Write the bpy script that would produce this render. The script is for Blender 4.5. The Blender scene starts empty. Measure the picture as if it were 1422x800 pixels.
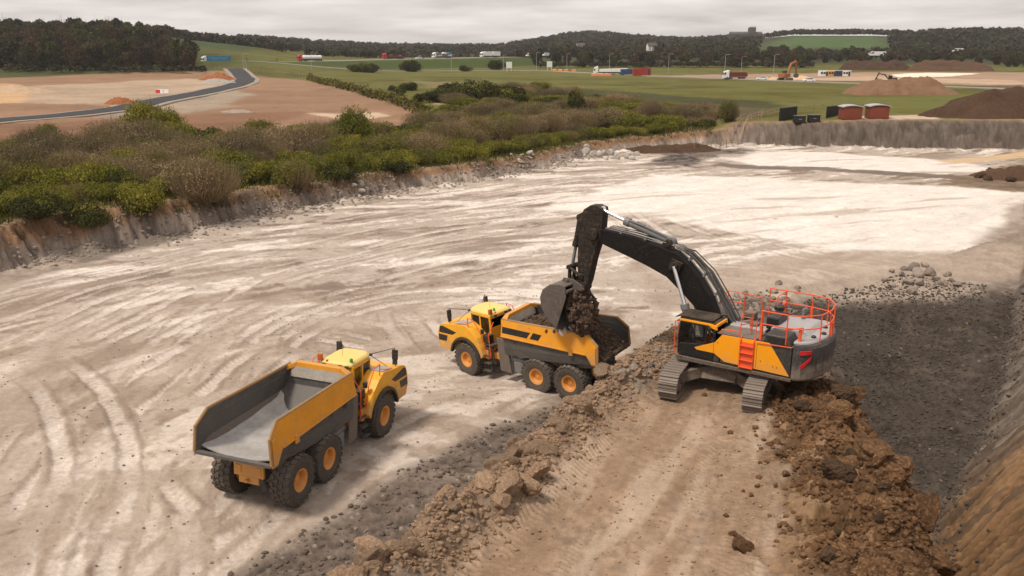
import bpy, bmesh, math, random
import numpy as np
from mathutils import Vector, Matrix, Euler
random.seed(7); RNG = np.random.default_rng(7)
scene = bpy.context.scene
COL = scene.collection

# ---------------------------------------------------------------- camera constants
FOC, CAMH = 1200.0, 15.6
PIT = math.atan(332 / 1200.0)
CP, SP = math.cos(PIT), math.sin(PIT)
def ray(px, py):
    a = (px - 711) / FOC; b = (400 - py) / FOC
    return (a, CP + b * SP, -SP + b * CP)
def gp(px, py, z=0.0):
    """point of the level z that is seen at photo pixel px, py"""
    d = ray(px, py); t = (z - CAMH) / d[2]
    return (d[0] * t, d[1] * t)
def gps(pts, z=0.0): return [gp(a, b, z) for a, b in pts]
def at_dist(px, y):
    """ground x for a photo column at distance y"""
    return (px - 711) / 1245.0 * y

# ---------------------------------------------------------------- numpy noise
def _hash(ix, iy, seed):
    h = (ix.astype(np.int64) * 374761393 + iy.astype(np.int64) * 668265263 + seed * 974711) & 0xffffffff
    h = ((h ^ (h >> 13)) * 1274126177) & 0xffffffff
    h = h ^ (h >> 16)
    return (h & 0xffff).astype(np.float32) / 65535.0
def vnoise(x, y, seed=0):
    fx = np.floor(x); fy = np.floor(y)
    tx = (x - fx).astype(np.float32); ty = (y - fy).astype(np.float32)
    ix = fx.astype(np.int64); iy = fy.astype(np.int64)
    tx = tx * tx * (3 - 2 * tx); ty = ty * ty * (3 - 2 * ty)
    a = _hash(ix, iy, seed); b = _hash(ix + 1, iy, seed); c = _hash(ix, iy + 1, seed); d = _hash(ix + 1, iy + 1, seed)
    return (a + (b - a) * tx) * (1 - ty) + (c + (d - c) * tx) * ty
def fbm(x, y, oct=4, seed=0, gain=.5):
    """noise in about -1..1"""
    s = np.zeros(np.shape(x), np.float32); amp = 1.0; tot = 0
    for o in range(oct):
        s += amp * (vnoise(x * 2 ** o + 13.7 * o, y * 2 ** o - 7.1 * o, seed + o) * 2 - 1); tot += amp; amp *= gain
    return s / tot * 1.5
def billow(x, y, oct=4, seed=0):
    s = np.zeros(np.shape(x), np.float32); amp = 1.0; tot = 0
    for o in range(oct):
        s += amp * np.abs(vnoise(x * 2 ** o + 3.7 * o, y * 2 ** o - 9.1 * o, seed + o) * 2 - 1); tot += amp; amp *= .5
    return s / tot
def worley(x, y, seed=0):
    """F1 distance and random value of the nearest cell"""
    fx = np.floor(x); fy = np.floor(y); best = np.full(np.shape(x), 9., np.float32); val = np.zeros(np.shape(x), np.float32)
    for dx in (-1, 0, 1):
        for dy in (-1, 0, 1):
            cx = (fx + dx).astype(np.int64); cy = (fy + dy).astype(np.int64)
            px = cx + _hash(cx, cy, seed); py = cy + _hash(cx, cy, seed + 17)
            d = ((px - x) ** 2 + (py - y) ** 2).astype(np.float32)
            m = d < best; best = np.where(m, d, best); val = np.where(m, _hash(cx, cy, seed + 31), val)
    return np.sqrt(best), val
def sst(a, b, v):
    t = np.clip((v - a) / (b - a), 0, 1); return t * t * (3 - 2 * t)
def polyline(x, y, pts):
    """distance, arc length, signed side (left of the line positive)"""
    x = x.astype(np.float32); y = y.astype(np.float32); best = np.full(np.shape(x), 1e18, np.float32); S = np.zeros(np.shape(x), np.float32); sg = np.zeros(np.shape(x), np.float32); acc = 0
    for (ax, ay), (bx, by) in zip(pts[:-1], pts[1:]):
        ex, ey = bx - ax, by - ay; L2 = ex * ex + ey * ey
        t = np.clip(((x - ax) * ex + (y - ay) * ey) / L2, 0, 1)
        qx = x - ax - t * ex; qy = y - ay - t * ey; d = qx * qx + qy * qy
        m = d < best
        best = np.where(m, d, best); L = math.sqrt(L2)
        S = np.where(m, acc + t * L, S); sg = np.where(m, ex * (y - ay) - ey * (x - ax), sg); acc += L
    return np.sqrt(best), S, np.where(sg >= 0, 1., -1.)
def inside(x, y, poly):
    c = np.zeros(np.shape(x), bool); n = len(poly); j = n - 1
    for i in range(n):
        xi, yi = poly[i]; xj, yj = poly[j]
        if yi != yj:
            c ^= ((yi > y) != (yj > y)) & (x < (xj - xi) * (y - yi) / (yj - yi) + xi)
        j = i
    return c
def sdist(x, y, poly, margin=12.):
    """signed distance to a polygon, positive inside (clamped far outside)"""
    P = np.array(poly); out = np.full(np.shape(x), -margin)
    k = (x > P[:, 0].min() - margin) & (x < P[:, 0].max() + margin) & (y > P[:, 1].min() - margin) & (y < P[:, 1].max() + margin)
    if not k.any(): return out
    xx, yy = x[k], y[k]; d, _, _ = polyline(xx, yy, list(poly) + [poly[0]])
    out[k] = np.maximum(np.where(inside(xx, yy, poly), d, -d), -margin)
    return out
def idw(x, y, pts, p=3.0):
    x = np.asarray(x).astype(np.float32); y = np.asarray(y).astype(np.float32); w = np.zeros(np.shape(x), np.float32); s = np.zeros(np.shape(x), np.float32)
    for px, py, v in pts:
        k = ((x - px) ** 2 + (y - py) ** 2 + .3) ** (-p / 2); w += k; s += k * v
    return s / w

# ---------------------------------------------------------------- object helpers
def tag(o, label=None, cat=None, group=None, kind=None):
    if label: o['label'] = label
    if cat: o['category'] = cat
    if group: o['group'] = group
    if kind: o['kind'] = kind
    return o
def empty(name, loc=(0, 0, 0), rot=(0, 0, 0)):
    o = bpy.data.objects.new(name, None); COL.objects.link(o); o.location = loc; o.rotation_euler = rot
    o.empty_display_size = .3
    return o
def link(name, me, parent=None):
    o = bpy.data.objects.new(name, me); COL.objects.link(o)
    if parent: o.parent = parent
    return o
def np_mesh(name, V, F, mats, smooth=False, midx=None):
    """V (n,3), F (m,k) with constant k"""
    me = bpy.data.meshes.new(name); V = np.ascontiguousarray(V, np.float32); F = np.ascontiguousarray(F, np.int32)
    m, k = F.shape
    me.vertices.add(len(V)); me.vertices.foreach_set('co', V.ravel())
    me.loops.add(m * k); me.loops.foreach_set('vertex_index', F.ravel())
    me.polygons.add(m); me.polygons.foreach_set('loop_start', np.arange(0, m * k, k, dtype=np.int32))
    me.polygons.foreach_set('loop_total', np.full(m, k, np.int32))
    if midx is not None: me.polygons.foreach_set('material_index', np.ascontiguousarray(midx, np.int32))
    me.update(calc_edges=True)
    me.polygons.foreach_set('use_smooth', np.full(m, smooth, bool))
    for mm in (mats if isinstance(mats, (list, tuple)) else [mats]): me.materials.append(mm)
    return me
class MB:
    """collects shapes, builds ONE mesh object"""
    def __init__(s): s.v = []; s.f = []
    def add(s, V, F):
        n = len(s.v); s.v += [tuple(q) for q in V]; s.f += [tuple(i + n for i in q) for q in F]; return s
    def box(s, c, d, rot=None, taper=1.0):
        x, y, z = d[0] / 2, d[1] / 2, d[2] / 2
        V = [Vector((sx * x * (taper if sz > 0 else 1), sy * y * (taper if sz > 0 else 1), sz * z)) for sz in (-1, 1) for sy in (-1, 1) for sx in (-1, 1)]
        M = Euler(rot).to_matrix() if rot else Matrix.Identity(3)
        return s.add([M @ q + Vector(c) for q in V], [(0, 2, 3, 1), (4, 5, 7, 6), (0, 1, 5, 4), (2, 6, 7, 3), (0, 4, 6, 2), (1, 3, 7, 5)])
    def prism(s, pts, a, b, axis='y'):
        """2D outline extruded from a to b along axis ('y': pts are x,z; 'z': pts are x,y; 'x': pts are y,z)"""
        n = len(pts)
        def P(q, t): return {'y': (q[0], t, q[1]), 'z': (q[0], q[1], t), 'x': (t, q[0], q[1])}[axis]
        V = [P(q, a) for q in pts] + [P(q, b) for q in pts]
        F = [tuple(range(n)), tuple(range(2 * n - 1, n - 1, -1))] + [((i + 1) % n, i, i + n, (i + 1) % n + n) for i in range(n)]
        return s.add(V, F)
    def loft(s, rings, closed=True, caps=True):
        n = len(rings[0]); V = [q for r in rings for q in r]; F = []
        for k in range(len(rings) - 1):
            for i in range(n if closed else n - 1):
                j = (i + 1) % n; F.append((k * n + i, k * n + j, (k + 1) * n + j, (k + 1) * n + i))
        if caps and closed:
            F.append(tuple(range(n - 1, -1, -1))); F.append(tuple(range((len(rings) - 1) * n, len(rings) * n)))
        return s.add(V, F)
    def tube(s, path, r, n=8, r2=None):
        path = [Vector(q) for q in path]; rings = []
        for i, q in enumerate(path):
            t = (path[min(i + 1, len(path) - 1)] - path[max(i - 1, 0)]).normalized()
            u = t.orthogonal().normalized() if i == 0 else (u - t * u.dot(t)).normalized()
            w = t.cross(u); rr = r if r2 is None else r + (r2 - r) * i / (len(path) - 1)
            rings.append([q + (u * math.cos(a) + w * math.sin(a)) * rr for a in [2 * math.pi * k / n for k in range(n)]])
        return s.loft(rings)
    def lathe(s, prof, c=(0, 0, 0), n=24, axis='y', ring=False):
        """prof: list of (radius, along axis)"""
        rings = []
        for r, h in prof:
            ring_ = []
            for k in range(n):
                a = 2 * math.pi * k / n; p, q = r * math.cos(a), r * math.sin(a)
                ring_.append({'y': (c[0] + p, c[1] + h, c[2] + q), 'z': (c[0] + p, c[1] + q, c[2] + h), 'x': (c[0] + h, c[1] + p, c[2] + q)}[axis])
            rings.append(ring_)
        if ring: return s.loft(rings + [rings[0]], caps=False)
        return s.loft(rings)
    def warp(s, f): s.v = [f(*q) for q in s.v]; return s
    def split(s, name, mat, parent=None, **k):
        """every loose piece becomes an object of its own"""
        par = list(range(len(s.v)))
        def find(a):
            while par[a] != a: par[a] = par[par[a]]; a = par[a]
            return a
        for f in s.f:
            for q in f[1:]: par[find(q)] = find(f[0])
        groups = {}
        for f in s.f: groups.setdefault(find(f[0]), []).append(f)
        out = []
        for fs in groups.values():
            ids = sorted({q for f in fs for q in f}); mp = {q: i for i, q in enumerate(ids)}; b = MB(); b.add([s.v[q] for q in ids], [tuple(mp[q] for q in f) for f in fs]); out.append(b.build(name, mat, parent, **k))
        return out
    def move(s, M): s.v = [tuple(M @ Vector(q)) for q in s.v]; return s
    def build(s, name, mat, parent=None, bevel=0, smooth=False, seg=2):
        me = bpy.data.meshes.new(name); me.from_pydata(s.v, [], s.f)
        bm = bmesh.new(); bm.from_mesh(me); bmesh.ops.recalc_face_normals(bm, faces=bm.faces); bm.to_mesh(me); bm.free()
        me.materials.append(mat)
        if smooth:
            me.polygons.foreach_set('use_smooth', [True] * len(me.polygons)); me.set_sharp_from_angle(angle=math.radians(38))
        o = link(name, me, parent)
        if bevel:
            m = o.modifiers.new('bevel', 'BEVEL'); m.width = bevel; m.segments = seg; m.limit_method = 'ANGLE'; m.angle_limit = math.radians(35)
        return o

# ---------------------------------------------------------------- materials
class NT:
    def __init__(s, name):
        s.m = bpy.data.materials.new(name); s.m.use_nodes = True; s.t = s.m.node_tree; s.t.nodes.clear()
        s.out = s.n('ShaderNodeOutputMaterial'); s.b = s.n('ShaderNodeBsdfPrincipled'); s.l(s.b.outputs[0], s.out.inputs[0])
    def n(s, t, **k):
        q = s.t.nodes.new(t)
        for a, b in k.items(): setattr(q, a, b)
        return q
    def l(s, a, b): s.t.links.new(a, b)
    def noise(s, vec, scale, detail=4, rough=.55):
        q = s.n('ShaderNodeTexNoise'); q.inputs['Scale'].default_value = scale; q.inputs['Detail'].default_value = detail; q.inputs['Roughness'].default_value = rough
        s.l(vec, q.inputs['Vector']); return q.outputs['Fac']
    def ramp(s, fac, a, b):
        q = s.n('ShaderNodeMapRange'); q.inputs['From Min'].default_value = a; q.inputs['From Max'].default_value = b; q.clamp = True
        s.l(fac, q.inputs['Value']); return q.outputs['Result']
    def mix(s, fac, a, b, mode='MIX'):
        q = s.n('ShaderNodeMix', data_type='RGBA', blend_type=mode)
        for v, i in ((fac, 0), (a, 6), (b, 7)):
            if hasattr(v, 'is_output'): s.l(v, q.inputs[i])
            else: q.inputs[i].default_value = v if i == 0 else (*v, 1) if len(v) == 3 else v
        return q.outputs[2]
    def math(s, op, a, b=0.0):
        q = s.n('ShaderNodeMath', operation=op)
        for v, i in ((a, 0), (b, 1)):
            if hasattr(v, 'is_output'): s.l(v, q.inputs[i])
            else: q.inputs[i].default_value = v
        return q.outputs[0]
    def bump(s, h, strength=.3, dist=.05):
        q = s.n('ShaderNodeBump'); q.inputs['Strength'].default_value = strength; q.inputs['Distance'].default_value = dist
        s.l(h, q.inputs['Height']); s.l(q.outputs[0], s.b.inputs['Normal'])
def paint(name, c, rough=.45, metal=0., dust=.3, var=.25, scale=1.3, dustcol=(.33, .25, .18), spec=.4, bump=0.0, mud=None):
    """machine paint: slightly uneven colour with dust settled and scraped on it"""
    t = NT(name); co = t.n('ShaderNodeTexCoord').outputs['Object']
    a = t.noise(co, scale, 5, .6); b = t.noise(co, scale * 7, 4, .65)
    base = t.mix(t.ramp(a, .3, .75), c, tuple(q * (1 - var) for q in c))
    g = t.n('ShaderNodeNewGeometry'); sx = t.n('ShaderNodeSeparateXYZ'); t.l(g.outputs['Normal'], sx.inputs[0])
    up = t.math('MULTIPLY', t.ramp(sx.outputs[2], .2, 1.0), .45)
    d = t.math('ADD', t.ramp(b, .45, .8), up)
    d = t.math('MULTIPLY', t.math('MULTIPLY', d, t.ramp(a, .25, .6)), dust)
    if mud:                                                  # splashed dirt, thickest low down, in blotches
        so = t.n('ShaderNodeSeparateXYZ'); t.l(co, so.inputs[0]); lo = t.ramp(so.outputs[2], mud[1], mud[0])
        sp = t.ramp(t.math('ADD', t.noise(co, 3.1, 6, .7), t.math('MULTIPLY', lo, .42)), .56, .74); d = t.math('MAXIMUM', d, t.math('MULTIPLY', sp, mud[2]))
    sc = t.ramp(t.noise(co, 22, 3, .75), .62, .7); d = t.math('MAXIMUM', d, t.math('MULTIPLY', sc, dust * .6))
    t.l(t.mix(d, base, dustcol), t.b.inputs['Base Color'])
    r = t.math('ADD', rough, t.math('MULTIPLY', d, .5)); t.l(r, t.b.inputs['Roughness'])
    t.b.inputs['Metallic'].default_value = metal; t.b.inputs['Specular IOR Level'].default_value = spec
    if bump: t.bump(b, bump, .02)
    return t.m
def earth(name, c1, c2, c3, scale=1.0, bump=.6):
    t = NT(name); co = t.n('ShaderNodeTexCoord').outputs['Object']; oi = t.n('ShaderNodeObjectInfo').outputs['Random']
    a = t.noise(co, 1.1 * scale, 6, .65); b = t.noise(co, 9 * scale, 6, .7)
    k = t.mix(t.ramp(a, .3, .7), c1, c2); k = t.mix(t.math('MULTIPLY', t.ramp(b, .5, .72), .7), k, c3)
    k = t.mix(1.0, k, t.mix(oi, (.72, .72, .72), (1.25, 1.22, 1.18)), 'MULTIPLY')
    t.l(k, t.b.inputs['Base Color']); t.b.inputs['Roughness'].default_value = .95; t.b.inputs['Specular IOR Level'].default_value = .15
    t.bump(t.math('ADD', b, t.math('MULTIPLY', t.noise(co, 28 * scale, 4, .7), .5)), bump, .05)
    return t.m
def leaf(name, c1, c2, scale=.6):
    t = NT(name); co = t.n('ShaderNodeTexCoord').outputs['Object']; oi = t.n('ShaderNodeObjectInfo').outputs['Random']
    k = t.mix(t.ramp(t.noise(co, scale, 3), .3, .7), c1, c2)
    k = t.mix(t.math('MULTIPLY', t.noise(co, 7, 2), .6), k, tuple(q * .55 for q in c1))
    k = t.mix(1.0, k, t.mix(oi, (.7, .72, .7), (1.3, 1.22, 1.1)), 'MULTIPLY')
    t.l(k, t.b.inputs['Base Color']); t.b.inputs['Roughness'].default_value = .8; t.b.inputs['Specular IOR Level'].default_value = .15
    tr = t.n('ShaderNodeBsdfTranslucent'); t.l(k, tr.inputs[0]); ms = t.n('ShaderNodeMixShader'); ms.inputs[0].default_value = .25
    t.l(t.b.outputs[0], ms.inputs[1]); t.l(tr.outputs[0], ms.inputs[2]); t.l(ms.outputs[0], t.out.inputs[0])
    return t.m
def glassy(name, tint=(.30, .36, .34)):
    t = NT(name); t.t.nodes.remove(t.b)
    tr = t.n('ShaderNodeBsdfTransparent'); tr.inputs[0].default_value = (*tint, 1); gl = t.n('ShaderNodeBsdfGlossy'); gl.inputs['Roughness'].default_value = .06
    gl.inputs[0].default_value = (.8, .8, .8, 1)
    fr = t.n('ShaderNodeFresnel'); fr.inputs[0].default_value = 1.5; ms = t.n('ShaderNodeMixShader')
    t.l(fr.outputs[0], ms.inputs[0]); t.l(tr.outputs[0], ms.inputs[1]); t.l(gl.outputs[0], ms.inputs[2]); t.l(ms.outputs[0], t.out.inputs[0])
    return t.m
M = {}
def mats():
    Y = (.86, .40, .008)
    M['yellow'] = paint('truck_yellow', Y, .38, dust=.35, var=.12, mud=(.9, 2.3, .5))
    M['yellow_worn'] = paint('worn_yellow', (.80, .32, .008), .5, dust=.6, var=.2, scale=.9, mud=(2.0, 3.0, .42))
    M['roof'] = paint('top_lit_yellow', (.80, .55, .14), .45, dust=.45, var=.1, dustcol=(.62, .5, .33))  # cab yellow made paler: strong light from above put into the colour
    M['exc_yellow'] = paint('excavator_yellow', (.88, .34, .004), .36, dust=.15, var=.1, mud=(1.3, 2.1, .22))
    M['black'] = paint('black_decal', (.012, .012, .013), .4, dust=.12, var=.3)
    M['dark'] = paint('dark_grey_paint', (.035, .034, .035), .45, dust=.35, var=.3)
    M['cw'] = paint('charcoal_paint', (.045, .045, .048), .42, dust=.4, var=.2, mud=(1.2, 2.3, .5))
    M['light'] = paint('light_grey_paint', (.36, .36, .37), .45, dust=.4, var=.15)
    M['boom'] = paint('boom_black', (.010, .0088, .0085), .55, dust=.2, var=.4, dustcol=(.16, .115, .085), spec=.15)
    M['stick'] = paint('worn_black_brown', (.022, .017, .014), .6, spec=.2, dust=.5, var=.4, dustcol=(.22, .16, .11))
    M['steel'] = paint('scoured_steel', (.52, .495, .47), .34, spec=.7, dust=.75, var=.5, scale=.8, dustcol=(.27, .235, .20))
    M['rail'] = paint('scuffed_rail', (.42, .24, .09), .6, dust=1.0, var=.5, scale=.7, dustcol=(.2, .165, .14))
    M['liner'] = paint('dark_worn_steel', (.10, .093, .088), .55, metal=.25, dust=.55, var=.35, scale=.9, dustcol=(.24, .2, .17))
    M['hull'] = paint('dusty_hull', (.15, .122, .10), .7, dust=.8, var=.3, dustcol=(.25, .2, .16))
    M['bucket'] = paint('bucket_steel', (.12, .10, .088), .55, metal=.2, dust=.7, var=.4, dustcol=(.27, .21, .16))
    M['chrome'] = paint('chrome_rod', (.78, .78, .78), .2, metal=.9, dust=.1, var=.1)
    M['grey'] = paint('hydraulic_grey', (.17, .17, .175), .45, dust=.35)
    M['tyre'] = paint('dusty_rubber', (.088, .075, .064), .85, dust=.95, var=.3, scale=2.5, dustcol=(.22, .175, .14), spec=.15)
    M['rim'] = paint('rim_orange', (.70, .29, .05), .5, dust=.65, var=.2, scale=3)
    M['orange'] = paint('orange_rail', (.80, .10, .025), .4, dust=.2, var=.15)
    M['red'] = paint('red_paint', (.55, .02, .02), .4, dust=.15)
    M['track'] = paint('track_steel', (.20, .165, .14), .6, metal=.25, dust=.9, var=.4, scale=3, dustcol=(.34, .27, .21))
    M['under'] = paint('undercarriage', (.11, .085, .065), .75, dust=.9, var=.4, dustcol=(.30, .22, .16))
    M['hose'] = paint('hose_black', (.02, .02, .02), .45, dust=.3); M['hose2'] = paint('hose_grey', (.07, .068, .066), .3, dust=.3)
    M['seat'] = paint('seat_cloth', (.02, .02, .022), .8, dust=.1)
    M['white'] = paint('white_paint', (.78, .78, .76), .4, dust=.1, var=.08)
    M['glass'] = glassy('tinted_glass', (.84, .88, .87)); M['glass_dark'] = glassy('dark_glass', (.66, .70, .70))
    M['lamp'] = paint('lamp_lens', (.8, .8, .75), .15, dust=.05)
    M['amber'] = paint('amber_lens', (.5, .12, .02), .25, dust=.1); M['green'] = paint('green_lens', (.03, .35, .08), .25, dust=.1)
    M['skin'] = paint('skin', (.45, .26, .18), .6, dust=0, var=.1); M['hivis'] = paint('red_hivis', (.75, .05, .03), .7, dust=.05)
    M['stripe'] = paint('reflective_stripe', (.75, .75, .7), .5, dust=.05); M['trouser'] = paint('navy_cloth', (.02, .025, .045), .8, dust=.1)
    M['soil'] = earth('dark_soil', (.055, .036, .026), (.085, .057, .040), (.15, .105, .075), .8)
    M['clod'] = earth('brown_clod', (.145, .092, .058), (.265, .18, .118), (.40, .31, .225), .8)
    M['clay'] = earth('brown_clay', (.05, .027, .014), (.175, .092, .043), (.33, .21, .125), .8)
    M['darkclay'] = earth('dark_clay', (.03, .019, .012), (.07, .042, .024), (.15, .1, .062))
    M['stone'] = earth('grey_stone', (.20, .165, .14), (.27, .225, .19), (.36, .31, .27))
    M['pale_stone'] = earth('pale_stone', (.36, .32, .28), (.48, .43, .38), (.58, .53, .47))
    M['gravel'] = earth('gravel', (.11, .085, .068), (.18, .14, .112), (.30, .25, .21), 2)
    M['darkgravel'] = earth('dark_gravel', (.07, .056, .046), (.115, .093, .077), (.2, .165, .14), 2)
mats()
# ---------------------------------------------------------------- terrain
BASE = [(-75, 22), (-52, 40), (-42, 54), (-36.3, 60.3), (-35.5, 65.4), (-33.2, 68.4), (-28.7, 74.7), (-18.2, 89.9), (-12.8, 98.6), (-2.5, 107.6), (4.9, 118.0), (11.5, 130.7), (22.0, 141), (29.9, 144.0), (39.1, 146.4), (56.9, 141.5), (81.0, 137.6), (130, 122)]
PITPOLY = BASE + [(150, 60), (60, -10), (-75, -10)]
TOPS = [(-52, 38, 2.9), (-38, 61, 2.9), (-36, 68, 2.9), (-34, 72, 2.8), (-24, 83, 2.5), (-19, 92, 2.1), (-9, 104, 1.9), (2, 119, 1.8), (11, 133, 1.7), (22, 144, 1.6), (31, 149, 2.2), (42, 153, 3.7), (64, 152, 4.4), (85, 150, 4.6), (120, 140, 4.6), (60, 158, 4.4), (75, 158, 4.4),
        (-60, 80, 3.4), (-60, 120, 4), (-36, 92, 2.8), (-20, 120, 2.5), (-5, 140, 2.3), (20, 165, 2.4), (0, 165, 2.8), (-45, 150, 3.6), (-100, 200, 4), (-15, 205, 3.8), (40, 180, 3.8), (80, 190, 4), (0, 260, 4), (80, 260, 4), (-80, 300, 4), (160, 260, 4), (150, 170, 4.4)]
FLOOR = [(-8.9, 27.9, .14), (-10.2, 28.3, .16), (-7.5, 27.4, .1), (-6.8, 34, -.08), (-8, 31, .05), (3.7, 40.3, -.83), (2.3, 41.6, -.92), (2.8, 39.0, -.95), (4.7, 41.5, -.72), (-1.4, 45.2, -1.08), (-2.4, 44, -1.15), (-.4, 46.4, -1.0), (1.0, 38, -.75),
         (-18, 24, .25), (-25, 40, .15), (-32, 55, .1), (-20, 60, 0), (-16, 45, -.1), (-4, 22, .25), (-5, 28, .15), (-1.5, 34, -.2), (-20, 80, 0), (0, 70, -.3), (0, 56, -.7), (12, 55, -.4), (9, 46, -.5), (14, 50, .1), (20, 62, 0), (35, 70, 0), (20, 90, 0), (50, 90, 0), (10, 110, 0), (50, 120, 0), (30, 130, 0), (80, 120, 0),
         (11.5, 44, .3), (15.5, 45, -.7), (20, 36, -2.5), (19, 39, -2.5), (17, 33, -2.5), (15.3, 29.4, -2.4), (13.3, 25, -2.3), (22, 44, -2), (24, 50, -1.4), (26, 56, -.6), (28.5, 61, .05), (20, 50, -1.2), (34, 60, -.1), (-70, 10, .3), (-20, 5, .3), (30, 20, 0)]
BENCH = [(-9, 8), (-3.4, 20.4), (-1.5, 23.6), (1.2, 28.7), (4.0, 34.0), (5.4, 36.6), (7.2, 39.6), (9.6, 41.4), (12.6, 40.6), (14.2, 37.5), (13.6, 34.0), (13.2, 29.5), (12.6, 26), (11.0, 20.4), (9, 8)]
BERM = [(-7, 13), (-3.0, 20.4), (-1.0, 23.6), (1.6, 28.7), (4.6, 34.2), (6.4, 37.4), (8.3, 40.4)]
RIDGE = [(9.0, 14), (10.4, 20.4), (11.3, 24.5), (11.9, 28.0), (12.3, 31.0), (12.4, 33.2)]
WALLTOE = [(8, 10), (12.6, 21.5), (14.8, 26.9), (16.9, 30.9), (20.3, 35.2), (26.8, 44.5), (34.2, 56.4), (43.9, 72.6), (54.3, 90.7), (66, 108)]
MW1, MW2 = gp(298, 88, 8.0), gp(680, 80, 9.8)
_e = ((MW2[0] - MW1[0]), (MW2[1] - MW1[1])); _L = math.hypot(*_e); MWE = (_e[0] / _L, _e[1] / _L)
def mw_coords(x, y):
    s = (x - MW1[0]) * MWE[0] + (y - MW1[1]) * MWE[1]; d = (x - MW1[0]) * -MWE[1] + (y - MW1[1]) * MWE[0]
    return s, d           # d positive beyond the motorway
def mw_z(s): return 8.0 + 1.8 * np.clip(s / _L, -1, 1.6)
def far_height(x, y):
    y1 = np.maximum(y, 1.0); u = 711 + 1245 * x / y1
    z = np.full(np.shape(x), 4.0)
    # wooded hill on the left
    S = np.interp(u, [-400, 60, 170, 240, 370, 450, 540], [1.0, 1, 1, .86, .5, .2, 0])
    left = S * (np.interp(y, [375, 420, 520, 650, 780, 1100], [0, 4, 15, 21, 25, 27]))
    z = z + left
    # wooded slope right of the centre
    S = np.interp(u, [690, 800, 1500], [0, 1, 1]); z = z + S * np.interp(y, [520, 600, 800, 1000], [0, 2.5, 7, 9])
    # long far hills
    z = z + np.interp(y, [850, 1100, 1500, 2200, 4500], [0, 4, 12, 15, 4]) * np.interp(u, [350, 500, 700, 1000, 1500], [.75, 1.0, .8, 1.0, 1.0])
    z = z + np.interp(y, [1100, 1500, 2400], [0, 12, 14]) * np.exp(-((u - 815) / 85) ** 2)
    # right hill with the green field
    S = np.interp(u, [960, 1040, 1100, 1210, 1260, 1340, 1700], [0, .5, .95, .95, .8, 1.05, 1.05]); z = z + S * np.interp(y, [780, 900, 1150, 1400, 2400], [0, 4.5, 13.5, 13, 8])
    # motorway on its bank
    s, d = mw_coords(x, y)
    mz = mw_z(s); w = 1 - sst(_L * 1.02, _L * 1.6, s); w = w * sst(-420, -120, s)
    k = sst(-34, -13, d) * (1 - .999 * sst(60, 220, d)) * w
    z = z + (np.maximum(mz, z * 0 + mz) - z) * np.where(d > 0, np.where(z > mz, 0, k), k)
    return z + .25 * fbm(x / 60, y / 60, 3, 77) * sst(300, 500, y)

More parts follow.
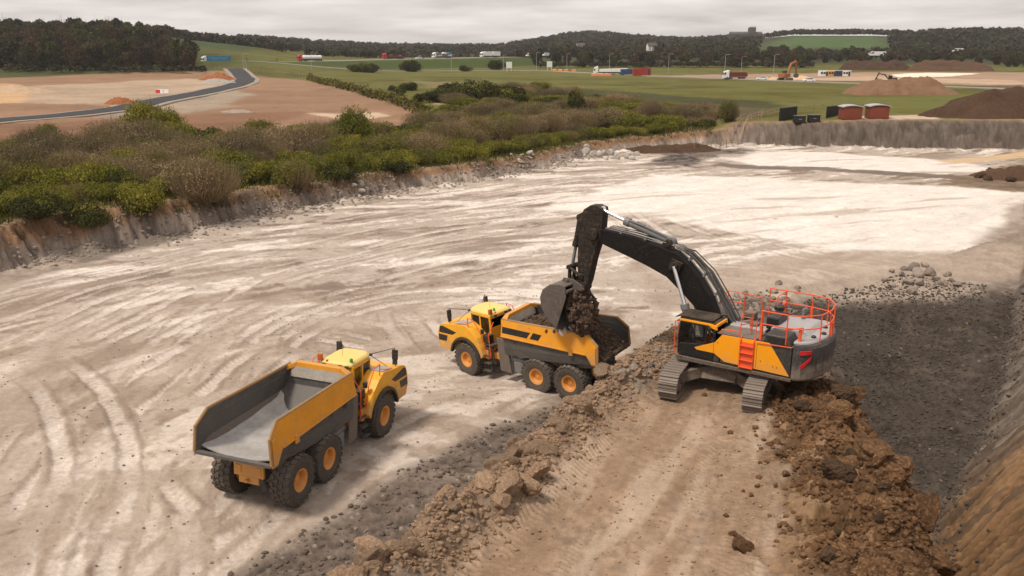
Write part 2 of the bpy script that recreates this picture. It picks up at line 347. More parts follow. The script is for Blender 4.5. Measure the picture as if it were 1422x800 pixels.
def height(x, y, want=False):
    x = np.asarray(x, float); y = np.asarray(y, float)
    r = np.hypot(x, y); z = np.zeros(x.shape); C = {}
    near = (r < 330)
    zf = far_height(x, y); z[:] = zf
    X, Y = x[near], y[near]
    if len(X):
        n1 = fbm(X / 5, Y / 5, 4, 3); n2 = fbm(X / .9, Y / .9, 4, 9); n3 = fbm(X / .22, Y / .22, 3, 15)
        fl = idw(X, Y, FLOOR, 3.2) + .07 * n1
        pl = idw(X, Y, TOPS, 3.0); far = sst(200, 320, np.hypot(X, Y)); pl = pl * (1 - far) + 4 * far
        pl = pl + .12 * n1 + .05 * n2
        # bench the excavator stands on
        db = sdist(X, Y, BENCH) + .35 * n1 + .12 * n2
        b = sst(-2.3, .1, db)
        bz = 1.9 + .05 * n1 + .012 * n2
        g = fl * (1 - b) + bz * b
        # spoil ridge along the left edge of the bench
        dm, sm, sd = polyline(X, Y, BERM); lump = fbm(X / 1.6, Y / 1.6, 4, 21)
        prof = np.interp(sm, [0, 8, 14, 22, 26, 31, 35], [.75, .8, .85, .75, .55, .35, .15])
        bm_ = np.exp(-((dm + .3 * n2 + .2 * n1) / .95) ** 2); berm = prof * (1 + .75 * lump + .5 * (billow(X / .7, Y / .7, 3, 23) - .3)) * bm_
        # rubble along its right edge
        dr, sr, sdr = polyline(X, Y, RIDGE); rw = np.where(sdr > 0, 2.3, 1.6)
        lump2 = billow(X / 1.1, Y / 1.1, 4, 41); lump3 = fbm(X / 2.2, Y / 2.2, 3, 43)
        rm = np.exp(-((dr + .45 * lump3) / rw) ** 2); rid = (.6 + .7 * lump3 + 1.9 * (lump2 - .28)) * rm * np.interp(sr, [0, 16, 19.5, 20.5], [1.1, .95, .55, .2])
        g = g + berm + rid
        # rough gravel everywhere outside the rolled floor
        rough_pit = sst(.5, 2.5, -sdist(X, Y, BENCH)) * inside(X, Y, [(10, 40), (13, 47), (20, 58), (29, 62), (45, 75), (30, 40), (14, 20), (10, 14), (12, 30)])
        g = g + rough_pit * (.09 * n2 + .05 * n3 + .12 * n1)
        db2 = sdist(X, Y, [(-13, 15), (-9.6, 22.2), (-6.3, 27.2), (-2.6, 33.0), (1.4, 37.6), (6.0, 44), (11, 52), (17, 57), (20, 52), (10, 42), (4.9, 35.2), (1.0, 28.9), (-1.9, 23), (-5, 14)]) + .5 * n1
        gl = sst(-.4, .8, db2); g = g + gl * (.07 * n2 + .045 * n3)
        # right wall of the cut
        dw, sw, ws = polyline(X, Y, WALLTOE); out = np.where(ws < 0, dw, -dw) + .3 * n1
        gph = (sw - .45 * out + .03 * out * out + .22 * n1) / .58; gf = gph - np.floor(gph); groove = (np.minimum(gf / .7, (1 - gf) / .3) * 2 - 1) * (.6 + .5 * vnoise(np.floor(gph) * 3.3, out / 2.2, 62)); brown = 1 - sst(20, 31, sw)
        groove2 = fbm(sw / .42 - .5 * out, out * .22, 3, 61)
        up = np.clip(out, 0, None); wh = np.minimum(up * 1.15 + .12 * up ** 1.5, 7.2)
        wm = sst(0, .5, out); g = g + wh + wm * (brown * .22 * groove + (.42 - .2 * brown) * .5 * groove2 + .07 * n2 + .03 * n3)
        # the rolled chalk: wheel ruts and scuffs
        bl = inside(X, Y, PITPOLY) & (db < -1.6) & (out < -1)
        wx, wy = X + .12 * n2, Y + .12 * n1; rut = tgrid(TG[0], wx, wy); tlight = tgrid(TG[1], wx, wy)
        th = np.arctan2(Y - 30, X - 1); rad = np.hypot(X - 1, Y - 30)
        arcs = fbm(rad / .7, th * 5, 4, 33); arcs2 = fbm(rad / 2.6, th * 3.5, 3, 35)
        chalk = bl * (1 - gl) * (1 - rough_pit)
        g = g + chalk * (1.15 * rut + .022 * arcs + .03 * arcs2 + .008 * n3 + .012 * n2)
        # grouser marks on the bench
        e = (.41, .912); se = X * e[0] + Y * e[1]; te = X * e[1] - Y * e[0]
        band = sst(.5, .62, vnoise(te / .8, se / 9, 51)); gm = np.sin((se + .3 * fbm(te / .7, se / 3, 2, 53)) * 2 * math.pi / .23)
        inb = sst(.3, 1.2, db) * np.exp(-(rm * 2.5) ** 2) * np.exp(-(bm_ * 2.5) ** 2)
        g = g + inb * (.042 * gm * band * (.35 + vnoise(se / .6, te / .4, 55)) + .02 * fbm(te / .5, se / 3, 4, 57) + .01 * n3)
        # bank round the pit
        dp = sdist(X, Y, PITPOLY, 400.); _, sp, _ = polyline(X, Y, BASE)
        gr = billow(sp / .62, dp / 6, 3, 71); gr2 = fbm(sp / 2.5, dp / 8, 3, 73)
        wid = np.interp(sp, [0, 40, 90, 140, 170, 190, 210, 300], [1.7, 1.7, 1.9, 2.2, 2.6, 3.2, 4.6, 6])
        dd = -dp + .6 * (gr - .3) * (1 - .75 * sst(160, 175, sp)) + .35 * n2 * sst(160, 175, sp) + .3 * gr2 + .16 * n2 + .08 * n3
        t = np.clip(dd / wid, 0, 1); t = np.where(t < .45, t * 1.25, .5625 + (t - .45) * .795)
        apron = np.exp(-(np.clip(dp, 0, None) / 2.2) ** 2) * .35 * (1 + lump) * (dp > 0)
        gz = np.where(dd > 0, g * (1 - t) + pl * t, g + apron)
        t3 = sst(.2, 1.2, dd / wid)
        z[near] = gz
        if want:
            C.update(near=near, X=X, Y=Y, n1=n1, n2=n2, n3=n3, db=db, b=b, bm_=bm_, sm=sm, rm=rm, lump=lump, lump2=lump2, lump3=lump3, rough=rough_pit, gl=gl, out=out, sw=sw, brown=brown, groove=groove,
                     groove2=groove2, rut=rut, tlight=tlight, arcs=arcs, arcs2=arcs2, chalk=chalk, inb=inb, gm=gm, band=band, dp=dp, sp=sp, dd=dd, wid=wid, gr=gr, gr2=gr2, te=te, se=se, pl=pl, rad=rad, th=th, prof=prof)
    return (z, C) if want else z
def catmull(P, n=14):
    P = [P[0]] + list(P) + [P[-1]]; out = []
    for i in range(1, len(P) - 2):
        a, b, c, d = (np.array(P[i + k], float) for k in (-1, 0, 1, 2))
        for t in np.linspace(0, 1, n, endpoint=False): out.append(.5 * (2 * b + (c - a) * t + (2 * a - 5 * b + 4 * c - d) * t * t + (3 * b - a - 3 * c + d) * t ** 3))
    out.append(np.array(P[-2], float)); return np.array(out)
TRK = [([(90, 840), (130, 740), (170, 640), (240, 530), (330, 440), (450, 378), (600, 338), (760, 310), (900, 300)], 3), ([(20, 800), (70, 700), (110, 600), (180, 500), (280, 420), (420, 362), (560, 325), (740, 298), (880, 270)], 3),
       ([(250, 700), (275, 600), (330, 500), (420, 430), (540, 390), (680, 366), (800, 352)], 3), ([(-60, 490), (150, 405), (300, 366), (480, 322), (650, 290), (850, 262), (960, 245)], 3), ([(-60, 452), (200, 378), (400, 328), (600, 286), (800, 258), (900, 240)], 2),
       ([(700, 520), (620, 560), (540, 612), (440, 690), (330, 790), (280, 850)], 3), ([(640, 500), (575, 455), (548, 420), (600, 385), (720, 362), (830, 362)], 2), ([(500, 470), (420, 470), (350, 510), (260, 600), (200, 700), (180, 820)], 2),
       ([(860, 420), (780, 400), (660, 392), (520, 405), (400, 450), (300, 540), (240, 660)], 2), ([(880, 262), (1000, 290), (1150, 318), (1330, 342)], 2), ([(850, 272), (960, 310), (1080, 345), (1200, 375)], 2), ([(830, 290), (900, 340), (960, 370), (1100, 390)], 2), ([(-40, 620), (60, 560), (160, 470), (330, 395), (520, 345)], 2), ([(-40, 760), (60, 640), (150, 540), (220, 470)], 2), ([(20, 840), (60, 720), (80, 640), (60, 560), (0, 500)], 1), ([(420, 480), (330, 560), (300, 640), (330, 700)], 1), ([(900, 240), (1050, 250), (1250, 262), (1420, 268)], 2), ([(880, 255), (1050, 280), (1250, 300), (1400, 300)], 2)]
GX0, GY0, GS = -62.0, 14.0, .09; GNX, GNY = 1500, 1250
def track_grid():
    H = np.zeros((GNX, GNY), np.float32); L = np.zeros((GNX, GNY), np.float32); rg = np.random.default_rng(12)
    for pts, rep in TRK:
        for k in range(rep):
            P = catmull(gps(pts, -.1)); seg = np.linalg.norm(np.diff(P, axis=0), axis=1); cum = np.concatenate([[0], np.cumsum(seg)]); d = np.arange(0, cum[-1], .05); X = np.interp(d, cum, P[:, 0]); Y = np.interp(d, cum, P[:, 1])
            off = (rg.normal() * 2.6 if k else 0) + 1.2 * fbm(d / 25 + 90 * rg.random(), d * 0, 2, k + 3); tx = np.gradient(X); ty = np.gradient(Y); l = np.hypot(tx, ty) + 1e-6; nx, ny = -ty / l, tx / l
            fade = sst(-.35, .25, fbm(d / 8 + 50 * rg.random(), d * 0, 3, 7 + k)) * (1 if k == 0 else rg.uniform(.5, .9))
            for o in (-1.22, 1.22):
                q = np.arange(-.72, .721, .06)[None, :]; A = (X + nx * off)[:, None] + nx[:, None] * (q + o); B = (Y + ny * off)[:, None] + ny[:, None] * (q + o)
                band = np.exp(-(q / .36) ** 6); ridge = np.exp(-((np.abs(q) - .47) / .12) ** 2); tread = (.5 + .5 * np.sin((d[:, None] + np.abs(q) * .9) * 2 * math.pi / .36)) * band
                h = fade[:, None] * (-.03 * band - .026 * tread + .045 * ridge * (.4 + vnoise(d / .25 + 10 * k, d * 0, 4))[:, None]); c = fade[:, None] * (band * (.75 - .5 * tread) - .9 * ridge)
                ix = ((A - GX0) / GS).astype(int); iy = ((B - GY0) / GS).astype(int); ok = (ix >= 0) & (ix < GNX) & (iy >= 0) & (iy < GNY)
                H[ix[ok], iy[ok]] = h[ok]; L[ix[ok], iy[ok]] = c[ok]
    return H, L
TG = track_grid()
def tgrid(G, x, y):
    u = (x - GX0) / GS - .5; v = (y - GY0) / GS - .5; i = np.clip(u.astype(int), 0, GNX - 2); j = np.clip(v.astype(int), 0, GNY - 2); a = np.clip(u - i, 0, 1); b = np.clip(v - j, 0, 1); m = (u > 0) & (u < GNX - 2) & (v > 0) & (v < GNY - 2)
    return np.where(m, (G[i, j] * (1 - a) + G[i + 1, j] * a) * (1 - b) + (G[i, j + 1] * (1 - a) + G[i + 1, j + 1] * a) * b, 0)
def hz(x, y): return float(height(np.array([x]), np.array([y]))[0])

def build_ground():
    az = np.concatenate([np.linspace(-80, -33.5, 36), np.linspace(-33, 33, 1060), np.linspace(33.5, 80, 36)])
    rr = np.concatenate([[.5, 4, 8, 11], np.geomspace(13.5, 175, 760), np.geomspace(176, 5000, 210)])
    A, R = np.meshgrid(np.radians(az), rr); X = (R * np.sin(A)).ravel(); Y = (R * np.cos(A)).ravel()
    Z, C = height(X, Y, True)
    n, m = len(az), len(rr)
    I = np.arange(n * m).reshape(m, n)
    F = np.stack([I[:-1, :-1], I[:-1, 1:], I[1:, 1:], I[1:, :-1]], -1).reshape(-1, 4)[:, ::-1]
    col = np.zeros((len(X), 3), np.float32); rough = np.ones(len(X), np.float32)
    def put(c, mask, idx=None):
        """lay a soil colour over the sheet where mask is 1"""
        c = np.asarray(c, np.float32); mk = np.clip(mask, 0, 1)[:, None]
        if idx is None: col[:] = col * (1 - mk) + c * mk
        else: col[idx] = col[idx] * (1 - mk) + c * mk
    # ---- far land
    u = 711 + 1245 * X / np.maximum(Y, 1); nf = fbm(X / 40, Y / 40, 4, 91); nf2 = fbm(X / 9, Y / 9, 4, 93)
    ns = fbm(X / 30, Y / 6, 4, 92)
    grass = np.array([.105, .092, .016]); 
    col[:] = grass * (1 + .3 * nf + .25 * nf2)[:, None]
    put((.125, .112, .03), sst(-.1, .6, ns + .5 * nf2))
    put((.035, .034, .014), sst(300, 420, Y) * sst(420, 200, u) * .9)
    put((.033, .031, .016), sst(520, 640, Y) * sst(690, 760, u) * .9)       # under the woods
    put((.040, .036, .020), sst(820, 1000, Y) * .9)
    def area(poly, c, soft=3., wob=2., amt=1.):
        q = sdist(X, Y, poly) + wob * nf2 + wob * .5 * nf
        put(np.asarray(c) * (1 + .16 * nf2 + .1 * nf)[:, None], sst(-soft, soft, q) * amt)
    if True:
        lf = [(at_dist(168, 560), 560), (at_dist(330, 560), 560), (at_dist(372, 700), 700), (at_dist(300, 760), 760), (at_dist(178, 745), 745), (at_dist(150, 640), 640)]
        area(lf, (.040, .055, .017), 8, 4); 
        rf = [(at_dist(1040, 880), 880), (at_dist(1235, 880), 880), (at_dist(1232, 1010), 1010), (at_dist(1215, 1190), 1190), (at_dist(1095, 1190), 1190)]
        area(rf, (.055, .092, .026), 22, 9)
        s, d = mw_coords(X, Y); 
        put((.045, .066, .014), sst(-44, -36, d) * (1 - sst(-14, -9, d)) * (1 - sst(_L * 1.05, _L * 1.3, s)) * sst(-80, -20, s))
        BF = (.235, .14, .085)
        area(gps([(-300, 210), (-300, 108), (0, 108), (282, 105), (330, 104), (352, 106), (425, 112), (500, 126), (585, 152), (560, 166), (500, 176), (400, 182), (300, 190), (200, 199), (130, 206), (0, 222)], 4), BF, 2, 2)
        area(gps([(0, 122), (120, 116), (262, 109), (330, 117), (200, 140), (150, 146), (40, 143), (-200, 140)], 4), (.34, .25, .175), 3, 3)
        area(gps([(110, 152), (215, 143), (330, 124), (352, 130), (300, 150), (200, 157)], 4), (.29, .225, .165), 2, 2)
        area(gps([(-250, 118), (20, 116), (44, 128), (30, 142), (-200, 150)], 4), (.46, .29, .15), 2, 2, .8)
        area(gps([(-200, 168), (60, 166), (220, 158), (330, 152), (420, 150), (400, 162), (300, 176), (120, 196), (-200, 225)], 4), (.165, .085, .05), 2, 2, .8)
        area(gps([(430, 152), (520, 151), (545, 154), (480, 160)], 4), (.46, .35, .25), 1, 1, .8)
        area(gps([(890, 106), (1010, 103), (1250, 100), (1430, 101), (1600, 101), (1600, 126), (1422, 121), (1200, 113), (1000, 110)], 4), (.30, .20, .135), 3, 3)
        area(gps([(1235, 104), (1290, 101), (1362, 102), (1320, 106), (1262, 108)], 4), (.72, .62, .5), 1, 1)
        area(gps([(1060, 112), (1200, 106), (1300, 108), (1422, 112), (1422, 118), (1200, 112)], 4), (.42, .30, .2), 1, 2, .7)
        area(gps([(1190, 121), (1422, 118), (1422, 122), (1220, 118)], 4), (.09, .06, .045), 1, 1, .8)
        area(gps([(820, 135), (930, 146), (1000, 150), (1085, 158), (1060, 168), (980, 172), (900, 160), (830, 150), (740, 140)], 3), (.085, .062, .034), 3, 3, .8)
        area(gps([(932, 157), (985, 152), (1003, 160), (990, 171), (950, 168)], 3), (.38, .27, .16), 1, 2)
        area(gps([(1190, 163), (1300, 160), (1296, 170), (1180, 172)], 4.2), (.42, .32, .24), 1, 1)
        area(gps([(600, 142), (655, 136), (660, 143), (610, 147)], 3.5), (.34, .25, .16), 1, 2, .8)
        area(gps([(560, 112), (660, 115), (665, 121), (600, 122)], 4), (.19, .15, .08), 2, 3, .7)
        area(gps([(690, 116), (1080, 140), (1080, 150), (930, 140), (700, 125)], 4), (.034, .036, .013), 2, 2, .8)
    rough[:] = .4
    # ---- pit
    k = C['near']; ii = np.nonzero(k)[0]; x, y = C['X'], C['Y']
    def p(c, mask): put(c, mask, ii)
    n1, n2, n3 = C['n1'], C['n2'], C['n3']; inside_pit = C['dd'] < 0
    pit = np.where(inside_pit, 1., 0.)
    w_far = sst(48, 75, y); lin = fbm((x * .75 + y * .66) / 9, (x * .66 - y * .75) / .9, 4, 95); lin2 = fbm((x * .95 + y * .3) / 14, (x * .3 - y * .95) / 1.6, 4, 97)
    tone = (C['arcs'] * .5 + C['arcs2'] * .7) * (1 - w_far) + (lin * .5 + lin2 * .6) * w_far
    ch = np.array([.385, .322, .268]); 
    p(ch * (1 + .08 * n3 + .06 * n2)[:, None], pit)
    p((.64, .575, .51), pit * sst(.08, .42, tone + .3 * n1 + .22 * n2 + .14 * n3) * .85)
    p((.235, .18, .138), pit * sst(.1, .45, -tone + .3 * n1 + .25 * n2 + .14 * n3) * .8)
    p((.175, .13, .1), pit * sst(.38, .7, -tone * .8 + .6 * fbm(x / 3.2, y / 3.2, 4, 99) + .25 * n2 + .15 * n3) * .8)
    nearm = 1 - sst(24, 46, np.hypot(x + 12, y - 18)); p((.365, .285, .22), pit * nearm * .45)
    tl = C['tlight']; p((.66, .59, .525), pit * (C['chalk'] > .3) * np.clip(tl, 0, 1) * .75); p((.19, .145, .11), pit * (C['chalk'] > .3) * np.clip(-tl, 0, 1) * .65)
    big = fbm(x / 12, y / 12, 3, 101)
    wsh = sdist(x, y, [(3, 88), (11.6, 101), (18, 112), (45, 104), (60, 97), (56, 91), (36.0, 66.5), (27, 68), (20, 76), (12, 84)]) + .9 * n1 + .4 * n2
    p(np.array([.63, .57, .515]) * (1 + .05 * n2 + .10 * lin)[:, None], sst(-.8, .8, wsh))
    p((.37, .30, .245), sst(-.8, .8, wsh) * sst(.35, .8, -lin2 + .3 * lin) * .7)
    ws2 = sdist(x, y, [(30.5, 128), (41, 138), (55, 133), (66, 122), (64, 113), (46, 114), (34, 119)]) + 1.2 * n1
    p(np.array([.62, .56, .505]) * (1 + .08 * lin)[:, None], sst(-.8, 1, ws2)); p((.30, .25, .215), sst(-.5, 1, ws2) * sst(.3, .7, lin2 + .3 * n1) * .8)
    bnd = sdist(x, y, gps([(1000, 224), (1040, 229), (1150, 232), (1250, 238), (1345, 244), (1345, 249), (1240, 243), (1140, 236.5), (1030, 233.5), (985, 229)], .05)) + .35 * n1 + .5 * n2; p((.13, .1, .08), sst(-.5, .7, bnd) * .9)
    dkc = sdist(x, y, [(19, 122), (24, 137), (38, 142), (38, 138), (29, 128), (25, 118)]) + 1.5 * n1 + n2
    p((.15, .12, .10), sst(-1, 1.5, dkc)); p((.05, .042, .038), sst(-.5, 1.5, dkc - 1) * sst(.1, .5, n2 + n1))
    mud = sdist(x, y, gps([(70, 361), (150, 342), (240, 326), (275, 321), (262, 330), (190, 347), (120, 366), (90, 369)])) + .5 * n1 + .2 * n2
    p((.145, .118, .093), sst(-.5, .6, mud) * .9)
    lapron = sdist(x, y, gps([(-120, 470), (-90, 395), (0, 378), (90, 362), (125, 366), (60, 385), (20, 398), (-40, 440)])) + .6 * n1 + .4 * n2
    p(np.array([.28, .225, .18]) * (1 + .3 * n2)[:, None], sst(-.6, .8, lapron))
    for pl_ in ([(20, 560), (60, 470), (95, 440), (120, 450), (100, 480), (70, 545)], [(-60, 640), (-10, 540), (40, 545), (20, 620), (-40, 700)], [(230, 520), (300, 440), (370, 405), (420, 400), (330, 450), (280, 500)], [(385, 440), (520, 420), (600, 395), (620, 405), (520, 440), (420, 455)], [(-60, 800), (-20, 690), (50, 720), (30, 800)], [(860, 470), (905, 420), (870, 360), (890, 355), (960, 400), (930, 470)]):
        q = sdist(x, y, gps(pl_)) + .7 * n1 + .5 * n2 + .4 * C['arcs']; p((.30, .235, .185), sst(-.7, .9, q) * .75)
    gv = np.array([.125, .097, .077]) * (1 + .35 * n3 + .25 * n2)[:, None]
    p(gv, C['gl']); p((.27, .21, .165), C['gl'] * sst(.2, .8, C['arcs2'] + .4 * n1) * .5)
    w1, v1 = worley(x / .3, y / .3, 5); p((.30, .25, .21), C['gl'] * (w1 < .24) * (v1 > .86) * .6)
    dk = np.array([.056, .044, .035]) * (1 + .4 * n3 + .35 * n2)[:, None]
    rp = sst(.2, .7, C['rough'] + .25 * n2 + .1 * n1); p(dk, rp); p((.055, .044, .037), rp * sst(0, .5, n1 + .4 * n2) * .7)
    w2, v2 = worley(x / .34, y / .34, 7); p((.22, .185, .155), rp * (w2 < .16) * (v2 > .93) * .7)
    p((.30, .245, .20), rp * sst(54, 62, y + 2 * n1) * .7)
    # bench
    bc = np.array([.27, .188, .128]) * (1 + .22 * n3 + .15 * n2)[:, None]; bw = sst(-.6, .5, C['db'])
    p(bc, bw); streak = fbm(C['te'] / .6, C['se'] / 5, 4, 103)
    p((.38, .29, .215), bw * sst(.05, .8, streak + .3 * n1) * .75); p((.22, .145, .09), bw * sst(.1, .8, -streak + .3 * n2) * .75)
    p((.20, .135, .088), bw * C['inb'] * C['band'] * sst(.2, .9, -C['gm'] + .3 * n3) * .55)
    # flank of the bench to the right, raw brown earth
    fl = (1 - bw) * sst(-4.2, -2.2, C['db']) * (x > 9) * (y < 37); p(np.array([.16, .092, .05]) * (1 + .4 * n2 + .3 * n3)[:, None], fl)
    # spoil ridge, rubble
    bmm = sst(.16, .5, C['bm_'] + .15 * n2) * sst(35.5, 31, C['sm']); bcol = np.array([.20, .137, .09]) * (1 + .3 * n2 + .3 * n3)[:, None]
    p(bcol, bmm); p((.23, .19, .155), bmm * sst(0, .6, C['lump'] + .5 * n3) * .6); p((.22, .185, .155), bmm * sst(20, 25, C['sm'] + 1.5 * n1) * .9)
    rmm = sst(.13, .45, C['rm'] + .2 * n2); rc = np.array([.11, .062, .031]) * (1 + .45 * n2 + .35 * n3)[:, None]
    p(rc, rmm); p((.04, .028, .019), rmm * sst(.1, .5, n1 + .6 * n2) * .7); p((.26, .17, .10), rmm * sst(.35, .7, n2 - .3 * n1 + .3 * n3) * .7)
    # right wall
    wl = sst(-.2, .5, C['out']); wg = np.array([.128, .102, .081]) * (1 + .35 * n3 + .3 * C['groove2'])[:, None]
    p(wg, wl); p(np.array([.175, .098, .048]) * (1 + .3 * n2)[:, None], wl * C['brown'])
    p((.075, .045, .025), wl * C['brown'] * sst(-.2, -.6, C['groove'] + .3 * n2) * .9); p((.26, .16, .085), wl * C['brown'] * sst(.3, .7, C['groove'] + .3 * n2) * .7); p((.07, .05, .036), wl * sst(.1, .5, C['groove2'] + .3 * n2) * .7); p((.235, .195, .162), wl * (1 - C['brown']) * sst(.1, .6, -C['groove2'] + .2 * n2) * .6)  # groove relief put into the colour: shaded troughs, lit crests
    p((.33, .25, .17), wl * sst(3.0, 5, C['out'] + n1) * .6)
    # bank round the pit: grey rock below, brown earth above, soil on the lip
    t = C['dd'] / C['wid']; bk = sst(-.15, 0, t) * (1 - sst(1.0, 1.25, t))
    p(np.array([.235, .19, .155]) * (1 + .4 * n2 + .3 * n3 + .6 * (C['gr'] - .3))[:, None], bk)
    brn = bk * sst(.38, .55, t + .14 * n1 + .1 * n2) * (1 - sst(165, 180, C['sp'])); p(np.array([.185, .108, .06]) * (1 + .4 * n2 + .3 * n3 + .7 * (C['gr'] - .3))[:, None], brn)
    p(np.array([.105, .083, .067]) * (1 + .35 * n2 + .25 * n3)[:, None], bk * sst(168, 182, C['sp']))
    p((.09, .07, .058), bk * sst(.15, .45, C['gr2'] + .4 * n2) * .6)
    lip = sst(.9, 1.1, t) * (1 - sst(1.0, 2.0, (C['dd'] - C['wid']) / 1.6 + .5 * n2)); p(np.array([.22, .145, .085]) * (1 + .3 * n2)[:, None], lip * .85)
    # scrub floor behind the bank
    scr = sst(1.5, 4, C['dd'] - C['wid'] + n1) * sst(.0, 3, sdist(x, y, SCRUB) + 2 * n1)
    p(np.array([.105, .09, .032]) * (1 + .4 * n2)[:, None], scr); p((.17, .13, .065), scr * sst(.2, .7, fbm(x / 6, y / 6, 3, 107)) * .7)
    track = sdist(x, y, gps([(1300, 214), (1422, 203), (1500, 200), (1500, 206), (1422, 210), (1330, 217)], 1.0)); p((.50, .36, .22), sst(-.5, .5, track + .3 * n1))
    sr = sdist(x, y, gps([(1300, 250), (1360, 236), (1422, 222), (1550, 212), (1550, 262), (1422, 262)], .4)) + n1 + n2; p(np.array([.14, .095, .06]) * (1 + .4 * n2)[:, None], sst(-1, 1, sr) * .9)
    rgt = sdist(x, y, [(35.8, 66), (57, 95), (68, 108), (70, 90), (50, 72), (36, 60)]) + n1; p(np.array([.27, .215, .17]) * (1 + .2 * n2 + .2 * lin)[:, None], sst(-.5, 1, rgt) * .8)
    mid = sdist(x, y, gps([(1000, 372), (1110, 352), (1230, 350), (1340, 348), (1422, 345), (1422, 395), (1210, 402), (1000, 405)])) + 1.2 * n1 + n2
    p(np.array([.34, .27, .215]) * (1 + .15 * n2)[:, None], sst(-1.5, 1.5, mid) * (1 - wl) * .8)
    rough[ii] = 1.0
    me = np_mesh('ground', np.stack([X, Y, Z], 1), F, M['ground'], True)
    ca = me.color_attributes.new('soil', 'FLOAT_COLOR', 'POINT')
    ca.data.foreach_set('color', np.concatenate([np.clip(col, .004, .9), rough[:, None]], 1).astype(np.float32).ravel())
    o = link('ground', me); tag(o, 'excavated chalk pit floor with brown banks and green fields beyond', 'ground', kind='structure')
    return o
SCRUB = gps([(-160, 330), (0, 312), (200, 278), (472, 246), (627, 224), (760, 208), (897, 187), (985, 177), (1000, 165), (930, 154), (850, 143), (800, 134), (740, 128), (660, 130), (630, 148), (600, 166), (560, 176), (500, 181), (400, 187), (300, 194), (200, 203), (100, 214), (0, 222), (-200, 245)], 3.2)
def ground_mat():
    t = NT('ground'); at = t.n('ShaderNodeVertexColor', layer_name='soil'); co = t.n('ShaderNodeTexCoord').outputs['Object']
    a = t.noise(co, 3.2, 8, .7); b = t.noise(co, 14, 6, .75); c = t.noise(co, .45, 5, .6)
    f = t.math('ADD', t.math('MULTIPLY', a, .55), t.math('ADD', t.math('MULTIPLY', b, .55), t.math('MULTIPLY', c, .35)))
    f = t.ramp(f, .38, 1.05); sc = t.n('ShaderNodeMapRange'); sc.inputs['To Min'].default_value = .55; sc.inputs['To Max'].default_value = 1.45; t.l(f, sc.inputs['Value'])
    cc = t.n('ShaderNodeCombineColor'); [t.l(sc.outputs[0], cc.inputs[i]) for i in range(3)]
    k = t.mix(1.0, at.outputs['Color'], cc.outputs[0], 'MULTIPLY'); t.l(k, t.b.inputs['Base Color'])
    t.b.inputs['Roughness'].default_value = .95; t.b.inputs['Specular IOR Level'].default_value = .12
    t.bump(t.math('ADD', t.math('MULTIPLY', a, .7), t.math('MULTIPLY', b, .45)), .55, .07)
    M['ground'] = t.m
ground_mat(); build_ground()
# ---------------------------------------------------------------- articulated dump trucks
def wheel_meshes():
    R, W = .935, .72
    t = MB(); prof = [(.40, -.30), (.50, -.345), (.70, -.365), (.84, -.355), (.885, -.30), (.885, .30), (.84, .355), (.70, .365), (.50, .345), (.40, .30)]
    t.lathe(prof, n=40, ring=True)
    for sgn in (-1, 1):                                  # chevron lugs, two rows a side, staggered
        for k in range(22):
            for (y0, y1, sk, ofs, wd) in ((.02, .17, .05, 0, .60), (.205, .385, .05, .5, .62)):
                a0 = 2 * math.pi * (k + ofs + (.25 if sgn > 0 else -.25)) / 22; hw = 2 * math.pi / 22 * wd / 2
                V = []
                for rr in (.85, R):
                    for yy, da in ((y0, 0), (y1, sk)):
                        for s in (-1, 1):
                            q = .92 if rr == R else 1.0
                            ro = rr - (.045 if (yy > .3 and rr == R) else 0); a = a0 + s * hw * q + da * (1 if sgn > 0 else 1)
                            V.append((ro * math.cos(a), sgn * yy, ro * math.sin(a)))
                t.add(V, [(0, 1, 3, 2), (4, 6, 7, 5), (0, 4, 5, 1), (2, 3, 7, 6), (0, 2, 6, 4), (1, 5, 7, 3)])
    for sgn in (-1, 1):                                   # shoulder ribs on the sidewall
        t.lathe([(.60, sgn * .357), (.62, sgn * .374), (.64, sgn * .366), (.62, sgn * .35)], n=36, ring=True)
    r = MB()
    r.lathe([(.02, .17), (.10, .17), (.115, .15), (.18, .15), (.20, .13), (.275, .13), (.30, .20), (.335, .30), (.40, .315), (.425, .335), (.425, .30), (.40, .26), (.40, -.30), (.3, -.30), (.02, -.25)], n=32)
    for k in range(12):
        a = 2 * math.pi * k / 12; r.lathe([(.014, .128), (.014, .148), (.001, .15)], (.235 * math.cos(a), 0, .235 * math.sin(a)), 6)
    return t, r
TYRE = None
def add_wheel(root, x, side, Ma=None):
    """side -1 or 1; the dished face of the rim looks outwards"""
    global TYRE
    if TYRE is None:
        a, b = wheel_meshes(); TYRE = (a.build('tyre', M['tyre']).data, b.build('wheel', M['rim'], smooth=True).data)
        for o in [o for o in COL.objects if o.data in TYRE]: bpy.data.objects.remove(o)
    w = link('wheel', TYRE[1], root); w.location = (x, side * 1.19, .935); w.rotation_euler = (0, random.uniform(0, 6), 0 if side > 0 else math.pi)
    if Ma: w.location = Ma @ w.location; w.rotation_euler = (Ma.to_3x3() @ w.rotation_euler.to_matrix()).to_euler()
    t = link('tyre', TYRE[0], w)
    return w
def arc(cx, cz, r, a0, a1, n): return [(cx + r * math.cos(math.radians(a0 + (a1 - a0) * i / n)), cz + r * math.sin(math.radians(a0 + (a1 - a0) * i / n))) for i in range(n + 1)]
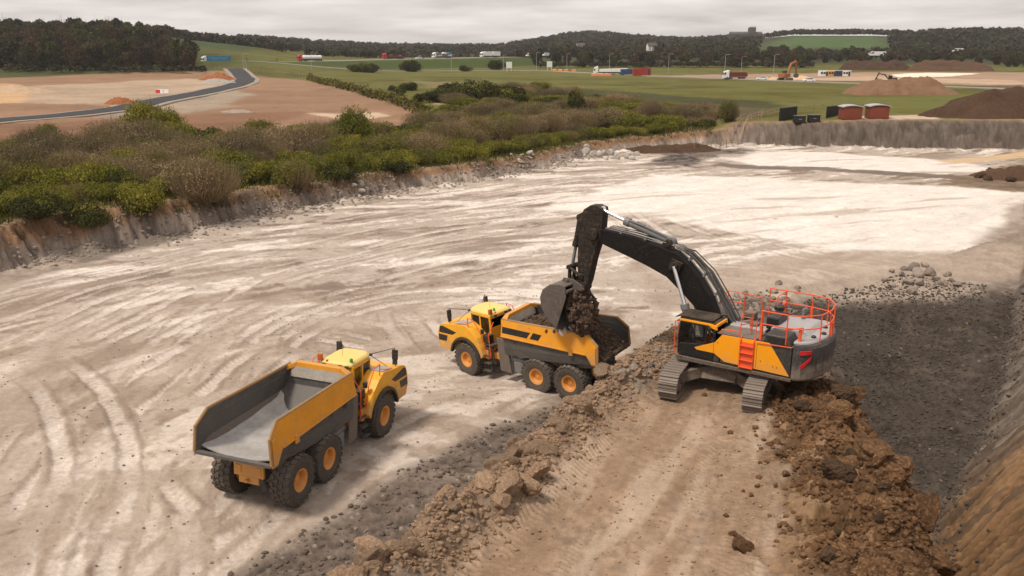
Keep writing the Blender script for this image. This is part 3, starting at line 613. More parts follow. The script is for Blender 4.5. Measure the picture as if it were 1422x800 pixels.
def make_truck(pose, label, group, mirror_cab=False):
    x, y, z, yaw, pit, rol, art = pose
    root = empty('dump_truck', (x, y, z)); root.rotation_euler = (Matrix.Rotation(yaw, 3, 'Z') @ Matrix.Rotation(pit, 3, 'Y') @ Matrix.Rotation(rol, 3, 'X')).to_euler()
    tag(root, label, 'dump truck', group)
    HX = 4.95; Ma = Matrix.Translation((HX, 0, 0)) @ Matrix.Rotation(art, 4, 'Z') @ Matrix.Translation((-HX, 0, 0))
    def fr(o): o.data.transform(Ma); return o       # belongs to the tractor half
    for s in (-1, 1):
        for X in (0, 1.94): add_wheel(root, X, s)
        add_wheel(root, 6.46, s, Ma)
    # --- dump body (walls lean slightly inwards above the waist rail)
    def lean(X, Y, Z): k = max(0., min(1.3, Z - 2.7)); return (X, Y * (1 - .10 * k), Z - .13 * k)
    body = MB()
    for s in (-1, 1):
        side = [(-1.72, 2.12), (-1.72, 3.2), (-1.2, 3.72), (3.9, 3.78), (3.96, 2.76), (-1.12, 2.60), (-1.42, 2.12)]
        body.prism(side, s * 1.48, s * 1.57)
        body.prism([(-1.66, 2.2), (-1.66, 3.1), (-1.5, 3.2), (-1.42, 2.2)], s * 1.571, s * 1.61)
        body.box((-.28, s * 1.585, 2.62), (.22, .07, .3)); body.prism([(-1.1, 2.6), (3.95, 2.76), (3.95, 2.83), (-1.1, 2.68)], s * 1.571, s * 1.6)
    body = body.warp(lean).build('dump_body', M['yellow_worn'], root, .018)
    for s in (-1, 1):
        tr = MB(); tr.tube([(-1.72, s * 1.525, 2.2), (-1.72, s * 1.525, 3.2), (-1.2, s * 1.525, 3.72), (3.9, s * 1.525, 3.78)], .055, 8); tr.warp(lean).build('top_rail', M['rail'], body)
    hd = MB(); hd.loft([[(3.78, yy, zz) for yy, zz in ()] or [(3.74, -1.1, 3.78), (3.98, -1.1, 3.78), (3.98, -1.1, 4.02), (3.74, -1.1, 4.02)], [(3.74, 1.1, 3.78), (3.98, 1.1, 3.78), (3.98, 1.1, 4.02), (3.74, 1.1, 4.02)]])
    for s in (-1, 1): hd.loft([[(3.74, s * 1.1, 3.78), (3.98, s * 1.1, 3.78), (3.98, s * 1.1, 4.02), (3.74, s * 1.1, 4.02)], [(3.62, s * 1.53, 3.55), (3.98, s * 1.53, 3.55), (3.98, s * 1.53, 3.80), (3.62, s * 1.53, 3.80)]])
    hd.prism([(3.84, 2.7), (3.84, 3.76), (3.97, 3.76), (3.97, 2.7)], -1.5, 1.5); hd.warp(lambda X, Y, Z: lean(X, Y, Z - .06 if Z > 3.4 else Z)).build('headboard', M['yellow_worn'], body, .02)
    # liner: walls slope in to a narrow floor that climbs to the tail lip
    sec = [(-1.70, 2.20, 1.42, 3.16), (-1.15, 2.12, 1.40, 3.68), (-.2, 1.98, 1.34, 3.69), (1.2, 1.86, 1.26, 3.70), (2.7, 1.80, 1.2, 3.72), (3.84, 1.80, 1.2, 3.74)]
    li = MB()
    for s in (-1, 1):
        rings = []
        for X, fz, fy, tz in sec: rings.append([(X, s * 1.475, tz), (X, s * 1.43, fz + .18 + max(0, X + 1.7) * .11), (X, s * 1.40, fz + .02), (X, s * 1.43, fz - .02), (X, s * 1.485, fz + .4)])
        li.loft(rings)
        for dz in (.34, .72): li.tube([(-1.55, s * 1.455, 3.6 - dz - .3), (-1.1, s * 1.455, 3.66 - dz), (3.2, s * 1.455, 3.70 - dz)], .028, 6)
    li.prism([(2.35, 1.86), (2.85, 2.12), (3.1, 2.4), (3.72, 2.9), (3.82, 3.76), (3.86, 3.76), (3.86, 2.6), (2.95, 1.7)], -1.475, 1.475)
    li.loft([[(-1.76, -1.5, 2.12), (-1.62, -1.5, 2.12), (-1.62, -1.5, 2.24), (-1.76, -1.5, 2.22)], [(-1.76, 1.5, 2.12), (-1.62, 1.5, 2.12), (-1.62, 1.5, 2.24), (-1.76, 1.5, 2.22)]])
    li.warp(lean).build('body_liner', M['liner'], body, .012)
    fl = MB(); YS = [-1.435, -1.2, -.9, -.5, 0, .5, .9, 1.2, 1.435]
    def belly(X, fz): zj = fz + .2 + max(0, min(X, 2.7) + 1.7) * .11; return [(X, yy, fz - .03 + (zj - fz) * abs(yy / 1.435) ** 2.0) for yy in YS]
    rings = [belly(X, fz) + [(q[0], q[1], q[2] - .05) for q in belly(X, fz)[::-1]] for X, fz in ((-1.45, 2.15), (-.9, 2.10), (-.2, 2.03), (1.2, 1.96), (2.6, 1.92), (3.0, 1.95), (3.3, 2.05))]; fl.loft(rings); fl.build('body_floor', M['steel'], body)
    tp = MB(); tp.loft([[(X, -1.42, z_), (X, 1.42, z_), (X, 1.40, z_ - .06), (X, -1.40, z_ - .06)] for X, z_ in ((-1.66, 2.19), (-1.3, 2.08))]); tp.build('tail_plate', M['liner'], body)
    bd = MB(); bd.prism([(3.70, 3.25), (3.74, 3.74), (3.82, 3.76), (3.80, 3.25)], -1.30, 1.30); bd.warp(lean).build('dusty_ledge', M['pale_stone'], body)
    hull = MB()
    hs = [(-1.62, 2.05, 2.1, 1.38), (-1.1, 1.85, 2.6, 1.30), (0, 1.62, 2.66, 1.10), (1.6, 1.50, 2.70, 1.02), (3.2, 1.45, 2.74, 1.0), (3.9, 2.1, 2.76, 1.2)]
    hull.loft([[(X, -1.47, zt), (X, -yb, zb), (X, yb, zb), (X, 1.47, zt), (X, 1.44, zt), (X, yb - .03, zb + .03), (X, -yb + .03, zb + .03), (X, -1.44, zt)] for X, zb, zt, yb in hs])
    for X in (-.4, .9, 2.2, 3.2):
        for s in (-1, 1): hull.loft([[(X - .06, s * 1.0, 1.58), (X + .06, s * 1.0, 1.58), (X + .06, s * 1.53, 2.6), (X - .06, s * 1.53, 2.6)], [(X - .06, s * 1.08, 1.5), (X + .06, s * 1.08, 1.5), (X + .06, s * 1.48, 2.55), (X - .06, s * 1.48, 2.55)]])
    hull.build('body_underside', M['hull'], body, .015)
    st = MB()
    for s in (1,):
        for (xa, xb) in ((3.86, 2.24), (2.06, 1.55)):
            q = lambda X, f: (X, 2.83 + (X + 1.1) / 5.05 * .14 + f)
            st.prism([q(xb + .08, .02), q(xa + (0 if xa > 3 else .08), .03), q(xa - (.0 if xa > 3 else .12), .40), q(xb - .12, .37)], s * 1.572, s * 1.576)
    st.warp(lean).split('black_panel', M['black'], body)
    # --- rear frame
    f = MB(); f.box((2.2, 0, 1.18), (5.2, .8, .5)); f.box((-.55, 0, 1.25), (.4, .95, .6)); f.box((.97, 0, .95), (2.2, .6, .45))
    for X in (0, 1.94): f.lathe([(.16, -1.1), (.24, -.4), (.34, 0), (.24, .4), (.16, 1.1)], (X, 0, .935), 14)
    for s in (-1, 1): f.prism([(-.4, 1.25), (-.2, 1.5), (2.2, 1.5), (2.4, 1.25), (1.2, 1.0), (.8, 1.0)], s * .52, s * .74)
    f.build('rear_frame', M['hull'], root, .03)
    e = MB(); e.box((-.82, 0, 1.42), (.12, 1.2, .52)); e.box((-.84, 0, 1.04), (.1, .8, .26)); e.box((-.89, .4, 1.42), (.03, .22, .3)); e.box((-.89, -.4, 1.42), (.03, .22, .3)); e.box((-.95, 0, 1.05), (.2, .12, .1)); e.build('rear_cross_member', M['yellow_worn'], root, .02)
    for s in (-1, 1):
        c = MB(); c.tube([(4.15, s * .85, 1.15), (2.9, s * .98, 1.62)], .12, 12); c.build('hoist_cylinder', M['grey'], root, smooth=True)
        c2 = MB(); c2.tube([(2.9, s * .98, 1.62), (2.2, s * 1.04, 1.9)], .065, 10); c2.build('hoist_rod', M['chrome'], root, smooth=True)
        g = MB(); g.prism([(3.55, .75), (3.75, 2.55), (4.35, 2.6), (4.25, .8)], s * 1.36, s * 1.41); g.box((3.9, s * 1.2, 2.4), (.6, .4, .05)); g.build('mud_guard', M['hull'], root, .015)
        tk = MB(); tk.box((3.1, s * 1.05, 1.1), (.7, .5, .6)); tk.tube([(2.65, s * 1.15, 1.45), (3.6, s * 1.15, 1.5)], .13, 12); tk.build('air_tank', M['grey'], root, .03)
    # --- tractor half
    ch = MB(); ch.box((6.6, 0, 1.0), (3.2, 1.5, .6)); ch.box((5.2, 0, 1.15), (.9, 1.1, .7)); ch.lathe([(.2, -1.05), (.28, -.3), (.36, 0), (.28, .3), (.2, 1.05)], (6.46, 0, .935), 14)
    ch.lathe([(.42, -.45), (.42, .45)], (4.75, 0, 1.25), 18, 'x'); fr(ch.build('front_frame', M['hull'], root, .03))
    hood = MB()
    out = [(7.66, 1.14), (8.52, 1.2), (8.72, 1.62), (8.62, 2.2), (8.42, 2.52), (8.2, 2.62), (6.4, 2.86), (5.95, 2.66), (5.52, 2.3), (5.26, 1.85), (5.12, 1.45), (5.2, 1.3)]
    out += arc(6.46, .98, 1.2, 168, 8, 14); hood.prism(out, -1.5, 1.5); hood = fr(hood.build('bonnet', M['yellow'], root, .07, seg=3))
    fl_ = MB()
    for s in (-1, 1):
        A = arc(6.46, .98, 1.19, 172, 10, 18); B = arc(6.46, .98, 1.07, 172, 10, 18); n = len(A)
        fl_.loft([[(A[i][0], s * 1.44, A[i][1]), (A[i][0], s * 1.60, A[i][1]), (B[i][0], s * 1.60, B[i][1]), (B[i][0], s * 1.44, B[i][1])] for i in range(n)])
    [fr(q) for q in fl_.split('fender_flare', M['hose'], root, bevel=.01)]
    for s in (-1, 1):
        k = MB(); k.prism([(7.08, 2.32), (7.45, 2.12), (8.55, 2.08), (8.44, 2.44), (8.2, 2.5)], s * 1.502, s * 1.507); k2 = MB(); k2.prism([(7.98, 1.66), (8.63, 1.62), (8.6, 1.98), (7.85, 2.0)], s * 1.502, s * 1.507)
        fr(k.build('side_grille', M['black'], root)); fr(k2.build('side_grille', M['black'], root))
        h = MB(); h.box((8.66, s * 1.08, 1.82), (.1, .42, .26), (0, -.1, 0)); fr(h.build('headlight', M['lamp'], root, .02))
        d = MB(); d.box((6.9, s * 1.08, 2.815), (1.0, .62, .02), (0, .135, 0)); fr(d.build('walkway_tread', M['light'], root))
    g = MB(); g.prism([(8.7, 1.3), (8.745, 1.62), (8.66, 2.16), (8.62, 2.16), (8.66, 1.3)], -.78, .78)
    for i in range(6): g.box((8.735 - .022 * abs(i - 1.5), 0, 1.38 + i * .13), (.03, 1.5, .03))
    fr(g.build('front_grille', M['black'], root))
    # cab (drawn about its own datum, then set forward on the frame)
    Mc = Ma @ Matrix.Translation((.40, 0, -.24)); fr0 = fr
    def fr(o): o.data.transform(Mc); return o
    cab = MB(); cab.box((5.5, 0, 2.2), (1.55, 1.5, .75)); cab.prism([(6.22, 2.5), (6.5, 2.5), (6.42, 2.66), (6.22, 2.66)], -.75, .75)
    for s in (-1, 1):
        cab.loft([[(6.28, s * .75, 2.5), (6.37, s * .75, 2.5), (6.37, s * .67, 2.5), (6.28, s * .67, 2.5)], [(6.13, s * .73, 3.58), (6.21, s * .73, 3.58), (6.21, s * .66, 3.58), (6.13, s * .66, 3.58)]])
        cab.box((5.55, s * .71, 3.05), (.1, .08, 1.1)); cab.box((4.79, s * .71, 3.05), (.12, .09, 1.1)); cab.box((5.45, s * .71, 3.53), (1.4, .08, .1)); cab.box((5.92, s * .72, 2.62), (.8, .08, .14))
    cab.box((4.78, 0, 2.75), (.08, 1.4, .4)); cab.box((4.78, 0, 3.5), (.08, 1.4, .14)); cab.box((6.17, 0, 3.54), (.1, 1.4, .1))
    cab = fr(cab.build('cab', M['yellow'], root, .02))
    for s in (-1, 1):
        p = MB(); p.box((5.92, s * .735, 3.07), (.62, .015, .92)); fr(p.build('side_window', M['glass'], cab))
        p = MB(); p.box((5.17, s * .735, 2.85), (.62, .015, 1.35)); fr(p.build('door_glass', M['glass_dark'], cab))
    p = MB(); p.add([(6.33, -.68, 2.62), (6.33, .68, 2.62), (6.2, .66, 3.52), (6.2, -.66, 3.52), (6.31, -.68, 2.62), (6.31, .68, 2.62), (6.18, .66, 3.52), (6.18, -.66, 3.52)], [(0, 1, 2, 3), (7, 6, 5, 4), (0, 3, 7, 4), (1, 5, 6, 2), (0, 4, 5, 1), (3, 2, 6, 7)]); fr(p.build('windscreen', M['glass'], cab))
    p = MB(); p.box((4.77, 0, 3.17), (.015, 1.32, .5)); fr(p.build('rear_window', M['glass_dark'], cab))
    rf = MB(); o8 = [(4.62, -.55), (4.62, .55), (4.72, .72), (6.1, .74), (6.42, .6), (6.5, .3), (6.5, -.3), (6.42, -.6), (6.1, -.74), (4.72, -.72)]
    rf.loft([[(a, b, 3.58) for a, b in o8], [(a, b, 3.68) for a, b in o8], [(5.6 + (a - 5.6) * .9, b * .86, 3.78) for a, b in o8]]); fr(rf.build('cab_roof', M['roof'], cab, .035, seg=3))
    se = MB(); se.box((5.25, 0, 2.65), (.5, .55, .16)); se.box((5.02, 0, 3.0), (.14, .5, .7), (0, -.12, 0)); se.box((4.98, 0, 3.42), (.1, .28, .18)); fr(se.build('seat', M['seat'], cab, .03))
    sw = MB(); sw.tube([(6.1, 0, 2.6), (5.86, 0, 2.9)], .03, 6); R_ = Matrix.Translation((5.84, 0, 2.93)) @ Matrix.Rotation(-.6, 4, 'Y')
    w2 = MB().lathe([(.2, -.015), (.22, 0), (.2, .015), (.18, 0)], n=20, axis='z').move(R_); sw.add(w2.v, w2.f); sw.box((6.12, 0, 2.72), (.2, 1.2, .16)); fr(sw.build('steering_wheel', M['seat'], cab))
    b = MB(); b.lathe([(.07, 0), (.07, .12), (.05, .16), (.01, .17)], (4.86, -.6 if not mirror_cab else .3, 3.76), 12, 'z'); fr(b.build('green_beacon', M['green'], cab, smooth=True))
    b = MB(); b.box((4.7, .72, 3.86), (.14, .2, .28)); b.box((4.7, .4, 3.74), (.1, .1, .1)); fr(b.build('amber_beacon', M['amber'], cab, .02))
    wl = MB()
    for yy in (-.55, -.25, .5): wl.box((4.56, yy, 3.62), (.1, .14, .12))
    wl.box((6.5, .6, 3.6), (.1, .16, .1)); wl.box((6.5, -.6, 3.6), (.1, .16, .1)); wl.tube([(5.4, .1, 3.77), (5.4, .1, 4.25)], .008, 5); [fr(q) for q in wl.split('work_lamp', M['dark'], cab, bevel=.01)]
    fr = fr0
    for s in (-1, 1):                                       # mirrors on their brackets
        m = MB(); m.tube([(6.9, s * .6, 3.38), (7.75, s * 1.3, 3.5), (7.8, s * 1.32, 2.68)], .018, 6); m.tube([(6.88, s * .58, 3.36), (7.45, s * 1.1, 2.74)], .014, 6); m.tube([(7.75, s * 1.3, 3.5), (7.98, s * 1.1, 2.66)], .014, 6)
        m.box((7.72, s * 1.34, 3.22), (.1, .24, .44)); m.box((7.72, s * 1.34, 2.88), (.08, .2, .2)); fr(m.build('mirror', M['hose'], root, .015))
        hr = MB(); hr.tube([(6.15, s * 1.42, 2.8), (6.15, s * 1.42, 3.3), (5.7, s * 1.42, 3.25), (5.3, s * 1.36, 2.6), (5.1, s * 1.34, 1.7)], .024, 6); hr.tube([(7.2, s * 1.42, 2.76), (6.2, s * 1.42, 3.05)], .018, 6); hr.tube([(4.72, s * .9, 3.2), (4.72, s * 1.32, 2.6), (4.68, s * 1.34, 1.4)], .024, 6)
        fr(hr.build('handrail', M['orange'], root))
        sp = MB()
        for i, zz in enumerate((.62, 1.02, 1.42, 1.8)): sp.box((4.95, s * (1.38 - .08 * i), zz), (.5, .28, .04))
        for X in (4.7, 5.2): sp.tube([(X, s * 1.36, .55), (X, s * 1.12, 1.9)], .025, 6)
        sp.box((4.95, s * .95, 1.95), (.6, .5, .06)); fr(sp.build('access_step', M['dark'], root))
        eb = MB(); eb.box((5.15, s * .98, 2.25), (.45, .38, .4)); eb.tube([(5.35, s * 1.18, 2.5), (5.35, s * 1.18, 2.75)], .1, 10); fr(eb.build('air_intake', M['hose'], root, .03))
        bx = MB(); bx.box((5.2, s * 1.02, 1.45), (.5, .45, .55)); bx.box((4.6, s * .75, 1.35), (.5, .4, .35)); [fr(q) for q in bx.split('step_box', M['rim'], root, bevel=.03)]
    ex = MB(); ex.tube([(4.62, -.98, 1.9), (4.62, -.98, 3.1), (4.5, -1.0, 3.25)], .09, 10); fr(ex.build('exhaust_pipe', M['grey'], root, smooth=True))
    ho = MB()
    for i in range(5): ho.tube([(5.3, -.35 + .16 * i, 1.3), (4.7, -.4 + .2 * i, 1.62 + .05 * (i % 2)), (4.1, -.3 + .15 * i, 1.4)], .03, 6)
    ho.build('hose_bundle', M['hose'], root)
    return root, Ma
T1 = (-8.873, 27.863, .14, 1.244, .040, .029, .001); T2 = (3.727, 40.295, -.831, 2.493, .048, -.074, -.149)
truck1, _ = make_truck(T1, 'yellow articulated dump truck with an empty steel body, seen from behind on pale chalk', 'articulated dump trucks')
truck2, M2 = make_truck(T2, 'yellow articulated dump truck with black side panels being filled with dark soil under the bucket', 'articulated dump trucks', True)
# ---------------------------------------------------------------- tracked excavator (local x = where the boom points, z 0 = ground under the tracks)
EXC = (9.5, 34.3, 1.9); EXYAW = math.radians(144.2)
def make_excavator():
    root = empty('excavator', EXC, (0, 0, EXYAW)); tag(root, 'large black boomed excavator with orange yellow side panel and orange guard rails on the bench', 'excavator')
    # ---- undercarriage turned across the upper structure
    U = Matrix.Translation((.40, .36, 0)) @ Matrix.Rotation(math.radians(-79.2), 4, 'Z')
    car = MB(); car.loft([[(a * 1.0, b, .62) for a, b in ((-1.3, -.7), (1.3, -.7), (1.3, .7), (-1.3, .7))], [(a, b, 1.02) for a, b in ((-1.0, -.7), (1.0, -.7), (1.0, .7), (-1.0, .7))]])
    for a in (-1, 1):
        for s in (-1, 1): car.loft([[(a * .5, s * .5, .6), (a * .95, s * .5, .6), (a * .95, s * .5, 1.05), (a * .5, s * .5, 1.05)], [(a * 1.0, s * 1.5, .38), (a * 1.75, s * 1.5, .38), (a * 1.6, s * 1.5, .85), (a * 1.15, s * 1.5, .85)]])
    car.lathe([(1.0, .95), (1.05, 1.0), (1.05, 1.26), (.9, 1.3)], (0, 0, 0), 32, 'z'); car = car.move(U).build('undercarriage', M['under'], root, .03)
    for s in (-1, 1):
        L, r = 2.42, .50; cz = .56
        tf = MB(); yb = s * 1.66
        tf.prism([(-2.2, .36), (2.2, .36), (2.3, .6), (2.0, .88), (-2.0, .88), (-2.3, .6)], yb - .19, yb + .19); tf.prism([(-1.7, .5), (1.7, .5), (1.5, .82), (-1.5, .82)], yb - .30, yb + .30)
        tf = tf.move(U).build('track', M['under'], root, .03)
        for e in (-1, 1):
            sp = MB().lathe([(.1, -.27), (.33, -.26), (.36, -.2), (.46, -.16), (.46, .16), (.36, .2), (.33, .26), (.1, .27)], (e * L, yb, cz), 22)
            for k in range(12):
                a = 2 * math.pi * k / 12; sp.box((e * L + .27 * math.cos(a), yb, cz + .27 * math.sin(a)), (.09, .56, .09), (0, -a, 0))
            sp.move(U).build('idler' if e < 0 else 'sprocket', M['track'], tf)
        ro = MB()
        for k in range(8): ro.lathe([(.1, -.3), (.17, -.28), (.17, -.1), (.12, -.08), (.12, .08), (.17, .1), (.17, .28), (.1, .3)], (-1.86 + .53 * k, yb, .27), 14)
        ro.move(U).split('track_roller', M['track'], tf)
        sh = MB(); per = 4 * L + 2 * math.pi * r; n = 44
        for k in range(n):
            d = per * k / n
            if d < 2 * L: q, nn, aa = (-L + d, cz - r), (0, -1), math.pi
            elif d < 2 * L + math.pi * r: a = (d - 2 * L) / r - math.pi / 2; q, aa = (L + r * math.cos(a), cz + r * math.sin(a)), a - math.pi / 2
            elif d < 4 * L + math.pi * r: q, aa = (L - (d - 2 * L - math.pi * r), cz + r), 0.
            else: a = (d - 4 * L - math.pi * r) / r + math.pi / 2; q, aa = (-L + r * math.cos(a), cz + r * math.sin(a)), a - math.pi / 2
            ca, sa = math.cos(aa), math.sin(aa); wp = lambda u, v: (q[0] + u * ca - v * sa, q[1] + u * sa + v * ca)
            pt = per / n
            sh.prism([wp(-pt * .49, 0), wp(pt * .49, 0), wp(pt * .47, .035), wp(pt * .46, .10), wp(pt * .36, .10), wp(pt * .30, .035), wp(.03, .03), wp(.02, .07), wp(-.04, .07), wp(-.06, .03), wp(-pt * .49, .03)], yb - .38, yb + .38)
            for w in (-.13, .13): sh.prism([wp(-pt * .45, -.13), wp(pt * .45, -.13), wp(pt * .45, 0), wp(-pt * .45, 0)], yb + w - .04, yb + w + .04)
        sh.move(U).build('track_shoes', M['track'], tf)
    # ---- upper structure
    pf = MB(); pf.prism([(-2.8, -1.78), (-2.8, 1.80), (1.9, 1.80), (1.9, .55), (1.4, -.2), (1.4, -1.78)], 1.27, 1.42, 'z'); pf.box((.5, 0, 1.5), (2.4, .95, .3)); up = pf.build('platform', M['under'], root, .02)
    ho = MB(); ho.box((-1.35, 1.17, 2.05), (2.86, 1.22, 1.22)); ho.box((-.7, -1.2, 2.02), (4.1, 1.1, 1.18)); ho.box((-2.1, 0, 2.1), (1.3, 1.3, 1.2)); ho.prism([(.12, 1.44), (.12, 1.9), (1.2, 1.9), (1.88, 1.95), (1.88, 1.44)], .66, 1.77); up2 = ho.build('house', M['dark'], root, .035)
    ye = MB(); ye.prism([(1.19, 1.90), (.33, 2.28), (.03, 2.665), (-1.9, 2.70), (-2.76, 1.50), (-.12, 1.55), (.33, 1.82), (1.08, 1.82)], 1.778, 1.806); ye.build('side_panel', M['exc_yellow'], up2, .008)
    gp_ = MB()
    for X in (.36, -.72, -1.42): gp_.box((X, 1.8075, 2.1), (.012, .006, 1.0))
    for X, zz in ((.2, 2.3), (-1.6, 1.9), (-2.1, 1.78), (-2.25, 1.76)): gp_.box((X, 1.808, zz), (.03, .008, .05))
    gp_.build('panel_seam', M['black'], up2)
    ye = MB(); ye.prism([(.9, 1.5), (1.3, 2.5), (-1.4, 2.62), (-2.5, 1.5)], -1.80, -1.76); ye.build('side_panel', M['exc_yellow'], up2, .008)
    # counterweight, rounded tail
    cw = MB(); tail = [(-2.80, 1.76), (-2.92, 1.79), (-3.15, 1.73), (-3.33, 1.60), (-3.5, 1.38), (-3.63, 1.06), (-3.72, .7), (-3.77, .35), (-3.78, 0), (-3.77, -.35), (-3.72, -.7), (-3.63, -1.06), (-3.5, -1.38), (-3.4, -1.66), (-2.95, -1.79), (-2.80, -1.76)]
    lv = lambda f, z, d=0: [(-2.8 + (a + 2.8) * f - d, b * (1 - .12 * (1 - f)), z) for a, b in tail]
    cw.loft([lv(.86, 1.36), lv(.99, 1.46), lv(1.02, 1.75), lv(.985, 2.0), lv(1.02, 2.25), lv(1.0, 2.66), lv(.93, 2.80), lv(.7, 2.88)]); cwo = cw.build('counterweight', M['cw'], root, .03)
    tp = MB(); tp.loft([lv(.86, 2.845), lv(.82, 2.905), lv(.5, 2.91)]); tp.build('counterweight_top', M['light'], cwo, .01)
    ly = MB()
    for (X, Y_) in ((-3.25, .75), (-3.25, -.75), (-3.45, .1)): ly.lathe([(.1, 0), (.1, .06), (.05, .1), (.01, .1)], (X, Y_, 2.9), 12, 'z')
    ly.split('lifting_eye', M['black'], cwo)
    # red chevron mark on the tail flank, following the curve
    em = MB()
    def cwpt(u, z): # u metres back along the left flank
        path = [(-2.92, 1.80), (-3.15, 1.74), (-3.34, 1.61), (-3.51, 1.39), (-3.64, 1.07)]; acc = 0
        for (a, b) in zip(path[:-1], path[1:]):
            l = math.hypot(b[0] - a[0], b[1] - a[1])
            if u <= acc + l: t = (u - acc) / l; return (a[0] + (b[0] - a[0]) * t - .022, a[1] + (b[1] - a[1]) * t + .022, z)
            acc += l
        return (*path[-1], z)
    def strip(pts, w):
        rings = []
        for u, z in pts: a = Vector(cwpt(u, z)); n_ = Vector((-.4, .9, 0)).normalized() * .03; rings.append([a + Vector((0, 0, w / 2)) + n_, a - Vector((0, 0, w / 2)) + n_, a - Vector((0, 0, w / 2)) - n_, a + Vector((0, 0, w / 2)) - n_])
        em.loft(rings)
    strip([(.14, 2.52), (.4, 2.54), (.62, 2.55)], .15); strip([(.62, 2.55), (.60, 2.35)], .2); strip([(.60, 2.32), (.4, 2.12), (.2, 1.95)], .15); em.build('red_mark', M['red'], cwo)
    # engine hood, louvres, intake, exhaust
    eh = MB(); eh.prism([(-1.5, 2.6), (-1.55, 3.0), (-1.75, 3.08), (-2.9, 3.08), (-3.15, 2.85), (-3.15, 2.6)], -1.2, .72); eh.box((-.55, .35, 2.72), (1.5, .6, .14)); eh = eh.build('engine_hood', M['light'], root, .05, seg=3)
    lo = MB(); lo.prism([(-1.62, 2.66), (-1.66, 3.0), (-2.5, 3.0), (-2.72, 2.66)], .70, 1.70)
    lo = lo.build('louvre_panel', M['dark'], eh, .03)
    ls = MB()
    for i in range(12): ls.box((-1.78 - i * .062, 1.705, 2.83), (.022, .02, .22))
    for i in range(8): ls.box((-1.8 - i * .09, 1.25, 3.004), (.03, .6, .012))
    ls.build('louvre_slats', M['black'], lo)
    ib = MB(); ib.box((-1.55, .05, 3.12), (.5, 1.15, .5)); ib.build('intake_box', M['black'], eh, .05)
    pc = MB(); pc.lathe([(.09, 0), (.09, .22), (.2, .26), (.22, .42), (.16, .48), (.01, .5)], (-1.35, -.75, 3.06), 16, 'z'); pc.build('air_precleaner', M['hose'], eh, smooth=True)
    ex = MB(); ex.tube([(-2.3, -.9, 3.05), (-2.3, -.9, 3.45), (-2.42, -.9, 3.55)], .08, 10); ex.build('exhaust_pipe', M['grey'], eh, smooth=True)
    dk = MB(); dk.box((-.55, 1.2, 2.69), (1.6, 1.1, .05)); dk.box((.4, -1.25, 2.64), (1.6, .95, .06)); dk.split('walkway_tread', M['hull'], root)
    tk = MB(); tk.box((.95, -1.22, 1.95), (.8, 1.0, 1.0)); tk.box((-.1, -.9, 2.85), (.5, .4, .3)); tk.split('toolbox', M['hull'], root, bevel=.04)
    pu = MB(); pu.box((-.5, .1, 2.5), (1.3, .9, .3)); pu.tube([(-.9, -.3, 2.7), (-.4, .0, 2.85), (.1, .1, 2.7)], .08, 8); pu.lathe([(.2, 0), (.2, .3)], (-.7, .25, 2.6), 12, 'z'); pu.build('valve_block', M['hull'], root, .03)
    # ---- cab
    cab = MB(); cab.box((1.12, 1.23, 1.46), (1.52, 1.08, .1)); cab.prism([(.36, 1.5), (.36, 2.15), (1.86, 1.98), (1.88, 1.5)], 1.72, 1.785); cab.prism([(.36, 1.5), (.36, 2.1), (1.86, 1.95), (1.88, 1.5)], .68, .74); cab.box((.37, 1.23, 1.85), (.06, 1.08, .8))
    for yy in (.72, 1.745):
        cab.tube([(1.90, yy, 1.5), (1.93, yy, 2.2), (1.86, yy, 2.9)], .045, 6); cab.box((1.25, yy, 2.45), (.07, .07, .95)); cab.box((.74, yy, 2.45), (.08, .07, .95)); cab.box((.38, yy, 2.45), (.12, .08, .95)); cab.box((1.12, yy, 2.9), (1.5, .08, .08))
    cab.box((.36, 1.23, 2.2), (.06, 1.0, .1)); cab.box((1.88, 1.23, 1.62), (.06, 1.0, .3)); cab = cab.build('cab', M['black'], root, .02)
    for n_, c, d in (('side_window', (.99, 1.75, 2.48), (.46, .012, .8)), ('side_window', (1.57, 1.75, 2.42), (.58, .012, .86)), ('side_window', (.56, 1.75, 2.48), (.28, .012, .8)), ('windscreen', (1.9, 1.23, 2.3), (.012, .95, 1.15)), ('rear_window', (.36, 1.23, 2.55), (.012, .94, .6)), ('side_window', (1.12, .72, 2.5), (1.4, .012, .8))):
        g = MB(); g.box(c, d); g.build(n_, M['glass'], cab)
    er = MB(); er.prism([(.26, 2.78), (.30, 2.96), (.5, 3.02), (1.86, 3.02), (1.92, 2.93), (.62, 2.93), (.48, 2.84)], 1.70, 1.80); er.box((.32, 1.24, 2.97), (.12, 1.0, .12)); er.prism([(.26, 2.84), (.30, 2.98), (1.86, 3.02), (1.92, 2.94)], .66, .74); er.box((1.85, 1.23, 2.98), (.1, 1.02, .08)); er.build('roof_edge', M['exc_yellow'], cab, .015)
    ro = MB(); ro.box((1.12, 1.23, 3.04), (1.56, 1.06, .05)); ro.box((1.22, 1.2, 3.12), (1.52, 1.12, .05)); ro.box((2.02, 1.2, 3.07), (.18, 1.1, .04), (0, .35, 0)); ro.lathe([(.06, 0), (.06, .1), (.01, .13)], (.45, .95, 3.12), 10, 'z')
    ro.build('roof_guard', M['stick'], cab, .012)
    fg = MB()
    for yy in (.78, 1.2, 1.66): fg.tube([(1.98, yy, 1.5), (2.03, yy, 2.25), (1.97, yy, 2.95)], .014, 6)
    for zz in (1.62, 1.95, 2.3, 2.65): fg.tube([(2.02, .74, zz), (2.02, 1.7, zz)], .012, 6)
    fg.tube([(1.95, 1.8, 1.5), (2.05, 1.86, 1.55), (2.05, 1.86, 2.9), (1.93, 1.8, 2.95)], .02, 6); fg.build('front_guard', M['orange'], cab)
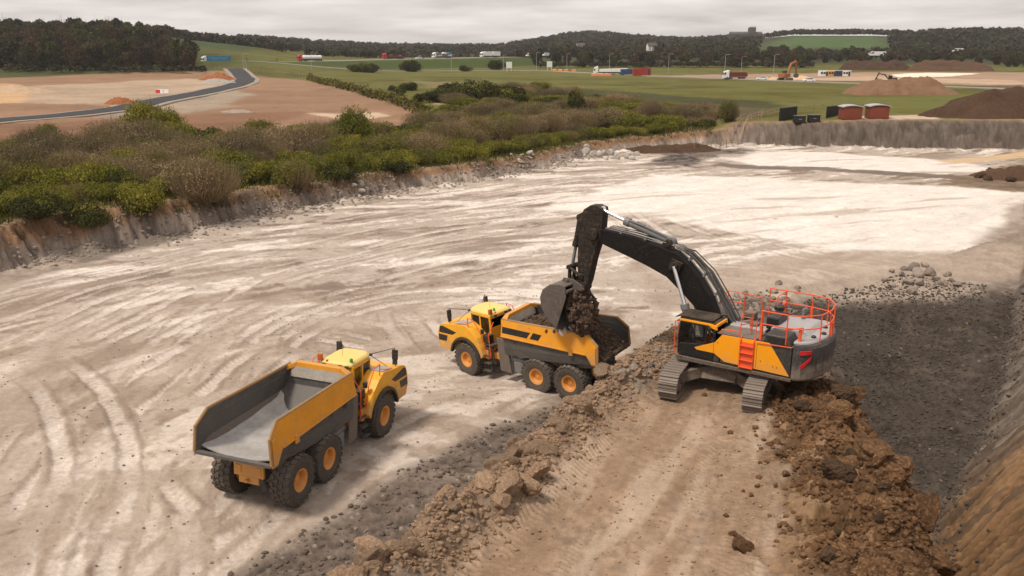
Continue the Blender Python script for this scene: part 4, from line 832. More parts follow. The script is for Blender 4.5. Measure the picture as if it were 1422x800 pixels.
    se = MB(); se.box((.85, 1.2, 1.78), (.5, .5, .14)); se.box((.58, 1.2, 2.15), (.13, .48, .75), (0, -.1, 0)); se.box((.85, .93, 1.92), (.4, .12, .2)); se.box((.85, 1.47, 1.92), (.4, .12, .2)); se.build('seat', M['seat'], cab, .03)
    co = MB(); co.box((1.62, .95, 2.1), (.08, .25, .2)); co.box((1.35, 1.23, 1.6), (.5, .8, .1)); co.build('console', M['light'], cab, .01)
    # ---- boom, stick, bucket in the plane y = 0
    bm = MB()
    top = [(.42, 1.95), (.92, 2.82), (1.30, 3.66), (1.82, 4.38), (2.34, 4.93), (2.9, 5.34), (4.95, 5.79), (6.45, 5.93), (6.85, 5.92)]; bot = [(7.08, 5.66), (6.85, 5.42), (6.4, 5.22), (4.32, 4.60), (3.3, 4.22), (2.45, 3.55), (1.75, 2.95), (1.1, 2.2), (.85, 1.75), (.45, 1.7)]
    bm.prism(top + bot, -.29, .29); bm = bm.build('boom', M['boom'], root, .035)
    bl = MB()
    for s in (-1, 1):
        bl.prism([(2.7, 4.55), (2.55, 4.95), (3.05, 5.1), (3.2, 4.65)], s * .29, s * .42); bl.lathe([(.17, -.06), (.17, .06)], (2.89, s * .5, 4.82), 18)
        bl.lathe([(.25, -.1), (.25, .1)], (6.95, s * .38, 5.68), 18); bl.lathe([(.13, -.1), (.13, .1)], (3.28, s * .2, 5.72), 14); bl.prism([(3.0, 5.48), (3.2, 5.85), (3.4, 5.86), (3.7, 5.58)], s * .16, s * .24)
    bl.split('boom_lug', M['stick'], bm, bevel=.01)
    for s in (-1, 1):
        c = MB(); c.tube([(1.72, s * .62, 1.35), (2.26, s * .57, 3.2)], .16, 14); c.lathe([(.19, -.1), (.19, .1)], (1.72, s * .62, 1.4), 14); c.tube([(2.22, s * .57, 3.05), (2.28, s * .57, 3.27)], .19, 14); c = c.build('boom_cylinder', M['grey'], bm, smooth=True)
        r_ = MB(); r_.tube([(2.25, s * .57, 3.2), (2.89, s * .5, 4.82)], .085, 12); r_.build('cylinder_rod', M['chrome'], c, smooth=True)
    c = MB(); c.tube([(3.25, 0, 5.74), (5.45, 0, 6.36)], .165, 16); c.tube([(5.32, 0, 6.32), (5.55, 0, 6.39)], .2, 16); c.lathe([(.2, -.14), (.2, .14)], (3.28, 0, 5.74), 14)
    c.tube([(3.4, .2, 5.98), (4.6, .17, 6.32), (5.3, .14, 6.46)], .035, 6); c.tube([(4.5, .1, 6.3), (4.9, .1, 6.42)], .06, 6); c = c.build('arm_cylinder', M['grey'], bm, smooth=True)
    r_ = MB(); r_.tube([(5.45, 0, 6.36), (6.72, 0, 6.76)], .085, 12); r_.lathe([(.15, -.12), (.15, .12)], (6.74, 0, 6.77), 14); r_.build('cylinder_rod', M['chrome'], c, smooth=True)
    # hoses along the back of the boom
    hs = MB()
    ridge_pts = [(.12, 2.3), (.48, 2.95), (.98, 3.84), (1.55, 4.6), (2.16, 5.17), (2.78, 5.52), (3.3, 5.66), (4.95, 5.9), (6.3, 6.02)]
    for i, yy in enumerate((-.24, -.17, -.1, -.03, .05, .13, .2, .26)):
        j = .05 * math.sin(i * 2.3); n_ = len(ridge_pts) - (2 if i % 3 == 0 else 0)
        hs.tube([(a - .05 + .5 * j, yy * (1 if 1 < k < 6 else .9) + .03 * math.sin(k * 2 + i), b + .03 + j * (1 if k % 2 else .4)) for k, (a, b) in enumerate(ridge_pts[:n_])], .022, 6)
    for i in range(6): hs.tube([(-.6 + .1 * i, -.3 + .12 * i, 2.6), (-.35 + .06 * i, -.3 + .13 * i, 2.35 + .1 * (i % 3)), (0, -.3 + .12 * i, 2.5), (.52, -.28 + .11 * i, 3.1), (1.0, -.25 + .1 * i, 3.9 + .05 * (i % 2))], .026, 6)
    for i, (yy, b_) in enumerate(((-.3, .22), (-.16, .30), (.0, .2), (.15, .34), (.3, .24))): hs.tube([(2.95, yy * .6, 5.55), (2.35 - b_ * .4, yy, 5.22 + b_ * .8), (1.5 - b_ * .7, yy * 1.1, 4.55 + b_ * .6), (.95 - b_ * 1.1, yy * 1.1, 3.7 + b_ * .3), (.35 - b_, yy, 2.85), (-.1, yy * 1.2, 2.5)], .026, 6)
    hs.build('boom_hoses', M['hose2'], bm, smooth=True)
    st_ = MB()
    for i, yy in enumerate((-.3, .3)): st_.tube([(.6, yy * .8, 2.85), (1.06, yy * .8, 3.78), (1.64, yy * .8, 4.58), (2.2, yy * .8, 5.1), (2.7, yy * .8, 5.45)], .03, 6); st_.tube([(3.6, yy * .8, 5.64), (5.0, yy * .8, 5.86), (6.4, yy * .8, 6.0)], .026, 6)
    for (a, b) in ((1.05, 3.82), (1.62, 4.55), (2.3, 5.15), (4.4, 5.76), (5.6, 5.9)): st_.box((a, 0, b), (.1, .6, .1), (0, -.6 if a < 2.4 else -.15, 0))
    st_.build('hydraulic_pipes', M['grey'], bm, smooth=True)
    sk = MB(); prof = [(6.55, 6.55), (6.62, 6.85), (6.85, 6.98), (7.2, 6.95), (7.55, 6.72), (7.72, 6.35), (7.80, 5.6), (7.82, 4.4), (7.76, 3.3), (7.62, 2.92), (7.40, 2.90), (7.22, 3.4), (6.98, 4.5), (6.72, 5.35), (6.6, 5.7)]
    sk.prism(prof, -.27, .27); sk = sk.build('stick', M['stick'], bm, .04)
    sl = MB()
    for s in (-1, 1): sl.lathe([(.26, -.07), (.26, .07)], (6.95, s * .34, 5.68), 18); sl.prism([(6.6, 5.6), (6.7, 6.1), (7.4, 6.2), (7.7, 5.6), (7.5, 5.1), (6.9, 5.0)], s * .27, s * .31); sl.prism([(6.55, 6.6), (6.6, 6.88), (6.9, 6.95), (7.0, 6.6)], s * .16, s * .3)
    sl.lathe([(.16, -.34), (.16, .34)], (7.52, 0, 3.04), 16); sl.lathe([(.13, -.36), (.13, .36)], (7.58, 0, 3.62), 14); sl.split('stick_pin', M['stick'], sk, bevel=.01)
    c = MB(); c.tube([(7.84, 0, 6.25), (8.06, 0, 5.0)], .15, 14); c.tube([(8.04, 0, 5.12), (8.08, 0, 4.92)], .18, 14); c.lathe([(.17, -.16), (.17, .16)], (7.82, 0, 6.3), 14); c.prism([(7.6, 6.0), (7.7, 6.55), (7.95, 6.4), (7.9, 6.1)], -.2, .2); c = c.build('bucket_cylinder', M['stick'], sk, smooth=True)
    r_ = MB(); r_.tube([(8.06, 0, 5.0), (8.24, 0, 3.98)], .08, 12); r_.build('cylinder_rod', M['grey'], c, smooth=True)
    lk = MB()
    for s in (-1, 1): lk.tube([(8.24, s * .3, 3.96), (7.58, s * .34, 3.62)], .075, 8); lk.tube([(8.24, s * .2, 3.96), (8.28, s * .2, 3.15)], .09, 8)
    lk.lathe([(.11, -.38), (.11, .38)], (8.24, 0, 3.96), 14); lk.build('bucket_link', M['stick'], sk)
    # bucket: open towards the machine, soil pouring out
    hw = .98
    back = [(7.98, 3.22), (8.35, 3.26), (8.85, 3.16), (9.22, 2.88), (9.36, 2.5), (9.30, 2.05), (9.08, 1.66), (8.75, 1.35), (8.42, 1.14)]
    inn = [(7.98, 3.15), (8.33, 3.19), (8.8, 3.10), (9.15, 2.84), (9.28, 2.48), (9.22, 2.08), (9.02, 1.72), (8.71, 1.42), (8.44, 1.20)]
    bk = MB(); bk.prism(back + inn[::-1], -hw, hw)
    for s in (-1, 1):
        bk.prism(back + [(7.92, 2.72)], s * hw, s * (hw + .05)); bk.prism([(8.40, 1.12), (7.90, 2.72), (7.98, 3.0), (8.12, 2.75), (8.56, 1.3)], s * (hw + .05), s * (hw + .08)); 
    bk.prism([(7.35, 3.02), (7.5, 3.2), (8.0, 3.42), (8.5, 3.42), (8.6, 3.2), (7.98, 3.0), (7.6, 2.9)], -.36, -.28); bk.prism([(7.35, 3.02), (7.5, 3.2), (8.0, 3.42), (8.5, 3.42), (8.6, 3.2), (7.98, 3.0), (7.6, 2.9)], .28, .36)
    bk.prism([(8.5, 1.2), (8.38, 1.10), (8.30, .98), (8.36, .97), (8.55, 1.12)], -hw - .06, hw + .06); bk.lathe([(.08, -.5), (.08, .5)], (8.28, 0, 3.3), 12); bk.tube([(7.95, -hw, 2.95), (7.95, hw, 2.95)], .09, 8)
    bk = bk.build('bucket', M['bucket'], root, .015)
    tt = MB()
    for k in range(5): yy = -hw + .1 + k * (2 * hw - .2) / 4; tt.prism([(8.5, 1.16), (8.30, 1.02), (8.12, .78), (8.16, .76), (8.36, .92), (8.56, 1.1)], yy - .08, yy + .08)
    tt.split('bucket_tooth', M['steel'], bk, bevel=.01)
    # ---- orange rails, ladder
    def rail(name, paths, r=.026):
        m = MB()
        for p in paths: m.tube(p, r, 6)
        return m.build(name, M['orange'], root)
    T, m_, b_ = 3.92, 3.4, 2.72
    L = [(-1.5, 1.72), (-2.5, 1.72), (-3.05, 1.55), (-3.55, .95), (-3.66, .1), (-3.55, -.8), (-3.1, -1.5), (-2.4, -1.68), (-1.3, -1.68), (-.6, -1.68)]
    rail('guard_rail', [[(a, b, T) for a, b in L], [(a, b, m_) for a, b in L]] + [[(a, b, b_ + (.1 if a < -2.8 else 0)), (a, b, T)] for a, b in (L[0], L[1], L[3], L[5], L[6], L[7], L[8], L[9])] + [[(L[4][0], L[4][1], 2.85), (L[4][0], L[4][1], T)]])
    pr = MB()
    for (a, b) in (L[0], (-2.95, 1.5), (-3.64, -.2), L[7], L[8]): pr.box((a, b, 3.05), (.11, .11, .62)); 
    pr.box((-1.5, 1.66, 3.35), (.1, .1, 1.15)); pr.split('rail_post', M['orange'], root, bevel=.015)
    rail('guard_rail', [[(-1.3, -.6, 2.8), (-1.3, -.6, T), (-1.3, -1.65, T)], [(-1.3, -.6, m_), (-1.3, -1.65, m_)]])
    rail('guard_rail', [[(-2.9, 1.0, 3.1), (-2.9, 1.0, 3.3), (-2.4, 1.72, 3.3)]])
    rail('guard_rail', [[(1.25, -1.7, 2.6), (1.25, -1.7, 3.5), (.5, -1.7, 3.5), (.5, -1.7, 2.6)], [(1.25, -1.7, 3.05), (.5, -1.7, 3.05)], [(.5, -1.7, 3.5), (-.3, -1.7, 3.45), (-.3, -1.7, 2.7)], [(1.25, -.8, 2.6), (1.25, -.8, 3.4), (1.25, -1.7, 3.5)]])
    rail('handrail', [[(.15, 1.72, 2.66), (.1, 1.72, 2.86), (-.55, 1.72, 2.9), (-.68, 1.72, 2.7)], [(-.68, 1.78, 2.7), (-.7, 1.72, 3.62), (-.95, 1.2, 3.62), (-.95, 1.2, 2.72)], [(-1.32, 1.80, 2.6), (-1.32, 1.72, 3.5)], [(-.7, 1.72, 3.2), (-.95, 1.2, 3.2)], [(-.4, .95, 2.75), (-.4, .95, 3.3), (-.8, .95, 3.3), (-.8, .95, 2.75)]], .022)
    la = MB()
    for X in (-.76, -1.30): la.tube([(X, 1.85, 1.42), (X, 1.86, 2.6), (X, 1.76, 2.78)], .03, 6)
    for k in range(4): la.box((-1.03, 1.86, 1.52 + .3 * k), (.56, .12, .035))
    la.prism([(-.76, 1.5), (-1.3, 1.5), (-1.3, 2.55), (-.76, 2.55)], 1.812, 1.83); la.build('ladder', M['orange'], root, .005)
    rail('step_rail', [[(-1.42, 1.83, 2.62), (-2.78, 1.83, 2.70), (-2.82, 1.5, 2.72)]], .02)
    sb = MB(); sb.prism([(1.95, 1.25), (-2.85, 1.32), (-2.85, 1.44), (1.95, 1.44)], 1.795, 1.86); sb.prism([(1.6, 1.86), (1.6, .6), (2.0, .6), (2.0, 1.86)], 1.36, 1.42, 'z'); sb.build('side_beam', M['under'], up, .015)
    return root
excavator = make_excavator()
# ---------------------------------------------------------------- people in the cabs
def skin_mesh(name, verts, edges, radii, mat, sub=2):
    me = bpy.data.meshes.new(name); me.from_pydata(verts, edges, []); o = bpy.data.objects.new(name, me); COL.objects.link(o)
    o.modifiers.new('skin', 'SKIN'); s = o.modifiers.new('sub', 'SUBSURF'); s.levels = s.render_levels = sub
    for v, r in zip(me.skin_vertices[0].data, radii): v.radius = (r, r) if not isinstance(r, tuple) else r
    me.skin_vertices[0].data[0].use_root = True
    dg = bpy.context.evaluated_depsgraph_get(); ev = o.evaluated_get(dg); m2 = bpy.data.meshes.new_from_object(ev); bpy.data.objects.remove(o)
    m2.materials.clear(); m2.materials.append(mat); m2.polygons.foreach_set('use_smooth', [True] * len(m2.polygons)); m2.name = name
    return m2
def make_person(mat_world, label):
    """seated, hands forward on the controls; hips at the origin, x forward"""
    V = [(0, 0, 0), (.0, 0, .16), (-.01, 0, .36), (0, 0, .48), (.03, 0, .57), (.05, 0, .66), (.055, 0, .74)]; E = [(0, 1), (1, 2), (2, 3), (3, 4), (4, 5), (5, 6)]; R = [.14, .13, .145, .06, .055, .095, .07]
    for s in (-1, 1):
        n = len(V); V += [(-.01, s * .18, .42), (.05, s * .25, .18), (.28, s * .2, .12), (.36, s * .18, .13)]; E += [(2, n), (n, n + 1), (n + 1, n + 2), (n + 2, n + 3)]; R += [.06, .048, .034, .036]
        for k in range(4):
            m = len(V); yy = s * (.145 + .022 * k); V += [(.42, yy, .14), (.455 + .006 * (k in (1, 2)), yy, .12), (.46, yy, .095)]; E += [(n + 3, m), (m, m + 1), (m + 1, m + 2)]; R += [.012, .010, .008]
        m = len(V); V += [(.37, s * .135, .15), (.40, s * .12, .14)]; E += [(n + 3, m), (m, m + 1)]; R += [.013, .010]
        n = len(V); V += [(.06, s * .1, 0), (.42, s * .14, .04), (.46, s * .14, -.36), (.58, s * .14, -.40)]; E += [(0, n), (n, n + 1), (n + 1, n + 2), (n + 2, n + 3)]; R += [.095, .065, .045, .04]
    root = link('person', skin_mesh('person', V, E, R, M['skin'])); root.matrix_world = mat_world; tag(root, label, 'person')
    JV = [(0, 0, .02), (0, 0, .16), (-.01, 0, .36), (0, 0, .47)]; JE = [(0, 1), (1, 2), (2, 3)]; JR = [.165, .16, .17, .085]
    for s in (-1, 1): n = len(JV); JV += [(-.01, s * .19, .42), (.05, s * .255, .18), (.27, s * .205, .122)]; JE += [(2, n), (n, n + 1), (n + 1, n + 2)]; JR += [.075, .065, .05]
    link('jacket', skin_mesh('jacket', JV, JE, JR, M['hivis']), root)
    TV = [(0, 0, .0)]; TE = []; TR = [.155]
    for s in (-1, 1): n = len(TV); TV += [(.06, s * .1, 0), (.42, s * .14, .04), (.455, s * .14, -.33)]; TE += [(0, n), (n, n + 1), (n + 1, n + 2)]; TR += [.11, .08, .062]
    link('trousers', skin_mesh('trousers', TV, TE, TR, M['trouser']), root)
    st = MB()
    for zz, r in ((.13, .175), (.26, .178)): st.lathe([(r, -.025), (r + .008, 0), (r, .025), (r - .02, 0)], (-.003, 0, zz), 18, 'z', ring=True)
    st.split('reflective_stripe', M['stripe'], root)
    for s in (-1, 1): b = MB(); b.tube([(-.16, s * .1, .12), (-.17, s * .1, .3), (-.05, s * .11, .5), (.13, s * .1, .38), (.165, s * .1, .14)], .018, 6); b.build('brace_stripe', M['stripe'], root)
    h = MB(); h.lathe([(.118, 0), (.115, .05), (.09, .1), (.04, .13), (.005, .135)], (.05, 0, .73), 18, 'z'); h.prism([(.14, -.07), (.2, -.05), (.2, .05), (.14, .07)], .73, .742, 'z'); h.build('helmet', M['white'], root, smooth=True)
    f = MB(); f.prism([(.138, .66), (.165, .645), (.14, .632)], -.014, .014)
    f.build('nose', M['skin'], root)
    e = MB(); e.box((.142, .035, .685), (.012, .026, .012)); e.box((.142, -.035, .685), (.012, .026, .012)); e.split('eye', M['seat'], root)
    q = MB(); q.box((.140, 0, .612), (.01, .045, .008)); q.build('mouth', M['red'], root)
    return root
def _mw(o): return Matrix.Translation(o.location) @ o.rotation_euler.to_matrix().to_4x4()
EM = _mw(excavator); TM1 = _mw(truck1); TM2 = _mw(truck2)
make_person(EM @ Matrix.Translation((.74, 1.34, 1.96)), 'seated operator in a red high visibility jacket inside the excavator cab')
make_person(TM2 @ M2 @ Matrix.Translation((5.56, .3, 2.5)), 'seated driver in a red jacket with pale straps inside the dump truck being loaded')

# ---------------------------------------------------------------- soil, clods, boulders
def lump_mesh(name, seed, mat, sub=3, amp=.32, flat=.8, angular=False, cuts=0):
    rg = np.random.default_rng(seed); bm = bmesh.new(); bmesh.ops.create_icosphere(bm, subdivisions=sub, radius=1.0)
    v = np.array([q.co[:] for q in bm.verts]); sc = np.array([1, rg.uniform(.65, .95), rg.uniform(flat - .15, flat + .1)])
    pl = rg.normal(size=(11, 3)); pl /= np.linalg.norm(pl, axis=1)[:, None]; dd = rg.uniform(.55, .85, len(pl)) if angular else rg.uniform(.66, .95, len(pl))
    for n_, d in zip(pl, dd):                                        # broken faces
        k = v @ n_ - d; v = v - np.where(k > 0, k, 0)[:, None] * n_ * .96
    a, b, c = v[:, 0], v[:, 1], v[:, 2]; o = rg.uniform(0, 50)
    d = fbm(a * 1.3 + o + c * .9, b * 1.3 - c * 1.1 + o, 4, seed) * amp + fbm(a * 5 + c * 4 + o, b * 5 - c * 3, 3, seed + 5) * amp * .28
    e = fbm(a * 11 + o, b * 11 + c * 9, 2, seed + 9) * .05
    v = v * (1 + d * (.4 if angular else .55) + e)[:, None] * sc
    for q, co in zip(bm.verts, v): q.co = co
    me = bpy.data.meshes.new(name); bm.to_mesh(me); bm.free(); me.materials.append(mat)
    if sub > 4: me.polygons.foreach_set('use_smooth', [True] * len(me.polygons))
    return me
LM = {}
def lumps(key, mat, n, **k): LM[key] = [lump_mesh(key, 100 * len(LM) + i, M[mat], **k) for i in range(n)]
lumps('earth_clod', 'clod', 6, sub=4, amp=.4); lumps('clay_lump', 'clay', 6, sub=4, amp=.42); lumps('dark_lump', 'darkclay', 4, sub=4, amp=.42); lumps('clay_block', 'clay', 6, sub=4, amp=.34, flat=.7, angular=True); lumps('clod_block', 'clod', 5, sub=4, amp=.34, flat=.7, angular=True); lumps('boulder', 'stone', 6, sub=3, amp=.2, angular=True); lumps('pale_rock', 'pale_stone', 5, sub=3, amp=.2, angular=True)
def place(name, key, x, y, s, label, cat, group, sink=.35, zz=None, flatr=.5):
    o = bpy.data.objects.new(name, random.choice(LM[key])); COL.objects.link(o)
    z = hz(x, y) if zz is None else zz
    o.location = (x, y, z + s * (.6 - sink)); o.scale = (s * random.uniform(.9, 1.25), s * random.uniform(.85, 1.1), s * random.uniform(.8, 1.05))
    o.rotation_euler = (random.uniform(-flatr, flatr), random.uniform(-flatr, flatr), random.uniform(0, 6.28)); tag(o, label, cat, group)
    return o
def many(pts, *a, **k):
    P = np.array(pts); Z = height(P[:, 0], P[:, 1])
    for (x, y, s), z in zip(pts, Z): place(*a[:2], x, y, s, *a[2:], zz=float(z), **k)
def along(line, n, spread, smin, smax, s0=0, s1=1, pw=2.2):
    seg = [math.dist(a, b) for a, b in zip(line[:-1], line[1:])]; tot = sum(seg); out = []
    for _ in range(n):
        t = random.uniform(s0, s1) * tot
        for (a, b), l in zip(zip(line[:-1], line[1:]), seg):
            if t <= l: break
            t -= l
        f = min(t / l, 1); nx, ny = -(b[1] - a[1]) / l, (b[0] - a[0]) / l; d = random.gauss(0, spread)
        out.append((a[0] + (b[0] - a[0]) * f + nx * d, a[1] + (b[1] - a[1]) * f + ny * d, smin + (smax - smin) * random.random() ** pw))
    return out
many(along(BERM, 22, .6, .12, .5, .18, .82, 2.6), 'earth_clod', 'earth_clod', 'light brown crumbly earth clod in the long spoil ridge left of the rutted bench', 'clod', 'clods of the spoil ridge')
many(along(BERM, 58, .6, .12, .64, .18, .82, 2.2), 'earth_block', 'clod_block', 'light brown angular earth block in the long spoil ridge left of the rutted bench', 'clod', 'blocks of the spoil ridge')
many(along(BERM, 14, .55, .16, .34, .6, 1), 'stone', 'boulder', 'small grey broken stone at the upper end of the spoil ridge near the loaded truck', 'stone', 'stones at the end of the spoil ridge')
many(along(RIDGE, 34, .95, .1, .6, .22, .98, 3.), 'clay_lump', 'clay_lump', 'orange brown rounded clay lump in the rubble heap below the excavator counterweight', 'clod', 'clay lumps of the rubble heap')
many(along(RIDGE, 56, .9, .1, .74, .22, .98, 2.6), 'clay_block', 'clay_block', 'orange brown angular clay block in the rubble heap below the excavator counterweight', 'clod', 'clay blocks of the rubble heap')
many(along(RIDGE, 34, 1.1, .12, .55, .22, .98), 'dark_lump', 'dark_lump', 'dark damp clay lump in the rubble heap below the excavator counterweight', 'clod', 'dark lumps of the rubble heap')
many([(*gp(px, py, 1.95), s) for px, py, s in ((1068, 622, .16), (1075, 618, .2), (1060, 612, .1), (1110, 590, .2), (1050, 607, .08), (1018, 742, .16), (1030, 760, .3), (1043, 690, .1), (1008, 715, .1), (1055, 648, .09))], 'clay_lump', 'clay_lump', 'single brown clod lying loose on the rutted bench beside the rubble heap', 'clod', 'loose clods on the bench')
tag(place('clay_slab', 'clay_lump', *gp(1208, 668, 2.6), .62, 'large pale tan slab on top of the brown rubble heap', 'clod', None, sink=.2), None)
many([(*gp(px, py, .1), s) for px, py, s in ((1252, 381, 0.38), (1268, 372, 0.53), (1284, 368, 0.44), (1240, 388, 0.31), (1262, 388, 0.44), (1290, 378, 0.50), (1300, 384, 0.38), (1278, 390, 0.46), (1310, 390, 0.38), (1245, 398, 0.34), (1268, 398, 0.50), (1330, 392, 0.31), (1296, 394, 0.34), (1228, 384, 0.25), (1316, 380, 0.31), (1256, 372, 0.31), (1275, 381, 0.56), (1238, 378, 0.25), (1322, 386, 0.25))], 'boulder', 'boulder', 'grey boulder in the rock pile on the far side of the dark cut', 'boulder', 'boulders of the rock pile', sink=.2)
many([(gp(px, py, .35)[0], gp(px, py, .35)[1], s) for px, py, s in [(random.uniform(1005, 1115), random.uniform(382, 425), random.uniform(.1, .36)) for _ in range(34)]], 'rubble_block', 'boulder', 'grey broken rubble block on the mound behind the excavator guard rails', 'rubble', 'rubble blocks behind the excavator')
many([(gp(px, py, .2)[0], gp(px, py, .2)[1], s) for px, py, s in [(random.uniform(812, 888), 216 + random.uniform(-3, 4), random.uniform(.35, .9)) for _ in range(20)]], 'pale_rock', 'pale_rock', 'pale broken rock in the row below the middle of the long earth bank', 'rock', 'pale rocks below the bank')
many([(gp(px, py, .2)[0], gp(px, py, .2)[1], s) for px, py, s in [(random.uniform(708, 742), 233 + random.uniform(-4, 3), random.uniform(.25, .6)) for _ in range(9)]], 'pale_rock', 'pale_rock', 'pale broken rock in the small cluster at the bank foot left of the long row', 'rock', 'pale rocks in the small cluster')
many([(gp(px, py, 2.2)[0], gp(px, py, 2.2)[1], s) for px, py, s in [(random.uniform(482, 534), 246 + random.uniform(-2, 3), random.uniform(.25, .55)) for _ in range(9)]], 'pale_rock', 'pale_rock', 'pale rock on the bank lip below the green hedge', 'rock', 'pale rocks on the bank lip')
many([(gp(px, py, .4)[0], gp(px, py, .4)[1], s) for px, py, s in [(random.uniform(1352, 1430), random.uniform(232, 248), random.uniform(.3, .8)) for _ in range(14)]], 'dark_rock', 'dark_lump', 'dark brown rock on the soil heap at the right end of the pale floor', 'rock', 'dark rocks at the right end of the floor')

# ---- loose stones nobody could count
_bm = bmesh.new(); bmesh.ops.create_icosphere(_bm, subdivisions=1, radius=1.0); CHV = np.array([v.co[:] for v in _bm.verts]); CHF = np.array([[v.index for v in f.verts] for f in _bm.faces]); _bm.free()
def scatter(name, n, fn, mat, label, cat, smin, smax, seed=1, pw=3.):
    rg = np.random.default_rng(seed); P = fn(rg, n); n = len(P); Z = height(P[:, 0], P[:, 1])
    s = smin + (smax - smin) * rg.random(n) ** pw
    base, F0 = CHV, CHF; NV = len(base)
    V = base[None] * (1 + .5 * (rg.random((n, NV, 1)) - .5)) * rg.uniform(.65, 1.3, (n, 1, 3)); a = rg.random(n) * 6.28; c, q = np.cos(a)[:, None], np.sin(a)[:, None]
    V = np.stack([V[..., 0] * c - V[..., 1] * q, V[..., 0] * q + V[..., 1] * c, V[..., 2] * .8], -1) * s[:, None, None] + np.stack([P[:, 0], P[:, 1], Z + s * .2], -1)[:, None, :]
    F = (F0[None] + (np.arange(n) * NV)[:, None, None]).reshape(-1, 3)
    o = link(name, np_mesh(name, V.reshape(-1, 3), F, M[mat])); tag(o, label, cat, kind='stuff'); return o
def poly_pts(poly):
    def f(rg, n):
        P = np.array(poly); q = rg.uniform(P.min(0), P.max(0), (n * 3, 2)); return q[inside(q[:, 0], q[:, 1], poly)][:n]
    return f
def line_pts(line, spread, s0=0., s1=1.):
    def f(rg, n):
        L = np.array(line); seg = np.linalg.norm(np.diff(L, axis=0), axis=1); cum = np.concatenate([[0], np.cumsum(seg)]); t = rg.uniform(s0, s1, n) * cum[-1]
        i = np.clip(np.searchsorted(cum, t) - 1, 0, len(seg) - 1); f_ = (t - cum[i]) / seg[i]; d = (L[i + 1] - L[i]); nn = np.stack([-d[:, 1], d[:, 0]], 1) / seg[i][:, None]
        return L[i] + d * f_[:, None] + nn * (rg.normal(size=n) * spread)[:, None]
    return f
scatter('gravel', 9000, poly_pts([(-12, 15), (-9.4, 22.2), (-6.0, 27.2), (-2.4, 33.0), (1.4, 37.6), (6.0, 44), (11, 52), (17, 57), (20, 52), (10, 42), (4.9, 35.2), (1.0, 28.9), (-1.9, 23), (-5, 14)]), 'gravel', 'loose grey gravel strewn between the haul road and the spoil ridge', 'gravel', .02, .12, 2, 3.5)
scatter('dark_gravel', 12000, poly_pts([(11, 41), (14, 47), (20, 56), (28, 60), (33, 58), (26, 46), (20, 36.5), (16, 31), (13.5, 28), (13.6, 34)]), 'darkgravel', 'dark shaly gravel covering the floor of the deep cut', 'gravel', .02, .11, 3, 4.)
scatter('ridge_crumbs', 14000, line_pts(BERM, .62, .1, 1.), 'clod', 'crumbled brown earth on the spoil ridge', 'crumbled earth', .012, .12, 4, 3.5)
scatter('rubble_crumbs', 17000, line_pts(RIDGE, 1.1, .1, 1.0), 'clay', 'crumbled orange brown clay on the rubble heap', 'crumbled earth', .012, .14, 5, 3.5)
scatter('scattered_stones', 1700, poly_pts([(-30, 24), (-26, 45), (-10, 60), (12, 60), (6, 44), (-3, 34), (-9, 24), (-12, 18), (-20, 16)]), 'stone', 'small stones scattered over the pale rutted floor', 'stones', .015, .07, 6)
scatter('bench_stones', 1500, poly_pts([(-2, 20), (0, 24), (6, 35), (11, 36), (10, 28), (8, 20)]), 'clod', 'small stones scattered over the rutted bench', 'stones', .012, .06, 7)
scatter('wall_debris', 2600, line_pts(WALLTOE, .6, .12, .46), 'darkgravel', 'loose dark debris along the foot of the steep ribbed wall', 'debris', .015, .12, 9, 3.)
scatter('bank_rubble', 3800, line_pts([(-36.3, 61), (-34.6, 66), (-32.4, 69), (-28, 75), (-17.6, 90), (-12.2, 98.8), (-2.2, 107.8), (5, 118.4), (11.8, 131)], 1.1), 'stone', 'grey rubble along the foot of the bank', 'rubble', .03, .22, 8)

